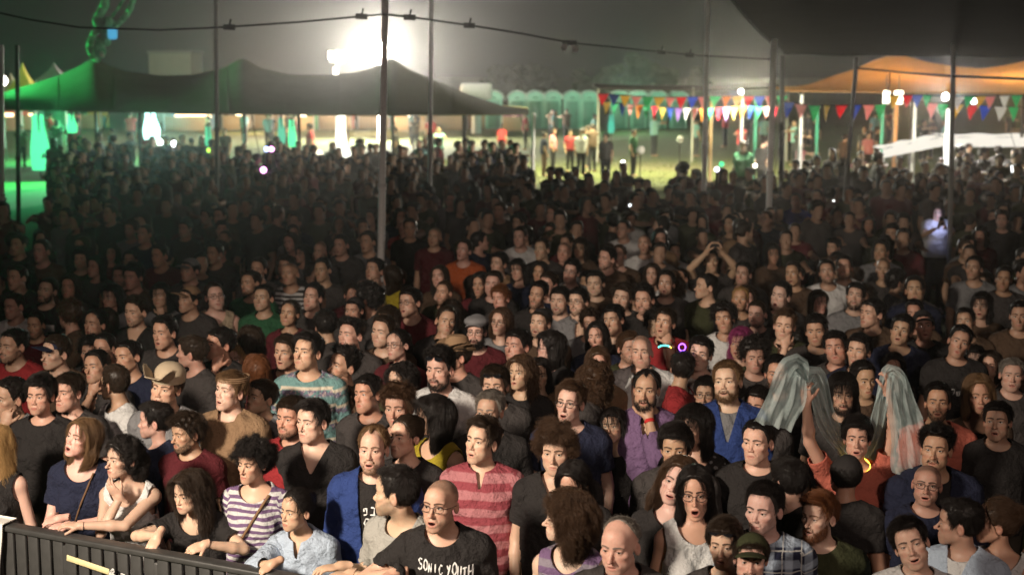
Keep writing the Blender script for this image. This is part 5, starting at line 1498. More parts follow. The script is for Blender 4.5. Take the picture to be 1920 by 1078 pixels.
# ------------------------------------------------------------------ things worn by single people
def build_extras():
    for r, w, g in JACKET:
        or_ = (.62, .24, .05)
        for sx in (-1, 1):
            pts = []
            for z in np.linspace(1.06, 1.47, 12):
                x = sx*(.038+.10*max(0, z-1.05)+.006); pts.append(w.tor((x, front_y(w, x, z, .031), z)))
            P, T = tube(pts, .0042, 5); link('piping', mesh_from('piping', P, T, MAT['felt']), g[0], col=or_, col2=(0, 0, 0))
            pts = []
            for z in np.linspace(1.18, 1.43, 10):
                x = sx*(.135+.03*math.sin((z-1.18)*6)); pts.append(w.tor((x, front_y(w, x, z, .031), z)))
            P, T = tube(pts, .0032, 5); link('piping', mesh_from('piping', P, T, MAT['felt']), g[0], col=or_, col2=(0, 0, 0))
        V, T = strokes([[(.105, 1.315), (.128, 1.318)], [(.105, 1.302), (.12, 1.304), (.128, 1.315)]], .003); on_chest(r, g, w, 'chest_logo', V, T, MAT['print'])
        t = [o for o in r.children if o.name.startswith('t_shirt')][0]
        me = t.data; P = np.zeros(len(me.vertices)*3, F32); me.vertices.foreach_get('co', P); Tt = np.array([p.vertices[:] for p in me.polygons])
        gg = (t, P.reshape(-1, 3), Tt)
        V, T = lettering(['pe', 'bet', '.'], -.038, 1.305, .030, .042, .008, .0042, seed=2); on_chest(r, gg, w, 'shirt_lettering', V, T, MAT['print'])
        V, T = lettering(['a', 'r'], -.036, 1.235, .036, .046, .006, .0045, seed=3); on_chest(r, gg, w, 'shirt_lettering', V, T, MAT['print'])
    for r, w, g in BAND:
        V, T = lettering('SONIC YOUTH', -.105, 1.352, .0215, .046, .0035, .0034, -.11, .1, 4); on_chest(r, g, w, 'shirt_lettering', V, T, MAT['print'])
        xs = np.linspace(-.10, .055, 9); zs = np.linspace(1.14, 1.315, 8)
        V = [(x, z-.10*(x+.1)) for x in xs for z in zs]; T = []
        for i in range(8):
            for j in range(7): a = i*8+j; T += [(a, a+8, a+9), (a, a+9, a+1)]
        on_chest(r, g, w, 'shirt_print', V, T, MAT['print'])
    for r, w, g in LOOKAWAY:      # sunglasses hung at the neck of the t-shirt
        P = []
        for sx in (-1, 1):
            ring = [w.tor((.0+sx*.0+.020*math.cos(a), front_y(w, 0, 1.36+sx*.03, .03)-.006, 1.35+sx*.030+.026*math.sin(a))) for a in np.linspace(0, 2*math.pi, 16)[:-1]]
            c = np.mean(ring, 0); V = np.array(list(ring)+[c+V3((0, -.004, 0))], F32)
            P.append((V, np.array([(i, (i+1) % 15, 15) for i in range(15)]))); P.append(tube(ring, .0028, 5, True))
        P.append(tube([w.tor((.012, front_y(w, 0, 1.40, .03)-.004, 1.41)), w.tor((.02, front_y(w, 0, 1.32, .03)-.012, 1.30)), w.tor((.022, front_y(w, 0, 1.28, .03)-.012, 1.25))], .003, 5))
        p, t = cat(*P)
        o = thing('sunglasses', 'dark sunglasses hanging from the neck of the turned-away man\'s pale t-shirt', 'sunglasses', r.location, r.rotation_euler.z)
        o.scale = r.scale; link('frame', mesh_from('hung_sunglasses', p, t, MAT['darklens']), o)
    for r, w, g, kind in PRINTS:
        if kind == 0:
            V = [(x, z) for x in np.linspace(-.11, .11, 9) for z in np.linspace(1.27, 1.33, 4)]; T = []
            for i in range(8):
                for j in range(3): a = i*4+j; T += [(a, a+4, a+5), (a, a+5, a+1)]
            k = len(V); V += [(-.05, 1.22), (.04, 1.22), (.05, 1.27), (-.06, 1.27)]; T += [(k, k+1, k+2), (k, k+2, k+3)]
            on_chest(r, g, w, 'shirt_print', V, T, MAT['print'])
        else:
            V, T = lettering(['lamed', 'qof', 'shin', 'bet', '.'], -.095, 1.24, .034, .05, .007, .0042, .1, .12, 8); on_chest(r, g, w, 'shirt_lettering', V, T, MAT['print'])
    for r, w in PHONE:
        m = (w.W0+w.W1)/2+V3((0, -.012, .085))
        P, T = box(.16, .010, .082)
        o = thing('phone', 'dark phone held up in both hands above the crowd', 'phone', tuple(r.matrix_basis @ Vector(m)), r.rotation_euler.z)
        link('phone_body', mesh_from('phone', P, T, MAT['black'], smooth=False), o)
        P, T = box(.012, .004, .012); P = P+V3((.055, -.006, .025)); link('camera_lens', mesh_from('phone_lens', P, T, MAT['darklens'], smooth=False), o)
    for r, w in SCARF:
        Mx = r.matrix_basis; bi = lambda p: Mx @ Vector([float(v) for v in p])
        hL = bi(w.W0+w.H0[0]*.075); hR = bi(w.W1+w.H1[0]*.075); d = hL.y
        ctr = [at(1452, 800, d-.12), at(1470, 745, d-.14), at(1492, 690, d-.06), hL+Vector((0, 0, .035)), at(1527, 705, d+.04), at(1545, 770, d+.10), at(1570, 825, d+.22), at(1607, 862, d+.24), at(1638, 828, d+.2),
               at(1652, 760, d+.08), hR+Vector((0, 0, .03)), at(1682, 712, d-.04), at(1692, 770, d-.08), at(1702, 830, d-.1), at(1712, 880, d-.1)]
        wd = [.11, .11, .075, .035, .055, .06, .05, .05, .05, .05, .035, .06, .085, .10, .10]
        n = 90; m = 22; V = []
        cp = np.array([tuple(c) for c in ctr]); tt = np.linspace(0, len(cp)-1, n)
        def cr(t, A):
            i = min(int(t), len(A)-2); f = t-i; p0, p1, p2, p3 = A[max(i-1, 0)], A[i], A[i+1], A[min(i+2, len(A)-1)]
            return .5*((2*p1)+(-p0+p2)*f+(2*p0-5*p1+4*p2-p3)*f*f+(-p0+3*p1-3*p2+p3)*f**3)
        for t in tt:
            c = cr(t, cp); c2 = cr(min(t+.05, len(cp)-1), cp)-cr(max(t-.05, 0), cp); tg = c2/(np.linalg.norm(c2)+1e-9)
            wv = float(cr(t, np.array(wd))); up = np.cross(tg, (0, 1, 0)); up /= np.linalg.norm(up)+1e-9
            for j in range(m):
                s = -1+2*j/(m-1)
                V.append(c+up*s*wv*(1+.12*math.sin(t*3+s*2))+np.array((0, 1, 0))*(.028*math.sin(s*9+t*1.7)+.018*math.sin(s*17-t*2.3+1)))
        T = [];
        for i in range(n-1):
            for j in range(m-1): a = i*m+j; T += [(a, a+m, a+m+1), (a, a+m+1, a+1)]
        t = Nt('scarf_gauze'); tp = t.n('ShaderNodeBsdfTransparent'); df = t.n('ShaderNodeBsdfDiffuse'); tl = t.n('ShaderNodeBsdfTranslucent')
        nz = t.noise(t.pos(), 14, 4); c = t.mix(nz, (.66, .84, .84), (.84, .93, .93)); t.put(df.inputs[0], c); t.put(tl.inputs[0], c)
        a = t.n('ShaderNodeMixShader'); a.inputs[0].default_value = .35; t.t.links.new(df.outputs[0], a.inputs[1]); t.t.links.new(tl.outputs[0], a.inputs[2])
        b = t.n('ShaderNodeMixShader'); t.put(b.inputs[0], t.add(.14, t.mul(nz, .55))); t.t.links.new(tp.outputs[0], b.inputs[1]); t.t.links.new(a.outputs[0], b.inputs[2]); t.t.links.new(b.outputs[0], t.out.inputs[0])
        o = link('scarf', mesh_from('scarf', np.array(V, F32), np.array(T), t.mat)); tag(o, 'sheer mint green scarf waved from both raised hands of the coral top woman', 'scarf')
        ring = [w.tor((.078*math.cos(a), .012+.085*math.sin(a), 1.475+.03*math.sin(a))) for a in np.linspace(0, 2*math.pi, 30)[:-1]]
        P, T = tube(ring, .0042, 6, True); link('glow_necklace', mesh_from('glow_necklace', P, T, emit('yellow_glow', (1, .55, .05), 6)), r)
    # glow sticks held up in the crowd
    p = at(1246, 650, 10.2); pts = [p+Vector((.052*math.cos(a)-.0, 0, .03*math.sin(a)-.02)) for a in np.linspace(R(20), R(150), 12)]
    def glowmat():
        t = Nt('cyan_glow'); x = t.xyz(t.n('ShaderNodeTexCoord').outputs['Generated'])[0]
        e = t.n('ShaderNodeEmission'); t.put(e.inputs[0], t.mix(t.ss(.78, .92, x), (.08, .95, .75), (1, .5, .05))); e.inputs[1].default_value = 5; t.t.links.new(e.outputs[0], t.out.inputs[0]); return t.mat
    P, T = tube([tuple(v) for v in pts], .0045, 6); o = link('glow_stick', mesh_from('glow_stick', P, T, glowmat())); tag(o, 'cyan glow stick bent in an arc with an orange end', 'glow stick', 'glow sticks in the crowd')
    p = at(1279, 651, 10.2); P, T = tube([tuple(p+Vector((.024*math.cos(a), 0, .026*math.sin(a)))) for a in np.linspace(0, 2*math.pi, 22)[:-1]], .0045, 6, True)
    o = link('glow_ring', mesh_from('glow_ring', P, T, MAT['violetglow'])); tag(o, 'violet glow ring right of the cyan glow stick', 'glow stick', 'glow sticks in the crowd')

def box(sx, sy, sz, c=(0, 0, 0)):
    b = bmesh.new(); bmesh.ops.create_cube(b, size=1); bmesh.ops.triangulate(b, faces=b.faces)
    P = np.array([v.co[:] for v in b.verts], F32)*V3((sx, sy, sz))+V3(c); b.verts.index_update(); T = np.array([[v.index for v in f.verts] for f in b.faces]); b.free()
    return P, T
def bbox(sx, sy, sz, c=(0, 0, 0), bev=.01, seg=2):
    b = bmesh.new(); bmesh.ops.create_cube(b, size=1); bmesh.ops.scale(b, vec=(sx, sy, sz), verts=b.verts)
    bmesh.ops.bevel(b, geom=b.edges[:], offset=bev, segments=seg, affect='EDGES', profile=.5); bmesh.ops.triangulate(b, faces=b.faces)
    b.verts.index_update(); P = np.array([v.co[:] for v in b.verts], F32)+V3(c); T = np.array([[v.index for v in f.verts] for f in b.faces]); b.free()
    return P, T
def grid(fn, nu, nv):
    V = [fn(i/nu, j/nv) for i in range(nu+1) for j in range(nv+1)]; T = []
    for i in range(nu):
        for j in range(nv): a = i*(nv+1)+j; T += [(a, a+nv+1, a+nv+2), (a, a+nv+2, a+1)]
    return np.array([tuple(v) for v in V], F32), np.array(T)

# ------------------------------------------------------------------ dim back rows and people on the field
def build_fill(n=116):
    rg = np.random.RandomState(11)
    taken = [(o.location.x, o.location.y) for o in C.objects if o.get('category') == 'person']
    i = tries = 0
    cols = ['black', 'charcoal', 'charcoal', 'maroon', 'navy', 'brown', 'grey', 'grey', 'olive', 'tan', 'white']
    while i < n and tries < 6000:
        tries += 1
        py = 395+(rg.rand()**1.0)*330; px = rg.uniform(-10, 1930)
        z = rg.uniform(1.42, 1.62) if py > 470 else rg.uniform(1.5, 1.7); p = atz(px, py, z)
        if min((p.x-a)**2+(p.y-b)**2 for a, b in taken) < .43**2: continue
        if any(abs(px-cx) < 42 and -25 < py-cy < 110 for cx, cy in ((1757, 396), (1333, 480), (845, 376), (1492, 378), (893, 622), (577, 660), (1364, 716), (1212, 728), (825, 692), (1313, 663), (403, 556))): continue
        taken.append((p.x, p.y)); i += 1
        f = rg.rand() < .35
        hair = str(rg.choice(['long', 'longm', 'bob', 'curly'] if f else ['short', 'low', 'messy', 'crop', 'afro', 'low'])); hc = str(rg.choice(list('kkddb'))); col = str(rg.choice(cols)); bd = 'short' if (not f and rg.rand() < .35) else None
        person(px, py, 'f' if f else 'm', hair, hc, str(rg.choice(list('bcc'))),
               'tee', col, rg.uniform(-40, 25) if rg.rand() < .8 else rg.uniform(100, 260), rg.uniform(0, 10), z=z, q=0 if py < 470 else 1, stub=None,
               beard=bd, label=place_label(px, py, short_look('f' if f else 'm', hair, hc, 'tee', col, {'beard': bd})), group='dim concertgoers in the back rows')
FAR = [  # px, head py, metres out, top colour, label
 (100,262,36,'charcoal','silhouetted figure left of the white ground lamp under the green tent'),(150,262,38,'black','silhouetted figure just right of the white ground lamp'),
 (185,258,39,'maroon','figure in maroon between silhouettes under the green tent'),(213,262,38,'black','silhouette standing fourth from the left under the green tent'),
 (243,255,40,'charcoal','tall silhouette near the cyan-white glow'),(285,265,37,'black','silhouette left of the white spot lamp'),(310,263,41,'black','silhouette right beside the white spot lamp'),
 (341,262,38,'black','silhouette with square shoulders in a group of three'),(359,266,40,'black','middle silhouette of the group of three'),(378,264,39,'navy','right silhouette of the group of three near the thin pole'),
 (508,255,34,'black','silhouette wearing pink and blue lights at the chest'),(587,282,33,'black','silhouette left of the white glowing tall lamp'),
 (675,270,35,'maroon','figure with a purple edge right of the white glowing lamp'),(705,278,36,'grey','figure in grey left of the thick steel pole'),(752,285,32,'black','silhouette right of the thick steel pole'),
 (786,270,36,'teal','figure in teal left of the thin pole'),(822,268,37,'red','figure in dull red right of the thin pole'),(858,262,34,'brown','figure with both hands up to the head'),
 (884,272,36,'maroon','figure in maroon right of the one with raised hands'),(908,272,37,'green','figure with a bright green flank'),(966,278,33,'black','long-haired silhouette left of the blue shirt walker'),
 (1020,254,46,'navy','walker in a blue shirt and brown trousers on the grass'),(1037,247,49,'pink','walker in pale pink behind the blue shirt walker'),(1069,255,48,'red','walker in red on the bright grass'),
 (1090,250,46,'white','walker in a white t-shirt and dark trousers'),(1136,258,42,'charcoal','dark figure right of the white t-shirt walker'),(1188,250,46,'green','walker in green and white carrying a white ball'),
 (1282,308,26,'maroon','figure in dark red with a black cap at the field edge'),(1394,265,34,'green','tall figure in dark green left of the silver pole'),(1432,258,36,'black','dark figure right behind the silver pole'),
 (1583,275,44,'brown','figure in brown by the leaning dark pole'),(1628,262,46,'pink','woman in white and red dress by the orange pole'),(1500,285,40,'pink','crouching figure in pink near the grass'),
 (1800,280,32,'black','silhouette left of the tall group before the white roof'),(1816,278,38,'charcoal','thinner silhouette in front of the white roof'),(1845,278,31,'charcoal','tallest dark figure before the white roof'),
 (1872,284,34,'black','dark figure right of the tallest one before the white roof'),(1905,280,40,'brown','figure at the far right edge before the white roof')]
def copy_person(src, loc, rz, label, group, col, sc=1, tr=None):
    r = src.copy(); C.collection.objects.link(r); r.location = loc; r.rotation_euler = (0, 0, rz); r.scale = (sc,)*3; r['label'] = label; r['group'] = group
    for ch in src.children:
        c = ch.copy(); C.collection.objects.link(c); c.parent = r
        if c.name.startswith('t_shirt'): c['col'] = col
        if tr and c.name.startswith('trousers'): c['col'] = tr
        for g in ch.children:
            e = g.copy(); C.collection.objects.link(e); e.parent = c
    return r
def build_far():
    rg = np.random.RandomState(3); tpl = []
    G = 'people standing and walking on the lit field'
    poses = [None, {-1: 'up', 1: 'up'}, {1: 'bent'}, None, {-1: 'bent', 1: 'bent'}, None]
    order = {}
    for i, (px, py, d, col, lab) in enumerate(FAR):
        d *= 1.12
        k = 1 if 'raised' in lab or 'both hands' in lab else rg.choice([0, 2, 3, 4, 5])
        p = at(px, py, d); sc = max(.9, min(1.08, p.z/1.63)); loc = Vector((p.x, d, 0))
        rz = R(rg.choice([rg.uniform(-40, 40), rg.uniform(120, 240), rg.uniform(60, 110)]))
        tr = (.12, .07, .045) if 'brown trousers' in lab else (.015, .015, .018)
        if k not in order:
            f = k in (3,)
            A = {}
            for s, m in (poses[k] or {}).items():
                if m == 'up': A[s] = dict(at=(s*.09+p.x, d-.02, 1.70), pix=False, dir=(-s*.5, 0, .6), palm=(-s, 0, 0), pole=(s, 0, .2))
                else: A[s] = dict(at=(s*.10+p.x, d-.28, 1.12), pix=False, pole=(s*.5, .4, -1))
            r, w, g = person(px, py, 'f' if f else 'm', 'long' if f else ['short', 'low', 'messy', 'long', 'crop', 'afro'][k], 'k', 'c', 'tee', col, 0, 2, z=1.63, q=0, turn=0, label=lab, group=G, arms=A)
            order[k] = r; tpl.append(r)
            r.location = loc; r.scale = (sc,)*3; r.rotation_euler = (0, 0, rz); r['label'] = lab
            for c in r.children:
                if c.name.startswith('trousers'): c['col'] = tr
        else: copy_person(order[k], loc, rz, lab, G, COL[col], sc, tr)
    # the mass farther off that nobody could count
    srcs = [[(c.data, 2 if c.name.startswith('hair') else 1 if c.name.startswith('body') else 3 if c.name.startswith('trou') else 0) for c in t.children if c.type == 'MESH'] for t in tpl]
    skm, hrm, trm = simple('crowd_skin', (.42, .26, .18), .6), simple('crowd_hair', (.015, .011, .009), .6), simple('crowd_trousers', (.02, .02, .024), .9)
    taken = [(o.location.x, o.location.y) for o in C.objects if o.get('category') == 'person']
    for colname, near in (('black', 0), ('teal', 0), ('brown', 0), ('red', 0), ('black', 1), ('charcoal', 1), ('maroon', 1), ('olive', 1), ('navy', 2)):
        V, T, MI, n = [], [], [], 0
        for _ in range(78 if near else 16):
            for _t in range(40):
                px = rg.uniform(105, 985) if near == 2 else rg.uniform(-40, 1960); d = rg.uniform(31, 42) if near == 2 else 15.5+20.5*rg.rand()**.75 if near else rg.uniform(52, 78); x = (px-960)/FPX*d
                if near and abs(px-1757) < 50 and d < 22: continue
                if near == 1 and ((d > 31 and 960 < px < 1480) or (d > 26 and px < 105)): continue
                if min((x-q0)**2+(d-q1)**2 for q0, q1 in taken) > .42**2: break
            else: continue
            taken.append((x, d))
            t = srcs[rg.randint(len(srcs))]; a = (rg.uniform(-.6, .6) if rg.rand() < .8 else rg.rand()*6.28) if near else rg.rand()*6.28; ca, sa = math.cos(a), math.sin(a); sc = rg.uniform(.92, 1.06)
            for me, mi in t:
                P = np.zeros(len(me.vertices)*3, F32); me.vertices.foreach_get('co', P); P = P.reshape(-1, 3)*sc
                Tt = np.zeros(len(me.loops), np.int32); me.loops.foreach_get('vertex_index', Tt)
                V.append(np.stack([P[:, 0]*ca-P[:, 1]*sa+x, P[:, 0]*sa+P[:, 1]*ca+d, P[:, 2]], 1)); T.append(Tt.reshape(-1, 3)+n); n += len(P); MI.append(np.full(len(Tt)//3, mi, np.int32))
        me = mesh_from('distant_crowd', np.concatenate(V), np.concatenate(T), simple('crowd_'+colname, COL[colname], .9))
        for m in (skm, hrm, trm): me.materials.append(m)
        me.polygons.foreach_set('material_index', np.concatenate(MI))
        o = link('distant_crowd' if not near else 'dark_crowd', me)
        o['kind'] = 'stuff'; o['category'] = 'crowd'
        o['label'] = ('uncounted rest of the audience in the dark back rows, %s clothing' if near else 'distant mingling crowd beyond the tents, %s clothing') % {'black': 'black', 'charcoal': 'dark grey'}.get(colname, colname)
# ------------------------------------------------------------------ the place: ground, sky haze, tents, poles
def grounds():
    t = Nt('field_grass'); p = t.pos(); n1 = t.noise(p, .35, 5, .6); n2 = t.noise(p, 6, 4, .7); n3 = t.noise(p, .05, 3)
    c = t.mix(t.ss(.35, .65, n1), (.075, .105, .018), (.10, .105, .035)); c = t.mix(t.mul(n2, .5), c, (.05, .055, .022)); c = t.mix(t.ss(.5, .7, n3), c, (.12, .10, .055))
    t.bsdf(c, .95, t.bump(n2, .6, .06))
    P, T = grid(lambda u, v: (-700+1400*u, -60+1160*v, 0), 40, 40)
    o = link('ground', mesh_from('ground', P, T, t.mat)); o['kind'] = 'structure'
    # blades on the lit part of the field
    b = bmesh.new(); rg = np.random.RandomState(2); V, T = [], []
    N = 9000; px = rg.uniform(380, 1900, N); d = rg.uniform(27, 62, N); x = (px-960)/FPX*d; h = rg.uniform(.03, .10, N); a = rg.rand(N)*6.28; w = .02
    P0 = np.stack([x-w*np.cos(a), d-w*np.sin(a), 0*x], 1); P1 = np.stack([x+w*np.cos(a), d+w*np.sin(a), 0*x], 1); P2 = np.stack([x+rg.randn(N)*.03, d+rg.randn(N)*.03, h], 1)
    P = np.stack([P0, P1, P2], 1).reshape(-1, 3); T = np.arange(N*3).reshape(-1, 3)
    o = link('grass', mesh_from('grass', P, T, simple('grass_blade', (.09, .11, .035), .8))); o['kind'] = 'stuff'; o['label'] = 'short trodden grass on the field'; o['category'] = 'grass'
    # night sky dome
    t = Nt('night_sky'); e = t.n('ShaderNodeEmission'); e.inputs[0].default_value = (.005, .0047, .0047, 1); e.inputs[1].default_value = 1; t.t.links.new(e.outputs[0], t.out.inputs[0])
    def dome(u, v):
        a = 2*math.pi*u; b = R(-6)+R(96)*v; return (900*math.cos(a)*math.cos(b), 900*math.sin(a)*math.cos(b), 900*math.sin(b))
    P, T = grid(dome, 48, 12); T = T[:, ::-1]
    o = link('sky', mesh_from('sky', P, T, t.mat)); o['kind'] = 'structure'
    # dusty night air
    t = Nt('haze_air'); v = t.n('ShaderNodeVolumePrincipled'); v.inputs['Color'].default_value = (.95, .93, .9, 1); v.inputs['Density'].default_value = HAZE
    v.inputs['Anisotropy'].default_value = .9
    t.t.links.new(v.outputs[0], t.out.inputs[1]); t.mat.cycles.volume_sampling = 'MULTIPLE_IMPORTANCE'; t.mat.cycles.homogeneous_volume = True
    P, T = box(420, 300, 26, (0, 122, 12))
    o = link('haze', mesh_from('haze', P, T, t.mat, smooth=False)); o['kind'] = 'stuff'; o['label'] = 'dusty night air over the whole field'
HAZE = .0009

STEEL = simple('galvanised_steel', (.72, .71, .69), .5, 0, 30, .2)
GREYPOLE = simple('dull_grey_pole', (.26, .25, .23), .6, 0, 20, .3)
DARKPOLE = simple('dark_painted_pole', (.03, .027, .024), .5, .2, 20, .3)
ROPE = simple('dark_rope', (.018, .016, .014), .9, 0, 80, .4)
WHITE = simple('white_fabric', (.72, .70, .66), .8, 0, 6, .12)

def pole(px0, py0, px1, py1, d, r, mat, label, top=None, name='tent_pole', z0=0.0):
    d = d*1.14 if d < 28 else d
    a = at(px1, py1, d); b = at(px0, py0, d); u = (b-a)/(b.z-a.z)
    foot = a+u*(z0-a.z); head = b if top is None else a+u*(top-a.z)
    o = thing(name, label, 'pole', foot, 0, 'poles among and behind the audience')
    m = lambda t: tuple((head-foot)*t)
    P, T = tube([m(t) for t in (0, .45, .451, .99, 1)], [r*1.08, r*1.08, r, r, r*.8], 12); link('shaft', mesh_from('shaft', P, T, mat), o)
    P, T = cat(tube([m(.445), m(.46)], r*1.35, 12)); link('coupling', mesh_from('coupling', P, T, mat), o)
    P, T = bbox(r*6, r*6, .02, (0, 0, .012), .004, 1); link('base_plate', mesh_from('base_plate', P, T, mat), o)
    return o

def poles():
    pole(722, 0, 715, 450, 15.0, .040, STEEL, 'thick galvanised steel pole in the middle of the audience with the cable tied on', 5.2)
    pole(809, 0, 806, 330, 24.0, .037, STEEL, 'thin steel pole right of the thick one, by the third tent peak', 5.6)
    pole(405, 0, 407, 320, 26.0, .042, GREYPOLE, 'dull thin pole by the second tent peak', 5.6)
    pole(1327, 0, 1320, 345, 22.0, .040, STEEL, 'silver pole beside the start of the large bunting', 5.4)
    pole(1454, 0, 1442, 390, 18.7, .042, STEEL, 'bright steel pole at the left corner of the dark canopy', 4.9)
    pole(1467, 105, 1465, 320, 24.0, .050, DARKPOLE, 'dark pole right next to the bright steel pole')
    pole(1606, 108, 1590, 310, 26.0, .045, DARKPOLE, 'dark leaning pole in front of the orange tent')
    pole(1790, 0, 1782, 385, 19.0, .036, GREYPOLE, 'dull grey pole in front of the white lamp column', 4.9)
    pole(32, 85, 34, 310, 30.0, .045, DARKPOLE, 'thin dark pole near the yellow peaked marquee')
    pole(2, 85, 3, 380, 19.0, .040, STEEL, 'grey pole at the left edge of the field')
    pole(1001, 212, 999, 310, 40.0, .05, STEEL, 'short pale pole under the right corner of the green tent')

def cable():
    pts = [(-60, 12, 17), (60, 38, 16.5), (150, 52, 16), (300, 57, 15.7), (430, 51, 15.4), (560, 42, 15.2), (660, 33, 15.05), (718, 27, 14.93), (780, 34, 15.3), (880, 48, 16), (980, 64, 17), (1070, 81, 18), (1200, 94, 20), (1300, 104, 21.5), (1380, 108, 20.3), (1450, 112, 18.8)]
    pts = [(x_, y_, d_*1.14) for x_, y_, d_ in pts]
    q = [tuple(at(*p)) for p in pts]
    o = thing('festoon_cable', 'dark sagging cable strung from pole to pole across the top', 'cable', q[7])
    org = V3(q[7]); Q = [V3(p)-org for p in q]
    P, T = tube(Q, .013, 6); link('wire', mesh_from('wire', P, T, ROPE), o)
    def on(px):
        for a, b in zip(pts[:-1], pts[1:]):
            if a[0] <= px <= b[0]: f = (px-a[0])/(b[0]-a[0]); return V3(at(px, a[1]+(b[1]-a[1])*f, a[2]+(b[2]-a[2])*f))-org
    for px in (430, 678, 768, 880, 1240, 1293):
        c = on(px); P, T = cat(tube([c+V3((-.07, 0, 0)), c+V3((.07, 0, -.006))], .034, 8), tube([c, c+V3((.02, 0, .09))], .012, 6)); link('lamp_holder', mesh_from('lamp_holder', P, T, ROPE), o)
    c = on(1068)
    for dx, dz in ((-.05, -.02), (.05, -.04)):
        P, T = tube([c+V3((dx, 0, dz)), c+V3((dx*1.6, -.02, dz-.05)), c+V3((dx*1.8, -.03, dz-.085))], [.02, .045, .03], 10); link('lamp_shade', mesh_from('lamp_shade', P, T, WHITE), o)
    P, T = tube([c+V3((-.1, 0, 0)), c+V3((.1, 0, 0))], .03, 8); link('lamp_holder', mesh_from('lamp_holder', P, T, ROPE), o)
    r = [at(1604, 128, 29.6), at(1700, 137, 26), at(1785, 143, 21.7), at(1930, 149, 19)]
    o = thing('rope', 'black rope from the leaning dark pole across the orange tent', 'rope', r[0]); P, T = tube([tuple(v-r[0]) for v in r], .022, 6); link('strand', mesh_from('strand', P, T, ROPE), o)
    a = at(1668, 137, 26.9); P, T = tube([(0, 0, 0), (.01, 0, -.18), (-.015, 0, -.36)], .012, 5); link('loose_end', mesh_from('loose_end', P, T, ROPE), o).location = a-r[0]

def fabric(name, c, trans=.35, rough=.9):
    t = Nt(name); d = t.n('ShaderNodeBsdfDiffuse'); l = t.n('ShaderNodeBsdfTranslucent'); m = t.n('ShaderNodeMixShader'); m.inputs[0].default_value = trans
    nz = t.noise(t.pos(), 2.2, 5, .6); col = t.mix(nz, [v*.8 for v in c], [min(1, v*1.15) for v in c]); b = t.bump(nz, .25, .05)
    for s in (d, l): t.put(s.inputs[0], col); t.put(s.inputs['Normal'], b)
    t.t.links.new(d.outputs[0], m.inputs[1]); t.t.links.new(l.outputs[0], m.inputs[2]); t.t.links.new(m.outputs[0], t.out.inputs[0]); return t.mat

def stretch_tent(ridge, eave, d, depth, mat, label, poles_px, name='stretch_tent', back_drop=1.0):
    xs = np.linspace(ridge[0][0], ridge[-1][0], 120); ry = np.interp(xs, *zip(*ridge)); ey = np.interp(xs, *zip(*eave))
    # soften between the given points but keep the peaks
    k = np.array([.2, .6, .2]); ry[1:-1] = np.convolve(ry, k, 'valid')
    o = thing(name, label, 'tent', at(xs[60], ey[60], d).to_2d().to_3d())
    org = o.location; V = []; nv = 18
    for x, a, b in zip(xs, ry, ey):
        top = at(x, a, d+depth*.5); fr = at(x, b, d); bk = Vector((top.x*1.03, d+depth, fr.z+back_drop*(top.z-fr.z)*.35))
        for j in range(nv+1):
            s = j/nv
            if s <= .5: u = s*2; p = fr.lerp(top, u); p.z = fr.z+(top.z-fr.z)*(u**1.7*.75+.25*u)
            else: u = (s-.5)*2; p = top.lerp(bk, u); p.z = bk.z+(top.z-bk.z)*((1-u)**1.7*.75+.25*(1-u))
            V.append(p-org)
    T = []; n = nv+1
    for i in range(119):
        for j in range(nv): a = i*n+j; T += [(a, a+n, a+n+1), (a, a+n+1, a+1)]
    link('roof_cloth', mesh_from('roof_cloth', np.array([tuple(v) for v in V], F32), np.array(T), mat), o)
    for px, py, dd in poles_px:
        p = at(px, py, dd); P, T = tube([(0, 0, -p.z), (0, 0, 0)], .05, 8); link('pole', mesh_from('pole', P, T, DARKPOLE), o).location = p-org
    for i in range(7, 118, 12):
        P, T = tube([tuple(V[i*n+j]+Vector((0, 0, .012))) for j in range(n)], .014, 5); link('seam', mesh_from('seam', P, T, mat), o)
    for i in (2, 30, 60, 90, 117):
        a = V[i*n]; P, T = tube([tuple(a), (a.x+(-1.2 if i < 60 else 1.2)*.6, a.y-1.3, 0)], .012, 5); link('guy_rope', mesh_from('guy_rope', P, T, ROPE), o)
    fr = [V[i*n] for i in range(120)]; P, T = tube([tuple(v) for v in fr], .03, 5); link('hem', mesh_from('hem', P, T, mat), o)
    return o

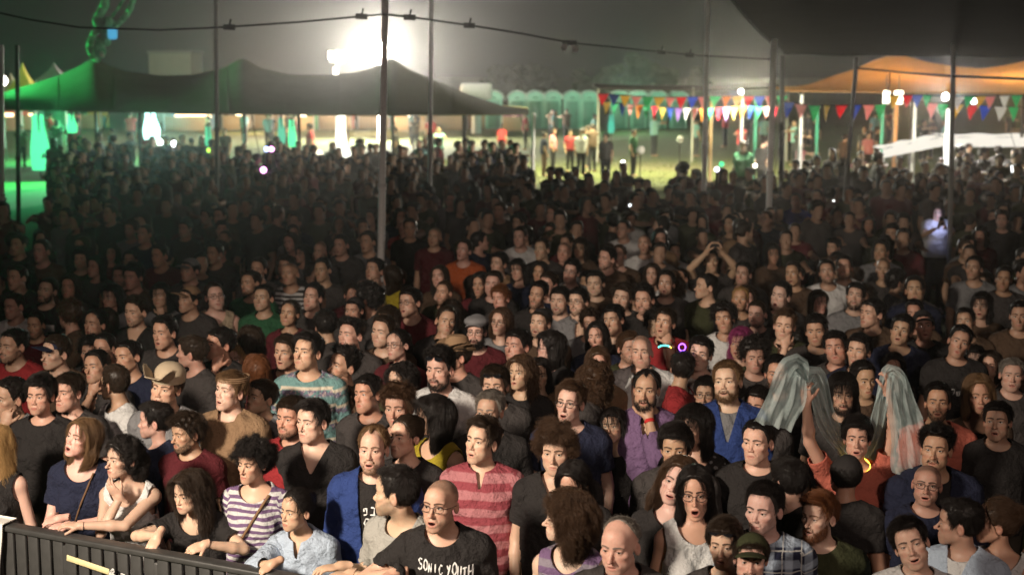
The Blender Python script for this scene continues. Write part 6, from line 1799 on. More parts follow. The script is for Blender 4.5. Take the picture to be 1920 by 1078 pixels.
def tents():
    g = fabric('olive_canvas', (.13, .125, .075), .04)
    ridge = [(-60, 196), (0, 176), (60, 158), (110, 142), (150, 124), (175, 108), (200, 122), (235, 134), (300, 142), (360, 141), (420, 128), (455, 107), (490, 128), (540, 140), (610, 141), (670, 136), (705, 125), (735, 108), (765, 130), (820, 153), (880, 178), (940, 198), (992, 212)]
    eave = [(-60, 206), (100, 207), (400, 213), (700, 216), (940, 215), (992, 213)]
    stretch_tent(ridge, eave, 42, 9, g, 'long dark stretch tent with three peaks, its left slopes lit green', [(175, 118, 46.5), (455, 121, 46.5), (735, 121, 46.5), (560, 216, 42.1), (260, 212, 42.1), (870, 216, 42.1)])
    om = fabric('orange_canvas', (.50, .26, .08), .4)
    ridge = [(1470, 170), (1520, 158), (1570, 140), (1600, 131), (1640, 113), (1662, 106), (1700, 106), (1740, 117), (1790, 125), (1840, 129), (1880, 124), (1920, 115), (1960, 108), (2000, 118)]
    eave = [(1470, 171), (1700, 174), (2000, 176)]
    stretch_tent(ridge, eave, 44, 9, om, 'orange stretch tent glowing from the lamps inside', [(1680, 112, 48.5), (1500, 172, 44.1), (1712, 174, 44.1), (1920, 176, 44.1)])
    # big dark canopy over the right of the audience
    dm = fabric('dark_canopy_cloth', (.030, .023, .019), .02)
    A, B_, Cc, D = at(1472, 101, 25.0), at(1990, 107, 25.0), at(1366, -8, 16.0), at(2250, -30, 14.0)
    o = thing('canopy', 'dark brown canopy stretched over the upper right', 'canopy', A)
    def f(u, v):
        p = (A.lerp(B_, u)).lerp(Cc.lerp(D, u), v); p.z += .06*math.sin(v*math.pi)*-1+.012*math.sin(u*23)*(1-v); return p-A
    P, T = grid(f, 40, 16); link('cloth', mesh_from('cloth', P, T, dm), o)
    P, T = tube([tuple(f(u, 0)) for u in np.linspace(0, 1, 30)], .018, 6); link('edge_rope', mesh_from('edge_rope', P, T, ROPE), o)
    P, T = tube([tuple(f(0, u)) for u in np.linspace(0, 1, 12)], .018, 6); link('edge_rope', mesh_from('edge_rope', P, T, ROPE), o)
    # low dark awning edge behind the bunting
    A2, B2 = at(1122, 166, 60), at(1478, 163, 60)
    o = thing('awning', 'long dark flat awning behind the bunting', 'awning', A2)
    P, T = grid(lambda u, v: A2.lerp(B2, u)+Vector((0, 5*v, -.10*math.sin(u*math.pi)+.14*v))-A2, 30, 4); link('cloth', mesh_from('cloth', P, T, dm), o)
    P, T = tube([tuple(A2.lerp(B2, u)-A2+Vector((0, 0, -.10*math.sin(u*math.pi)))) for u in np.linspace(0, 1, 20)], .05, 6); link('hem', mesh_from('hem', P, T, dm), o)
    for u in (0, .5, 1):
        p = A2.lerp(B2, u); P, T = tube([tuple(p-A2), (p.x-A2.x, 0, -A2.z)], .05, 8); link('pole', mesh_from('pole', P, T, GREYPOLE), o)
    # peaked marquees behind on the left
    for (px, top, base, hw, col, lab) in ((42, 118, 178, 30, (.75, .62, .16), 'yellow peaked marquee at the far left'), (101, 118, 150, 26, (.34, .31, .30), 'grey peaked marquee right of the yellow one'), (20, 138, 178, 24, (.72, .70, .5), 'pale marquee peak left of the yellow one')):
        d = 72+(px % 7); p = at(px, top, d); b = at(px, base, d); w_ = hw/FPX*d; m = fabric('marquee_cloth', col, .5)
        o = thing('marquee', lab, 'marquee', (p.x, d, 0)); n = 8; V = []
        for i in range(n+1):
            s = i/n; r = w_*(1-s)**1.5+.02; z = b.z+(p.z-b.z)*s
            V += [(-r, -r, z), (r, -r, z), (r, r, z), (-r, r, z)]
        T = []
        for i in range(n):
            for j in range(4): a = i*4+j; c = i*4+(j+1) % 4; T += [(a, c, c+4), (a, c+4, a+4)]
        link('roof', mesh_from('roof', np.array(V, F32), np.array(T), m, smooth=False), o)
        for sx in (-1, 1):
            P, T = tube([(sx*w_, -w_, 0), (sx*w_, -w_, b.z)], .05, 6); link('leg', mesh_from('leg', P, T, STEEL), o)
        P, T = box(2*w_, .03, .5, (0, -w_, b.z-.26)); link('valance', mesh_from('valance', P, T, m, smooth=False), o)

def bunting():
    cs = {'r': (.62, .03, .05), 'b': (.04, .10, .40), 'y': (.62, .45, .10), 'g': (.05, .38, .18), 'p': (.70, .34, .32), 'w': (.80, .78, .76), 'o': (.65, .25, .05), 'v': (.30, .18, .5)}
    ms = {k: fabric('flag_'+k, [min(.85, c*1.25) for c in v], .55) for k, v in cs.items()}
    names = {'r': 'red', 'b': 'blue', 'y': 'yellow', 'g': 'green', 'p': 'pink', 'w': 'white', 'o': 'orange', 'v': 'violet'}
    def string(pts, flags, d, fw, fh, label, z_off=0):
        o = thing('bunting', label, 'bunting', at(pts[0][0], pts[0][1], d), 0, 'strings of bunting'); org = o.location
        xs, ys = zip(*pts); L = [at(x, float(np.interp(x, xs, ys)), d)-org for x in np.linspace(xs[0], xs[-1], 40)]
        P, T = tube([tuple(v) for v in L], .012, 5); link('string', mesh_from('string', P, T, ROPE), o)
        rg = np.random.RandomState(int(pts[0][0]))
        for i, (px, c) in enumerate(flags):
            p = at(px, float(np.interp(px, xs, ys)), d)-org; a = rg.uniform(-.9, .9) if rg.rand() < .4 else rg.uniform(-.3, .3)
            h = fh*rg.uniform(.9, 1.1); w_ = fw/2; V = []
            for r_, zz in ((1, 0), (.66, -.34), (.33, -.67), (0, -1)):
                for s in (-1, 1): V.append((s*w_*r_*math.cos(a)+.03*zz, s*w_*r_*math.sin(a)+.05*math.sin(zz*4+i), zz*h))
            V2 = [(x, y+.004, z) for x, y, z in V]
            T = []
            for k in range(3): q = k*2; T += [(q, q+1, q+3), (q, q+3, q+2)]
            T2 = [(c_+8, b_+8, a_+8) for a_, b_, c_ in T]
            f = link('flag', mesh_from('flag', np.array(V+V2, F32), np.array(T+T2), ms[c], smooth=False), o); f.location = p; f['label'] = names[c]+' triangular flag'
    string([(1122, 176), (1230, 183), (1340, 181), (1478, 180)], [(x, c) for x, c in zip(range(1131, 1475, 21), 'rbypgyprbpgoyrbpgy')], 36, .30, .30, 'upper bunting string running left from the bright steel pole')
    string([(1122, 190), (1200, 198), (1300, 204), (1400, 199), (1478, 200)], [(x, c) for x, c in zip(range(1138, 1475, 15), 'ygbpogrybvwpogrvyobgpry')], 39, .22, .36, 'second denser bunting string under the upper one on the left')
    string([(1462, 190), (1520, 198), (1640, 197), (1700, 190), (1800, 197), (1930, 202)], list(zip((1478, 1503, 1528, 1551, 1578, 1604, 1629, 1651, 1748, 1770, 1795, 1823, 1847, 1877, 1902), 'bpgyrbpgpgyrbwg')), 34, .30, .36, 'lower bunting string of large flags in front of the orange tent')
    string([(1660, 180), (1720, 178), (1800, 182), (1930, 178)], list(zip((1677, 1702, 1721, 1740, 1798, 1817, 1838, 1857, 1885, 1908), 'yrbgwgypwg')), 33, .26, .30, 'upper bunting string under the orange tent edge')

def barrier():
    A, B_ = atz(-60, 968, Z_RAIL), atz(640, 1094, Z_RAIL)
    dr = (B_-A).normalized(); L = (B_-A).length; rz = math.atan2(dr.y, dr.x)
    o = thing('crowd_barrier', 'black slatted crowd barrier along the front row with a pale yellow tape', 'barrier', (A.x, A.y, 0), rz)
    m = simple('black_barrier_plastic', (.045, .045, .044), .45, 0, 14, .35, .15)
    P, T = bbox(L, .085, .034, (L/2, 0, Z_RAIL-.017), .01, 3); link('top_rail', mesh_from('top_rail', P, T, m), o)
    P, T = bbox(L, .03, .05, (L/2, .03, .62), .008, 2); link('middle_rail', mesh_from('middle_rail', P, T, m), o)
    P, T = bbox(L, .06, .08, (L/2, 0, .10), .01, 2); link('bottom_rail', mesh_from('bottom_rail', P, T, m), o)
    sm = mesh_from('slat', *bbox(.072, .024, 1.0, (0, 0, .63), .006, 2), m)
    n = int(L/.092)
    for i in range(n): link('slat', sm, o).location = (.05+i*.092, -.012, 0)
    pm = mesh_from('post', *bbox(.075, .085, Z_RAIL-.06, (0, 0, (Z_RAIL-.06)/2), .01, 2), m)
    for x in (.16, .76, 1.36, 1.96): link('post', pm, o).location = (x, .02, 0)
    P, T = bbox(.30, .006, .034, (0, -.062, 0), .002, 1); t = link('tape', mesh_from('tape', P, T, simple('pale_yellow_tape', (.72, .62, .34), .6, 0, 30, .2)), o)
    p = atz(190, 1052, 1.02); loc = Matrix.Rotation(-rz, 3, 'Z') @ (p-Vector((A.x, A.y, 0))); t.location = (loc.x, 0, 1.035); t.rotation_euler = (0, R(7), 0)
    tie = simple('white_cable_tie', (.7, .7, .68), .5)
    for k in range(4):
        a = np.linspace(0, 5.2, 12)+k; P, T = tube([(.025*math.cos(v)*(1+.2*k)+.012*v, -.066-.004*k, .02*math.sin(v)-.004*k) for v in a], .0035, 5)
        link('cable_tie', mesh_from('cable_tie', P, T, tie), o).location = (loc.x+.16, 0, 1.02)
    # cloth hanging over the end of the barrier
    q = atz(6, 974, Z_RAIL+.02); c = Matrix.Rotation(-rz, 3, 'Z') @ (q-Vector((A.x, A.y, 0)))
    P, T = grid(lambda u, v: (c.x-.18+.22*u+.012*math.sin(v*9), (-.07-.015*math.sin(u*11+v*3)-.01*v) if v > .15 else .06-.13*v/.15, Z_RAIL+.012-(max(v-.15, 0))*.75), 24, 26)
    P, T = rim(P, T, .006)
    h = thing('towel', 'pale grey towel hung over the left end of the barrier', 'towel', (A.x, A.y, 0), rz); link('cloth', mesh_from('towel', P, T, WHITE), h)

def glow_objects():
    W = emit('lamp_white', (1, .93, .80), 14); WW = emit('lamp_warm', (1, .72, .42), 5); CY = emit('glow_cyan', (.55, 1, .88), 3.5); GR = emit('glow_green', (.10, .95, .38), 1.4); MAG = emit('lamp_magenta', (1, .35, .9), 9); BL = emit('lamp_blue', (.35, .45, 1), 7); VI = emit('lamp_lavender', (.8, .75, 1), 6)
    # floodlight mast
    p = at(632, 104, 82); o = thing('floodlight_mast', 'floodlight mast with two bright square heads behind the tent', 'floodlight', (p.x, p.y, 0))
    P, T = tube([(0, 0, 0), (0, 0, p.z+.3)], [.16, .10], 10); link('mast', mesh_from('mast', P, T, STEEL), o)
    P, T = bbox(.9, .1, .12, (0, 0, p.z-.35), .02, 1); link('crossbar', mesh_from('crossbar', P, T, STEEL), o)
    for dx, s in ((-.30, .36), (.24, .56)):
        P, T = bbox(s+.08, .16, .50, (dx, .08, p.z), .04, 1); h = link('lamp_head', mesh_from('lamp_head', P, T, DARKPOLE), o)
        P, T = bbox(s, .03, .40, (dx, -.02, p.z), .012, 1); link('lamp_glass', mesh_from('lamp_glass', P, T, W), h)
    P, T = bbox(.20, .05, .50, (-.08, -.12, p.z-.95), .02, 1); link('column_light', mesh_from('column_light', P, T, W), o)
    # the great floodlight hidden behind the third peak
    p = FLOOD; o = thing('floodlight_tower', 'glaring floodlight tower behind the peak beside the thick steel pole', 'floodlight', (p.x, p.y, 0))
    P, T = tube([(0, .25, 0), (0, .25, p.z+.4)], [.2, .12], 10); link('mast', mesh_from('mast', P, T, STEEL), o)
    for dx in (-.3, .3):
        for dz in (-.2, .2):
            P, T = bbox(.5, .22, .32, (dx, .14, p.z+dz), .05, 1); h = link('lamp_head', mesh_from('lamp_head', P, T, DARKPOLE), o)
            P, T = bbox(.42, .02, .26, (dx, .02, p.z+dz), .008, 1); link('lamp_glass', mesh_from('lamp_glass', P, T, emit('lamp_flood', (1, .97, .88), 14)), h)
    # white glowing tall lamp, cone shaped, under the tent
    p = at(640, 292, 57); q = at(645, 215, 57); o = thing('glowing_lantern', 'tall white glowing lantern shaped like a bottle under the tent', 'lantern', (p.x, p.y, 0)); H_ = q.z-.0
    P, T = tube([(0, 0, .02), (0, 0, .05), (0, 0, .55), (0, 0, .8), (.03, 0, 1.3), (.05, 0, H_)], [.2, .38, .37, .26, .16, .14], 16); link('shade', mesh_from('shade', P, T, emit('lantern_glow', (1, 1, .86), 2.6)), o)
    P, T = tube([(0, 0, 0), (0, 0, .03)], .42, 16); link('base', mesh_from('base', P, T, DARKPOLE), o)
    def lampthing(px, py, d, r, mat, lab, name='spot_lamp', cat_='lamp', hang=False):
        p = at(px, py, d); o = thing(name, lab, cat_, p)
        b = bmesh.new(); bmesh.ops.create_icosphere(b, subdivisions=2, radius=r); b.verts.index_update()
        P = np.array([v.co[:] for v in b.verts], F32); T = np.array([[v.index for v in f.verts] for f in b.faces]); b.free()
        link('bulb', mesh_from('bulb', P, T, mat), o)
        P, T = tube([(0, r*.2, r*.6), (0, r*.5, r*1.3)] if hang else [(0, r*.3, -r*.6), (0, r*.3, -p.z)], [r*.5, r*.5] if hang else .02, 6); link('stand', mesh_from('stand', P, T, DARKPOLE), o)
    lampthing(122, 332, 34, .05, emit('lamp_daylight', (.85, 1, .95), 12), 'small white ground lamp under the green tent')
    lampthing(300, 267, 41.5, .085, emit('lamp_daylight', (.85, 1, .95), 12), 'left white spot lamp in the cyan glow'); lampthing(326, 270, 41.4, .08, emit('lamp_daylight', (.85, .95, 1), 14), 'right white spot lamp in the cyan glow')
    lampthing(500, 280, 33.8, .06, BL, 'blue light at the silhouette\'s chest'); lampthing(509, 280, 33.8, .06, MAG, 'magenta light at the silhouette\'s chest'); lampthing(494, 319, 33.5, .07, MAG, 'pink ball light below the silhouette with lights')
    lampthing(641, 319, 33.5, .03, W, 'tiny ring light below the glowing lantern'); lampthing(392, 282, 40, .07, emit('lamp_lime', (.5, .9, .1), 2.5), 'lime green light beside the dull thin pole')
    lampthing(1344, 318, 26, .045, VI, 'lavender phone light near the silver pole'); lampthing(1416, 311, 30, .04, W, 'white lamp right of the tall dark green figure'); lampthing(1353, 308, 31, .06, GR, 'green spark of light near the silver pole')
    lampthing(1201, 282, 45.5, .14, WHITE, 'white ball carried by the walker in green and white', 'ball', 'ball'); lampthing(597, 289, 37, .12, emit('lamp_cream', (1, .9, .65), 2.5), 'cream lamp left of the glowing lantern')
    lampthing(1275, 262, 50, .12, WHITE, 'pale lantern hanging in the field', 'lantern', 'lantern'); lampthing(1168, 305, 34, .05, W, 'small white spark on the grass')
    lampthing(4, 152, 60, .22, W, 'bright lamp at the far left by the pale marquee', 'field_light')
    lampthing(1389, 172, 41, .07, W, 'lamp on the pale post behind the bunting', 'post_lamp')
    lampthing(1773, 182, 38, .09, emit('lamp_big', (1, .95, .88), 22), 'round glaring lamp under the orange tent', 'tent_lamp', hang=True)
    lampthing(1826, 190, 38, .08, emit('lamp_small', (.9, .95, 1), 10), 'small bluish white lamp under the orange tent', 'tent_lamp', hang=True)
    for px, w_, lab in ((1662, 13, 'left square white lamp under the orange tent'), (1685, 17, 'right square white lamp under the orange tent')):
        p = at(px, 183, 39); s = w_/FPX*39; P, T = bbox(s, .06, 25/FPX*39, (0, 0, 0), .03, 2); o = thing('square_lamp', lab, 'lamp', p); link('diffuser', mesh_from('diffuser', P, T, emit('lamp_square', (1, .92, .72), 4)), o)
        P, T = tube([(0, 0, .15), (0, 0, .6)], .012, 5); link('hanger', mesh_from('hanger', P, T, ROPE), o)
    # white lamp column behind the dark pole
    p = at(1776, 255, 40); o = thing('lamp_column', 'white lit column behind the dark pole at the right', 'lamp column', (p.x, p.y, 0)); q = at(1776, 205, 40)
    P, T = tube([(0, 0, 0), (0, 0, p.z), (.01, 0, p.z+.12), (-.01, 0, q.z)], [.05, .08, .07, .05], 10); link('tube_light', mesh_from('tube_light', P, T, emit('lamp_tube', (1, .96, .88), 2.2)), o)
    # posts under the orange tent; one has orange lamplight put into its colour
    for px, y0, y1, mat, lab in ((1389, 178, 290, WHITE, 'pale post behind the bunting'), (1415, 185, 290, simple('green_post', (.06, .30, .17), .6), 'green post behind the bunting'), (1530, 205, 300, simple('green_post2', (.06, .30, .17), .6), 'green post below the large green flag'), (1500, 178, 300, STEEL, 'pale post at the left corner of the orange tent'), (1652, 200, 290, simple('green_post3', (.06, .28, .16), .6), 'teal post under the square lamps'),
                                 (1676, 195, 330, simple('lamplight_tint_post', (.55, .24, .08), .6), 'post tinted with orange lamplight under the square lamps'), (1711, 190, 320, STEEL, 'grey post right of the orange-tinted post'), (1332, 190, 280, simple('tan_post', (.45, .30, .14), .6), 'tan post next to the silver pole')):
        p = at(px, y1, 42); q = at(px, y0, 42); o = thing('post', lab, 'post', (p.x, p.y, 0)); P, T = tube([(0, 0, 0), (0, 0, q.z)], .055, 8); link('shaft', mesh_from('shaft', P, T, mat), o)
        P, T = bbox(.25, .25, .04, (0, 0, .02), .01, 1); link('foot', mesh_from('foot', P, T, DARKPOLE), o)
    # white counter and roof at the right; the cloth emits to look lit
    def slab(px0, px1, y_t, y_b, d, dep, lab, name, cat_, e, tilt=0.0):
        a, b = at(px0, y_t, d), at(px1, y_t, d); c = at(px0, y_b, d); o = thing(name, lab, cat_, (a.x, d, 0)); w_ = b.x-a.x
        P, T = grid(lambda u, v: (w_*u, dep*v, a.z+tilt*u+.02*math.sin(u*17)), 24, 6); link('top_cloth', mesh_from('top_cloth', P, T, e), o)
        P, T = grid(lambda u, v: (w_*u, -.02+.03*math.sin(u*40)*v, a.z+tilt*u-(a.z-c.z)*v), 60, 4); link('front_cloth', mesh_from('front_cloth', P, T, e), o)
        for x in (0.05, w_-.05):
            P, T = tube([(x, .1, 0), (x, .1, c.z)], .04, 6); link('leg', mesh_from('leg', P, T, STEEL), o)
    wl = emit('white_cloth_glow', (1, .94, .82), .95)
    slab(1655, 1772, 280, 297, 40, 1.2, 'long counter with glowing white cloth right of the orange post', 'counter', 'counter', wl, .35); slab(1788, 1990, 258, 276, 44, 2.5, 'glowing white low roof at the right edge', 'stall_roof', 'stall', wl)
    # lit stalls beyond the field
    rg = np.random.RandomState(9)
    cl = [(.75, .25, .2), (.15, .5, .4), (.7, .55, .2), (.25, .45, .65), (.7, .65, .6), (.6, .2, .35), (.2, .55, .3)]
    for i, (px, w_, y0, y1) in enumerate(((10, 46, 203, 228), (46, 34, 204, 228), (168, 40, 206, 228), (350, 84, 206, 234), (440, 44, 205, 240), (500, 46, 205, 246), (560, 56, 206, 250), (628, 60, 208, 252), (700, 56, 208, 252), (770, 60, 208, 252), (840, 60, 208, 252), (905, 56, 208, 252), (962, 40, 210, 250))):
        d = 92+(i % 3)*2; a = at(px-w_/2, y1, d); b = at(px+w_/2, y0, d); W_ = b.x-a.x; H_ = b.z
        o = thing('market_stall', 'lit market stall, %s from the left beyond the green tent' % ('first second third fourth fifth sixth seventh eighth ninth tenth eleventh twelfth thirteenth'.split()[i]), 'stall', (a.x, d, 0), 0, 'row of lit stalls')
        fm = fabric('stall_roof', (.55, .42, .30), .5)
        P, T = grid(lambda u, v: (-.15+(W_+.3)*u, 2.2*v-.2, H_-.1+.3*v), 4, 3); link('roof', mesh_from('roof', P, T, fm), o)
        P, T = box(W_, .06, H_*.95, (W_/2, 2, H_*.48)); link('back_cloth', mesh_from('back_cloth', P, T, simple('stall_back', cl[i % 7], .9), smooth=False), o)
        P, T = bbox(W_*.96, .7, .9, (W_/2, .2, .45), .02, 1); link('counter', mesh_from('counter', P, T, simple('stall_counter', (.5, .36, .22), .8)), o)
        for x in (0, W_):
            P, T = tube([(x, 0, 0), (x, 0, H_)], .05, 6); link('post', mesh_from('post', P, T, STEEL), o)
        P, T = bbox(W_*(.8 if i < 4 else .25), .12, .22 if i < 4 else .30, (W_*rg.uniform(.35, .65), .3, H_-.45), .03, 1); link('strip_light', mesh_from('strip_light', P, T, emit('stall_light', (1, .66, .36) if i < 4 else (1, .78, .5), 6.0)), o)
        for k in range(5):
            x = rg.uniform(.1, W_-.1); P, T = grid(lambda u, v: (x-.14+.28*u, 1.4+.05*math.sin(u*6), H_-.5-rg.uniform(.7, .71)*v), 3, 3); link('hanging_cloth', mesh_from('hanging_cloth', P, T, simple('goods', cl[rg.randint(7)], .9)), o)
    # green and cyan light under the tent, imitated by sheets of emitting cloth
    for px, y0, y1, w_, mat, lab, d in ((76, 215, 320, 30, GR, 'broad green glowing cloth at the left under the tent', 50), (135, 215, 250, 16, GR, 'green glowing banner behind silhouettes', 52), (284, 212, 262, 26, CY, 'cyan-white glowing banner under the tent', 48), (548, 225, 276, 13, GR, 'narrow green glowing banner left of the lantern', 46), (528, 222, 270, 12, emit('glow_green_dim', (.12, .7, .42), .9), 'dim green banner beside the narrow one', 47), (392, 238, 300, 14, emit('glow_green_low', (.10, .8, .4), .9), 'green glowing banner by the dull thin pole', 46), (1146, 215, 250, 10, emit('glow_teal', (.1, .75, .5), .8), 'teal glowing strip below the bunting', 60)):
        a, b = at(px, y1, d), at(px, y0, d); s = w_/FPX*d; o = thing('glowing_sheet', lab, 'sheet', (a.x, d, 0), 0, 'glowing sheets')
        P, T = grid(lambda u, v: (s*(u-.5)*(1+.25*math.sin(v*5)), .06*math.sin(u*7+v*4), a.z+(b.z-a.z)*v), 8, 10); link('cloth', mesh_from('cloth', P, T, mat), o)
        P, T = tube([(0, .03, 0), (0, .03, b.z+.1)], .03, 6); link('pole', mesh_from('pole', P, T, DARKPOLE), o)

def far_things():
    # row of booths with rounded roofs
    gm = simple('mint_plastic', (.22, .52, .40), .5, 0, 3, .15); dmn = simple('booth_door', (.10, .30, .22), .5, 0, 3, .2); wm = simple('booth_roof', (.50, .66, .58), .5)
    nm = 'first second third fourth fifth sixth seventh eighth ninth tenth'.split()
    src = None
    for i, px in enumerate((926, 970, 1003, 1036, 1072, 1104, 1160, 1196, 1232, 1270)):
        d = 96; p = at(px, 246, d); w_ = 1.28; lab = 'mint green booth with rounded roof, %s of its row from the left' % nm[i]
        if src is None:
            o = thing('portable_booth', lab, 'booth', (p.x, d, 0), 0, 'row of mint green booths'); src = o
            P, T = bbox(w_-.14, 1.1, 1.95, (0, 0, .98), .03, 2); link('cabin', mesh_from('cabin', P, T, gm), o)
            V = []
            P, T = grid(lambda u, v: (w_/2*math.cos(math.pi*u)*1.02, -.62+1.24*v, 1.93+.52*math.sin(math.pi*u)), 14, 2); P, T = rim(P, T, .05); link('roof', mesh_from('roof', P, T, wm), o)
            P, T = grid(lambda u, v: (w_/2*math.cos(math.pi*u)*.95*v, -.56, 1.94+.47*math.sin(math.pi*u)*v), 14, 2); link('gable', mesh_from('gable', P, T, gm), o)
            P, T = bbox(.78, .05, 1.72, (0, -.57, .92), .02, 1); dd = link('door', mesh_from('door', P, T, dmn), o)
            P, T = bbox(.05, .05, .16, (.30, -.61, 1.0), .01, 1); link('handle', mesh_from('handle', P, T, DARKPOLE), dd)
        else:
            r = src.copy(); C.collection.objects.link(r); r.location = (p.x, d, 0); r['label'] = lab
            for ch in src.children:
                c = ch.copy(); C.collection.objects.link(c); c.parent = r
                for g in ch.children: e = g.copy(); C.collection.objects.link(e); e.parent = c
    P, T = bbox(1.9, 1.0, 1.0, (0, 0, 0), .15, 2); p = at(893, 172, 88); o = thing('white_van_roof' if 0 else 'white_tank', 'white rounded tank above the right end of the green tent', 'tank', p); link('shell', mesh_from('shell', P, T, WHITE), o)
    P, T = tube([(0, 0, -.4), (0, 0, -p.z)], .3, 8); link('stand', mesh_from('stand', P, T, STEEL), o)
    p = at(330, 125, 110); P, T = box(3.1, 4, 9, (0, 0, p.z-3.6)); o = thing('pale_building', 'faint pale block behind the tent left of the second peak', 'building', (p.x, p.y, 0)); link('wall', mesh_from('wall', P, T, simple('pale_wall', (.42, .42, .36), .9, 0, .8, .15), smooth=False), o)
    P, T = box(3.3, 4.2, .2, (0, 0, p.z+1.02)); link('roof', mesh_from('roof', P, T, simple('pale_roof', (.3, .3, .27), .9), smooth=False), o)
    # trees beyond the field
    leaf = simple('leaf', (.075, .085, .045), .7, 0, .8, .4); bark = simple('bark', (.09, .07, .05), .9, 0, 8, .3)
    rg = np.random.RandomState(21)
    for i, (px, top, base, hw, d, lab) in enumerate(((972, 128, 182, 48, 128, 'broad hazy tree right of the tent'), (1010, 133, 182, 26, 132, 'small hazy tree beside the broad one'), (1095, 138, 180, 20, 126, 'slim hazy tree above the mint booths'), (1142, 130, 180, 26, 124, 'rounded hazy tree left of the tall dark one'), (1188, 94, 172, 34, 140, 'tall dark tree above the bunting'), (1243, 136, 172, 22, 128, 'low rounded tree right of the tall dark one'), (1308, 134, 172, 18, 128, 'small tree left of the silver pole'), (920, 150, 184, 24, 130, 'low bush-like tree above the white tank'))):
        t = at(px, top, d); b = at(px, base, d); w_ = hw/FPX*d; H_ = t.z; o = thing('tree', lab, 'tree', (t.x, d, 0), 0, 'trees beyond the field')
        P1, T1 = tube([(0, 0, 0), (.1, 0, H_*.3), (.0, .1, H_*.55), (.1, 0, H_*.85)], [.28, .22, .15, .05], 8)
        limbs = [(P1, T1)]
        for k in range(6):
            a = rg.rand()*6.28; z0 = H_*rg.uniform(.3, .6); limbs.append(tube([(0, 0, z0), (w_*.35*math.cos(a), w_*.35*math.sin(a), z0+H_*.12), (w_*.7*math.cos(a), w_*.7*math.sin(a), z0+H_*.2)], [.10, .06, .025], 6))
        P, T = cat(*limbs); link('trunk', mesh_from('trunk', P, T, bark), o)
        n = 3600; cl_ = 18; cc = rg.randn(cl_, 3)*V3((w_*.42, w_*.42, H_*.17))+V3((0, 0, H_*.66)); cr_ = rg.uniform(.22, .42, cl_)*w_
        ci = rg.randint(cl_, size=n); v = rg.randn(n, 3); v /= np.linalg.norm(v, axis=1)[:, None]; c = cc[ci]+v*(cr_[ci]*rg.uniform(.5, 1, n))[:, None]; c[:, 2] = np.minimum(c[:, 2], H_)
        A_ = rg.randn(n, 3); A_ /= np.linalg.norm(A_, axis=1)[:, None]; B2 = np.cross(A_, rg.randn(n, 3)); B2 /= np.linalg.norm(B2, axis=1)[:, None]; s = rg.uniform(.25, .55, n)[:, None]
        P = np.stack([c-A_*s, c+B2*s*.6, c+A_*s, c-B2*s*.6], 1).reshape(-1, 3); q = np.arange(n*4).reshape(-1, 4); link('crown', mesh_from('crown', P, tris_of(q), leaf, smooth=False), o)
    # green ribbons curling above the first peak
    rm = fabric('green_ribbon', (.20, .62, .34), .3)
    d = 44
    def px_tube(pts, r): return tube([tuple(at(x, y, d+.25*math.sin(i*1.3))-org) for i, (x, y) in enumerate(pts)], r, 8)
    org = at(195, 110, d); o = thing('hanging_sculpture', 'curling green inflatable sculpture hanging above the first tent peak', 'sculpture', org)
    for pts, r in (([(197, -20), (198, 10), (188, 25), (180, 38), (182, 46), (196, 42), (210, 44), (206, 52), (196, 58), (198, 70), (200, 80)], .13), ([(255, -20), (245, 18), (232, 36), (222, 44), (214, 52), (205, 60)], .085),
                   ([(190, 50), (176, 62), (169, 78), (168, 95), (174, 107), (183, 112)], .10), ([(186, 78), (180, 90), (182, 102), (190, 106), (194, 98), (190, 84), (184, 76)], .09), ([(197, 70), (190, 60), (182, 50), (180, 40)], .06), ([(240, -10), (225, 10), (212, 30)], .04)):
        x = np.array(pts, float); t = np.linspace(0, len(x)-1, len(x)*4); P = np.stack([np.interp(t, np.arange(len(x)), x[:, k]) for k in (0, 1)], 1)
        for _ in range(3): P[1:-1] = (P[:-2]+P[1:-1]*2+P[2:])/4
        p, T = px_tube(list(map(tuple, P)), r); link('tube', mesh_from('tube', p, T, rm), o)
    for x, y, s, m in ((203, 42, .20, rm), (211, 64, .22, emit('blue_light_box', (.08, .45, .75), .8)), (196, 78, .12, rm), (191, 102, .10, fabric('pale_ribbon', (.6, .6, .5), .3))):
        P, T = bbox(s*1.2, s, s*1.5, (0, 0, 0), s*.3, 2); q = link('pod', mesh_from('pod', P, T, m), o); q.location = at(x, y, d-.2)-org
    # lit phones in the crowd, a girl lit by her phone
    r, w, g = person(1757, 396, 'f', 'bob', 'd', 'b', 'tee', 'white', -10, -22, z=1.6, s=None, q=1, turn=0, label='woman lit blue-white by the phone she is looking at', group=GRP, arms={k: dict(at=(atz(1757, 396, 1.6).x+k*.05, atz(1757, 396, 1.6).y-.26, 1.38), pix=False, dir=(-k*.2, -.3, 1), palm=(-k, 0, 0), curl=.7, pole=(k, 0, -.8)) for k in (-1, 1)})
    ps = emit('phone_screen', (.65, .72, 1), 12)
    e = atz(1757, 396, 1.6)
    def phone(loc, rz, tilt, lab, m=ps, s=1):
        o = thing('phone', lab, 'phone', loc, rz, None); o.rotation_euler = (tilt, 0, rz)
        P, T = bbox(.075*s, .009, .15*s, (0, 0, 0), .003, 1); link('phone_body', mesh_from('phone_body', P, T, MAT['black']), o)
        P, T = box(.066*s, .002, .135*s, (0, .0062, 0)); link('screen', mesh_from('screen', P, T, m, smooth=False), o)
    phone((e.x, e.y-.27, 1.47), 0, R(-25), 'phone shining up at the blue-lit woman', emit('phone_screen_bright', (.5, .55, 1), 45))
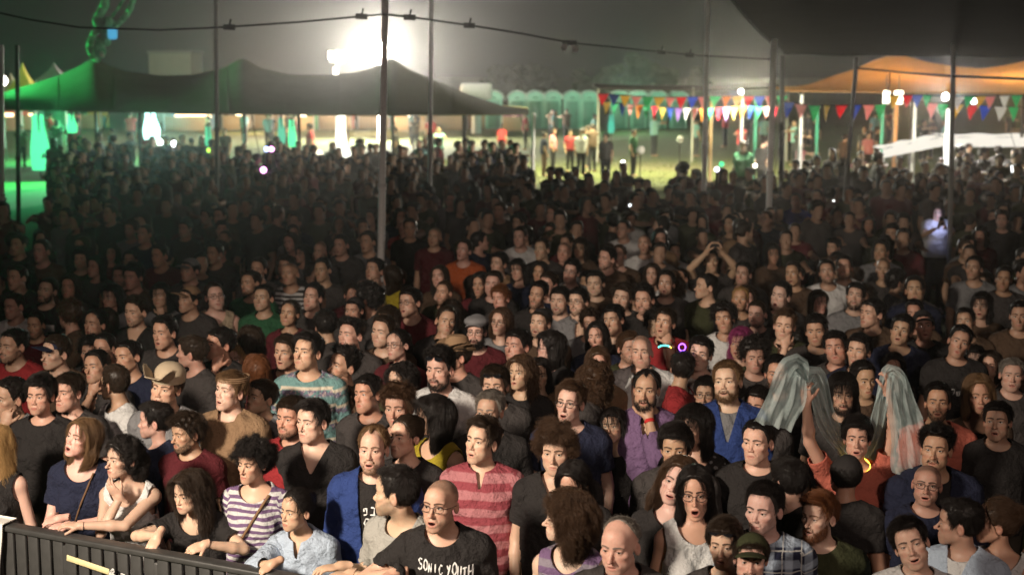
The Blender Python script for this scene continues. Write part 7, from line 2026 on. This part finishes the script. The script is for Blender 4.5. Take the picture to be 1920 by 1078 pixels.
    for px, py, lab, c in ((1562, 381, 'small bright phone in the dark right rows', (1, 1, .95)), (1717, 368, 'white phone screen in the right rows', (.9, .95, 1)), (1592, 370, 'greenish phone screen in the right rows', (.1, .75, .5)), (1723, 351, 'bluish phone screen held slanted in the right rows', (.75, .85, 1)), (1182, 389, 'tiny lit phone in the middle rows', (.9, .95, 1)), (1899, 317, 'bright phone at the far right', (1, 1, 1))):
        p = atz(px, py, 1.45); phone(tuple(p), R(180), R(20), lab, emit('phone_screen_'+lab.split()[0], c, 3.5 if c[0] > .5 else .6), .8 if py > 330 else 1.2)
    # equipment case at the right rows
    p = atz(1854, 452, 1.25); o = thing('equipment_case', 'grey equipment case standing among the right rows', 'case', (p.x, p.y, 0))
    P, T = bbox(.42, .5, .30, (0, 0, 1.1), .02, 2); link('case_body', mesh_from('case_body', P, T, simple('grey_case', (.16, .15, .15), .6, 0, 6, .2)), o)
    P, T = bbox(.24, .02, .06, (0, -.255, 1.15), .005, 1); link('case_label', mesh_from('case_label', P, T, simple('case_plate', (.35, .34, .33), .6)), o)
    P, T = bbox(.4, .46, .95, (0, 0, .475), .02, 1); link('stand', mesh_from('stand', P, T, DARKPOLE), o)
    P, T = bbox(.17, .3, .11, (.33, 0, 1.02), .01, 1); q = thing('white_box', 'small pale box beside the equipment case', 'box', (p.x, p.y, 0)); link('carton', mesh_from('carton', P, T, WHITE), q); P, T = bbox(.15, .28, .95, (.33, 0, .48), .01, 1); link('stand', mesh_from('stand', P, T, DARKPOLE), q)

FLOOD = at(712, 96, 78)
# ------------------------------------------------------------------ build everything
grounds(); tents(); poles(); cable(); bunting(); barrier(); glow_objects()
T_[0] and print('place', time.time()-T_[0])
build_heroes(); print('heroes', time.time()-T_[0])
build_rows(); print('rows', time.time()-T_[0])
build_extras(); far_things()
build_fill(); print('fill', time.time()-T_[0])
build_far()
for o in C.objects:
    if '_look' in o: del o['_look']
for o in C.objects:
    if o.get('category') == 'person' and not o.get('group'): o['group'] = GRP
# lamps of the place, and spots added over the field
lamp('floodlight', 'POINT', FLOOD+Vector((0, -.3, 0)), (1, .95, .84), 25000, size=.1)
g = at(-140, 150, 46); lamp('green_wash', 'SPOT', (g.x, g.y, 4.3), (.06, 1, .30), 4800, at(260, 110, 46), .2, 66, .6)
g = at(120, 200, 60); lamp('green_field', 'POINT', (g.x, g.y, 1.4), (.08, 1, .34), 2400, size=.15)
g = at(320, 200, 62); lamp('cyan_field', 'POINT', (g.x, g.y, 2.4), (.45, 1, .75), 1500, size=.15)
g = at(60, 200, 48); lamp('green_ground', 'SPOT', (g.x, g.y, 2.3), (.08, 1, .34), 2600, (g.x, g.y-1.2, 0), .2, 118, .3)
g = at(300, 225, 48); lamp('cyan_lamp', 'SPOT', (g.x, g.y, 2.3), (.5, 1, .85), 1600, (g.x, g.y-1, 0), .2, 150, .3)
g = at(1690, 195, 47); lamp('tent_warm', 'POINT', (g.x, g.y, 2.4), (1, .64, .30), 360, size=.3)
g = at(1900, 195, 47); lamp('tent_warm_two', 'POINT', (g.x, g.y, 2.5), (1, .70, .40), 420, size=.3)
g = at(1180, 225, 88); lamp('field_mint', 'POINT', (g.x, g.y, 2.6), (.45, 1, .62), 700, size=.4)
g = at(1389, 172, 38); lamp('bunting_lamp', 'POINT', (g.x, g.y, g.z), (1, .93, .72), 1900, size=.08)
for x in (760, 1050, 1250): g = at(x, 200, 53); lamp('field_light', 'SPOT', (g.x, g.y, 5.2), (1, .95, .50), 5500, (g.x, g.y+1, 0), .15, 140, .4)  # unseen spots without fixtures, added to brighten the grass
g = at(1773, 182, 37.5); lamp('round_tent_lamp', 'POINT', (g.x, g.y, g.z), (1, .95, .86), 1500, size=.1)
for x in (480, 700, 900): g = at(x, 230, 88); lamp('stall_lamp', 'POINT', (g.x, g.y, 2.2), (1, .72, .42), 1600, size=.3)
g = at(640, 250, 56); lamp('lantern_light', 'POINT', (g.x, g.y-.6, 1.2), (1, .98, .8), 220, size=.3)
print('objects', len(C.objects), 'time', time.time()-T_[0])
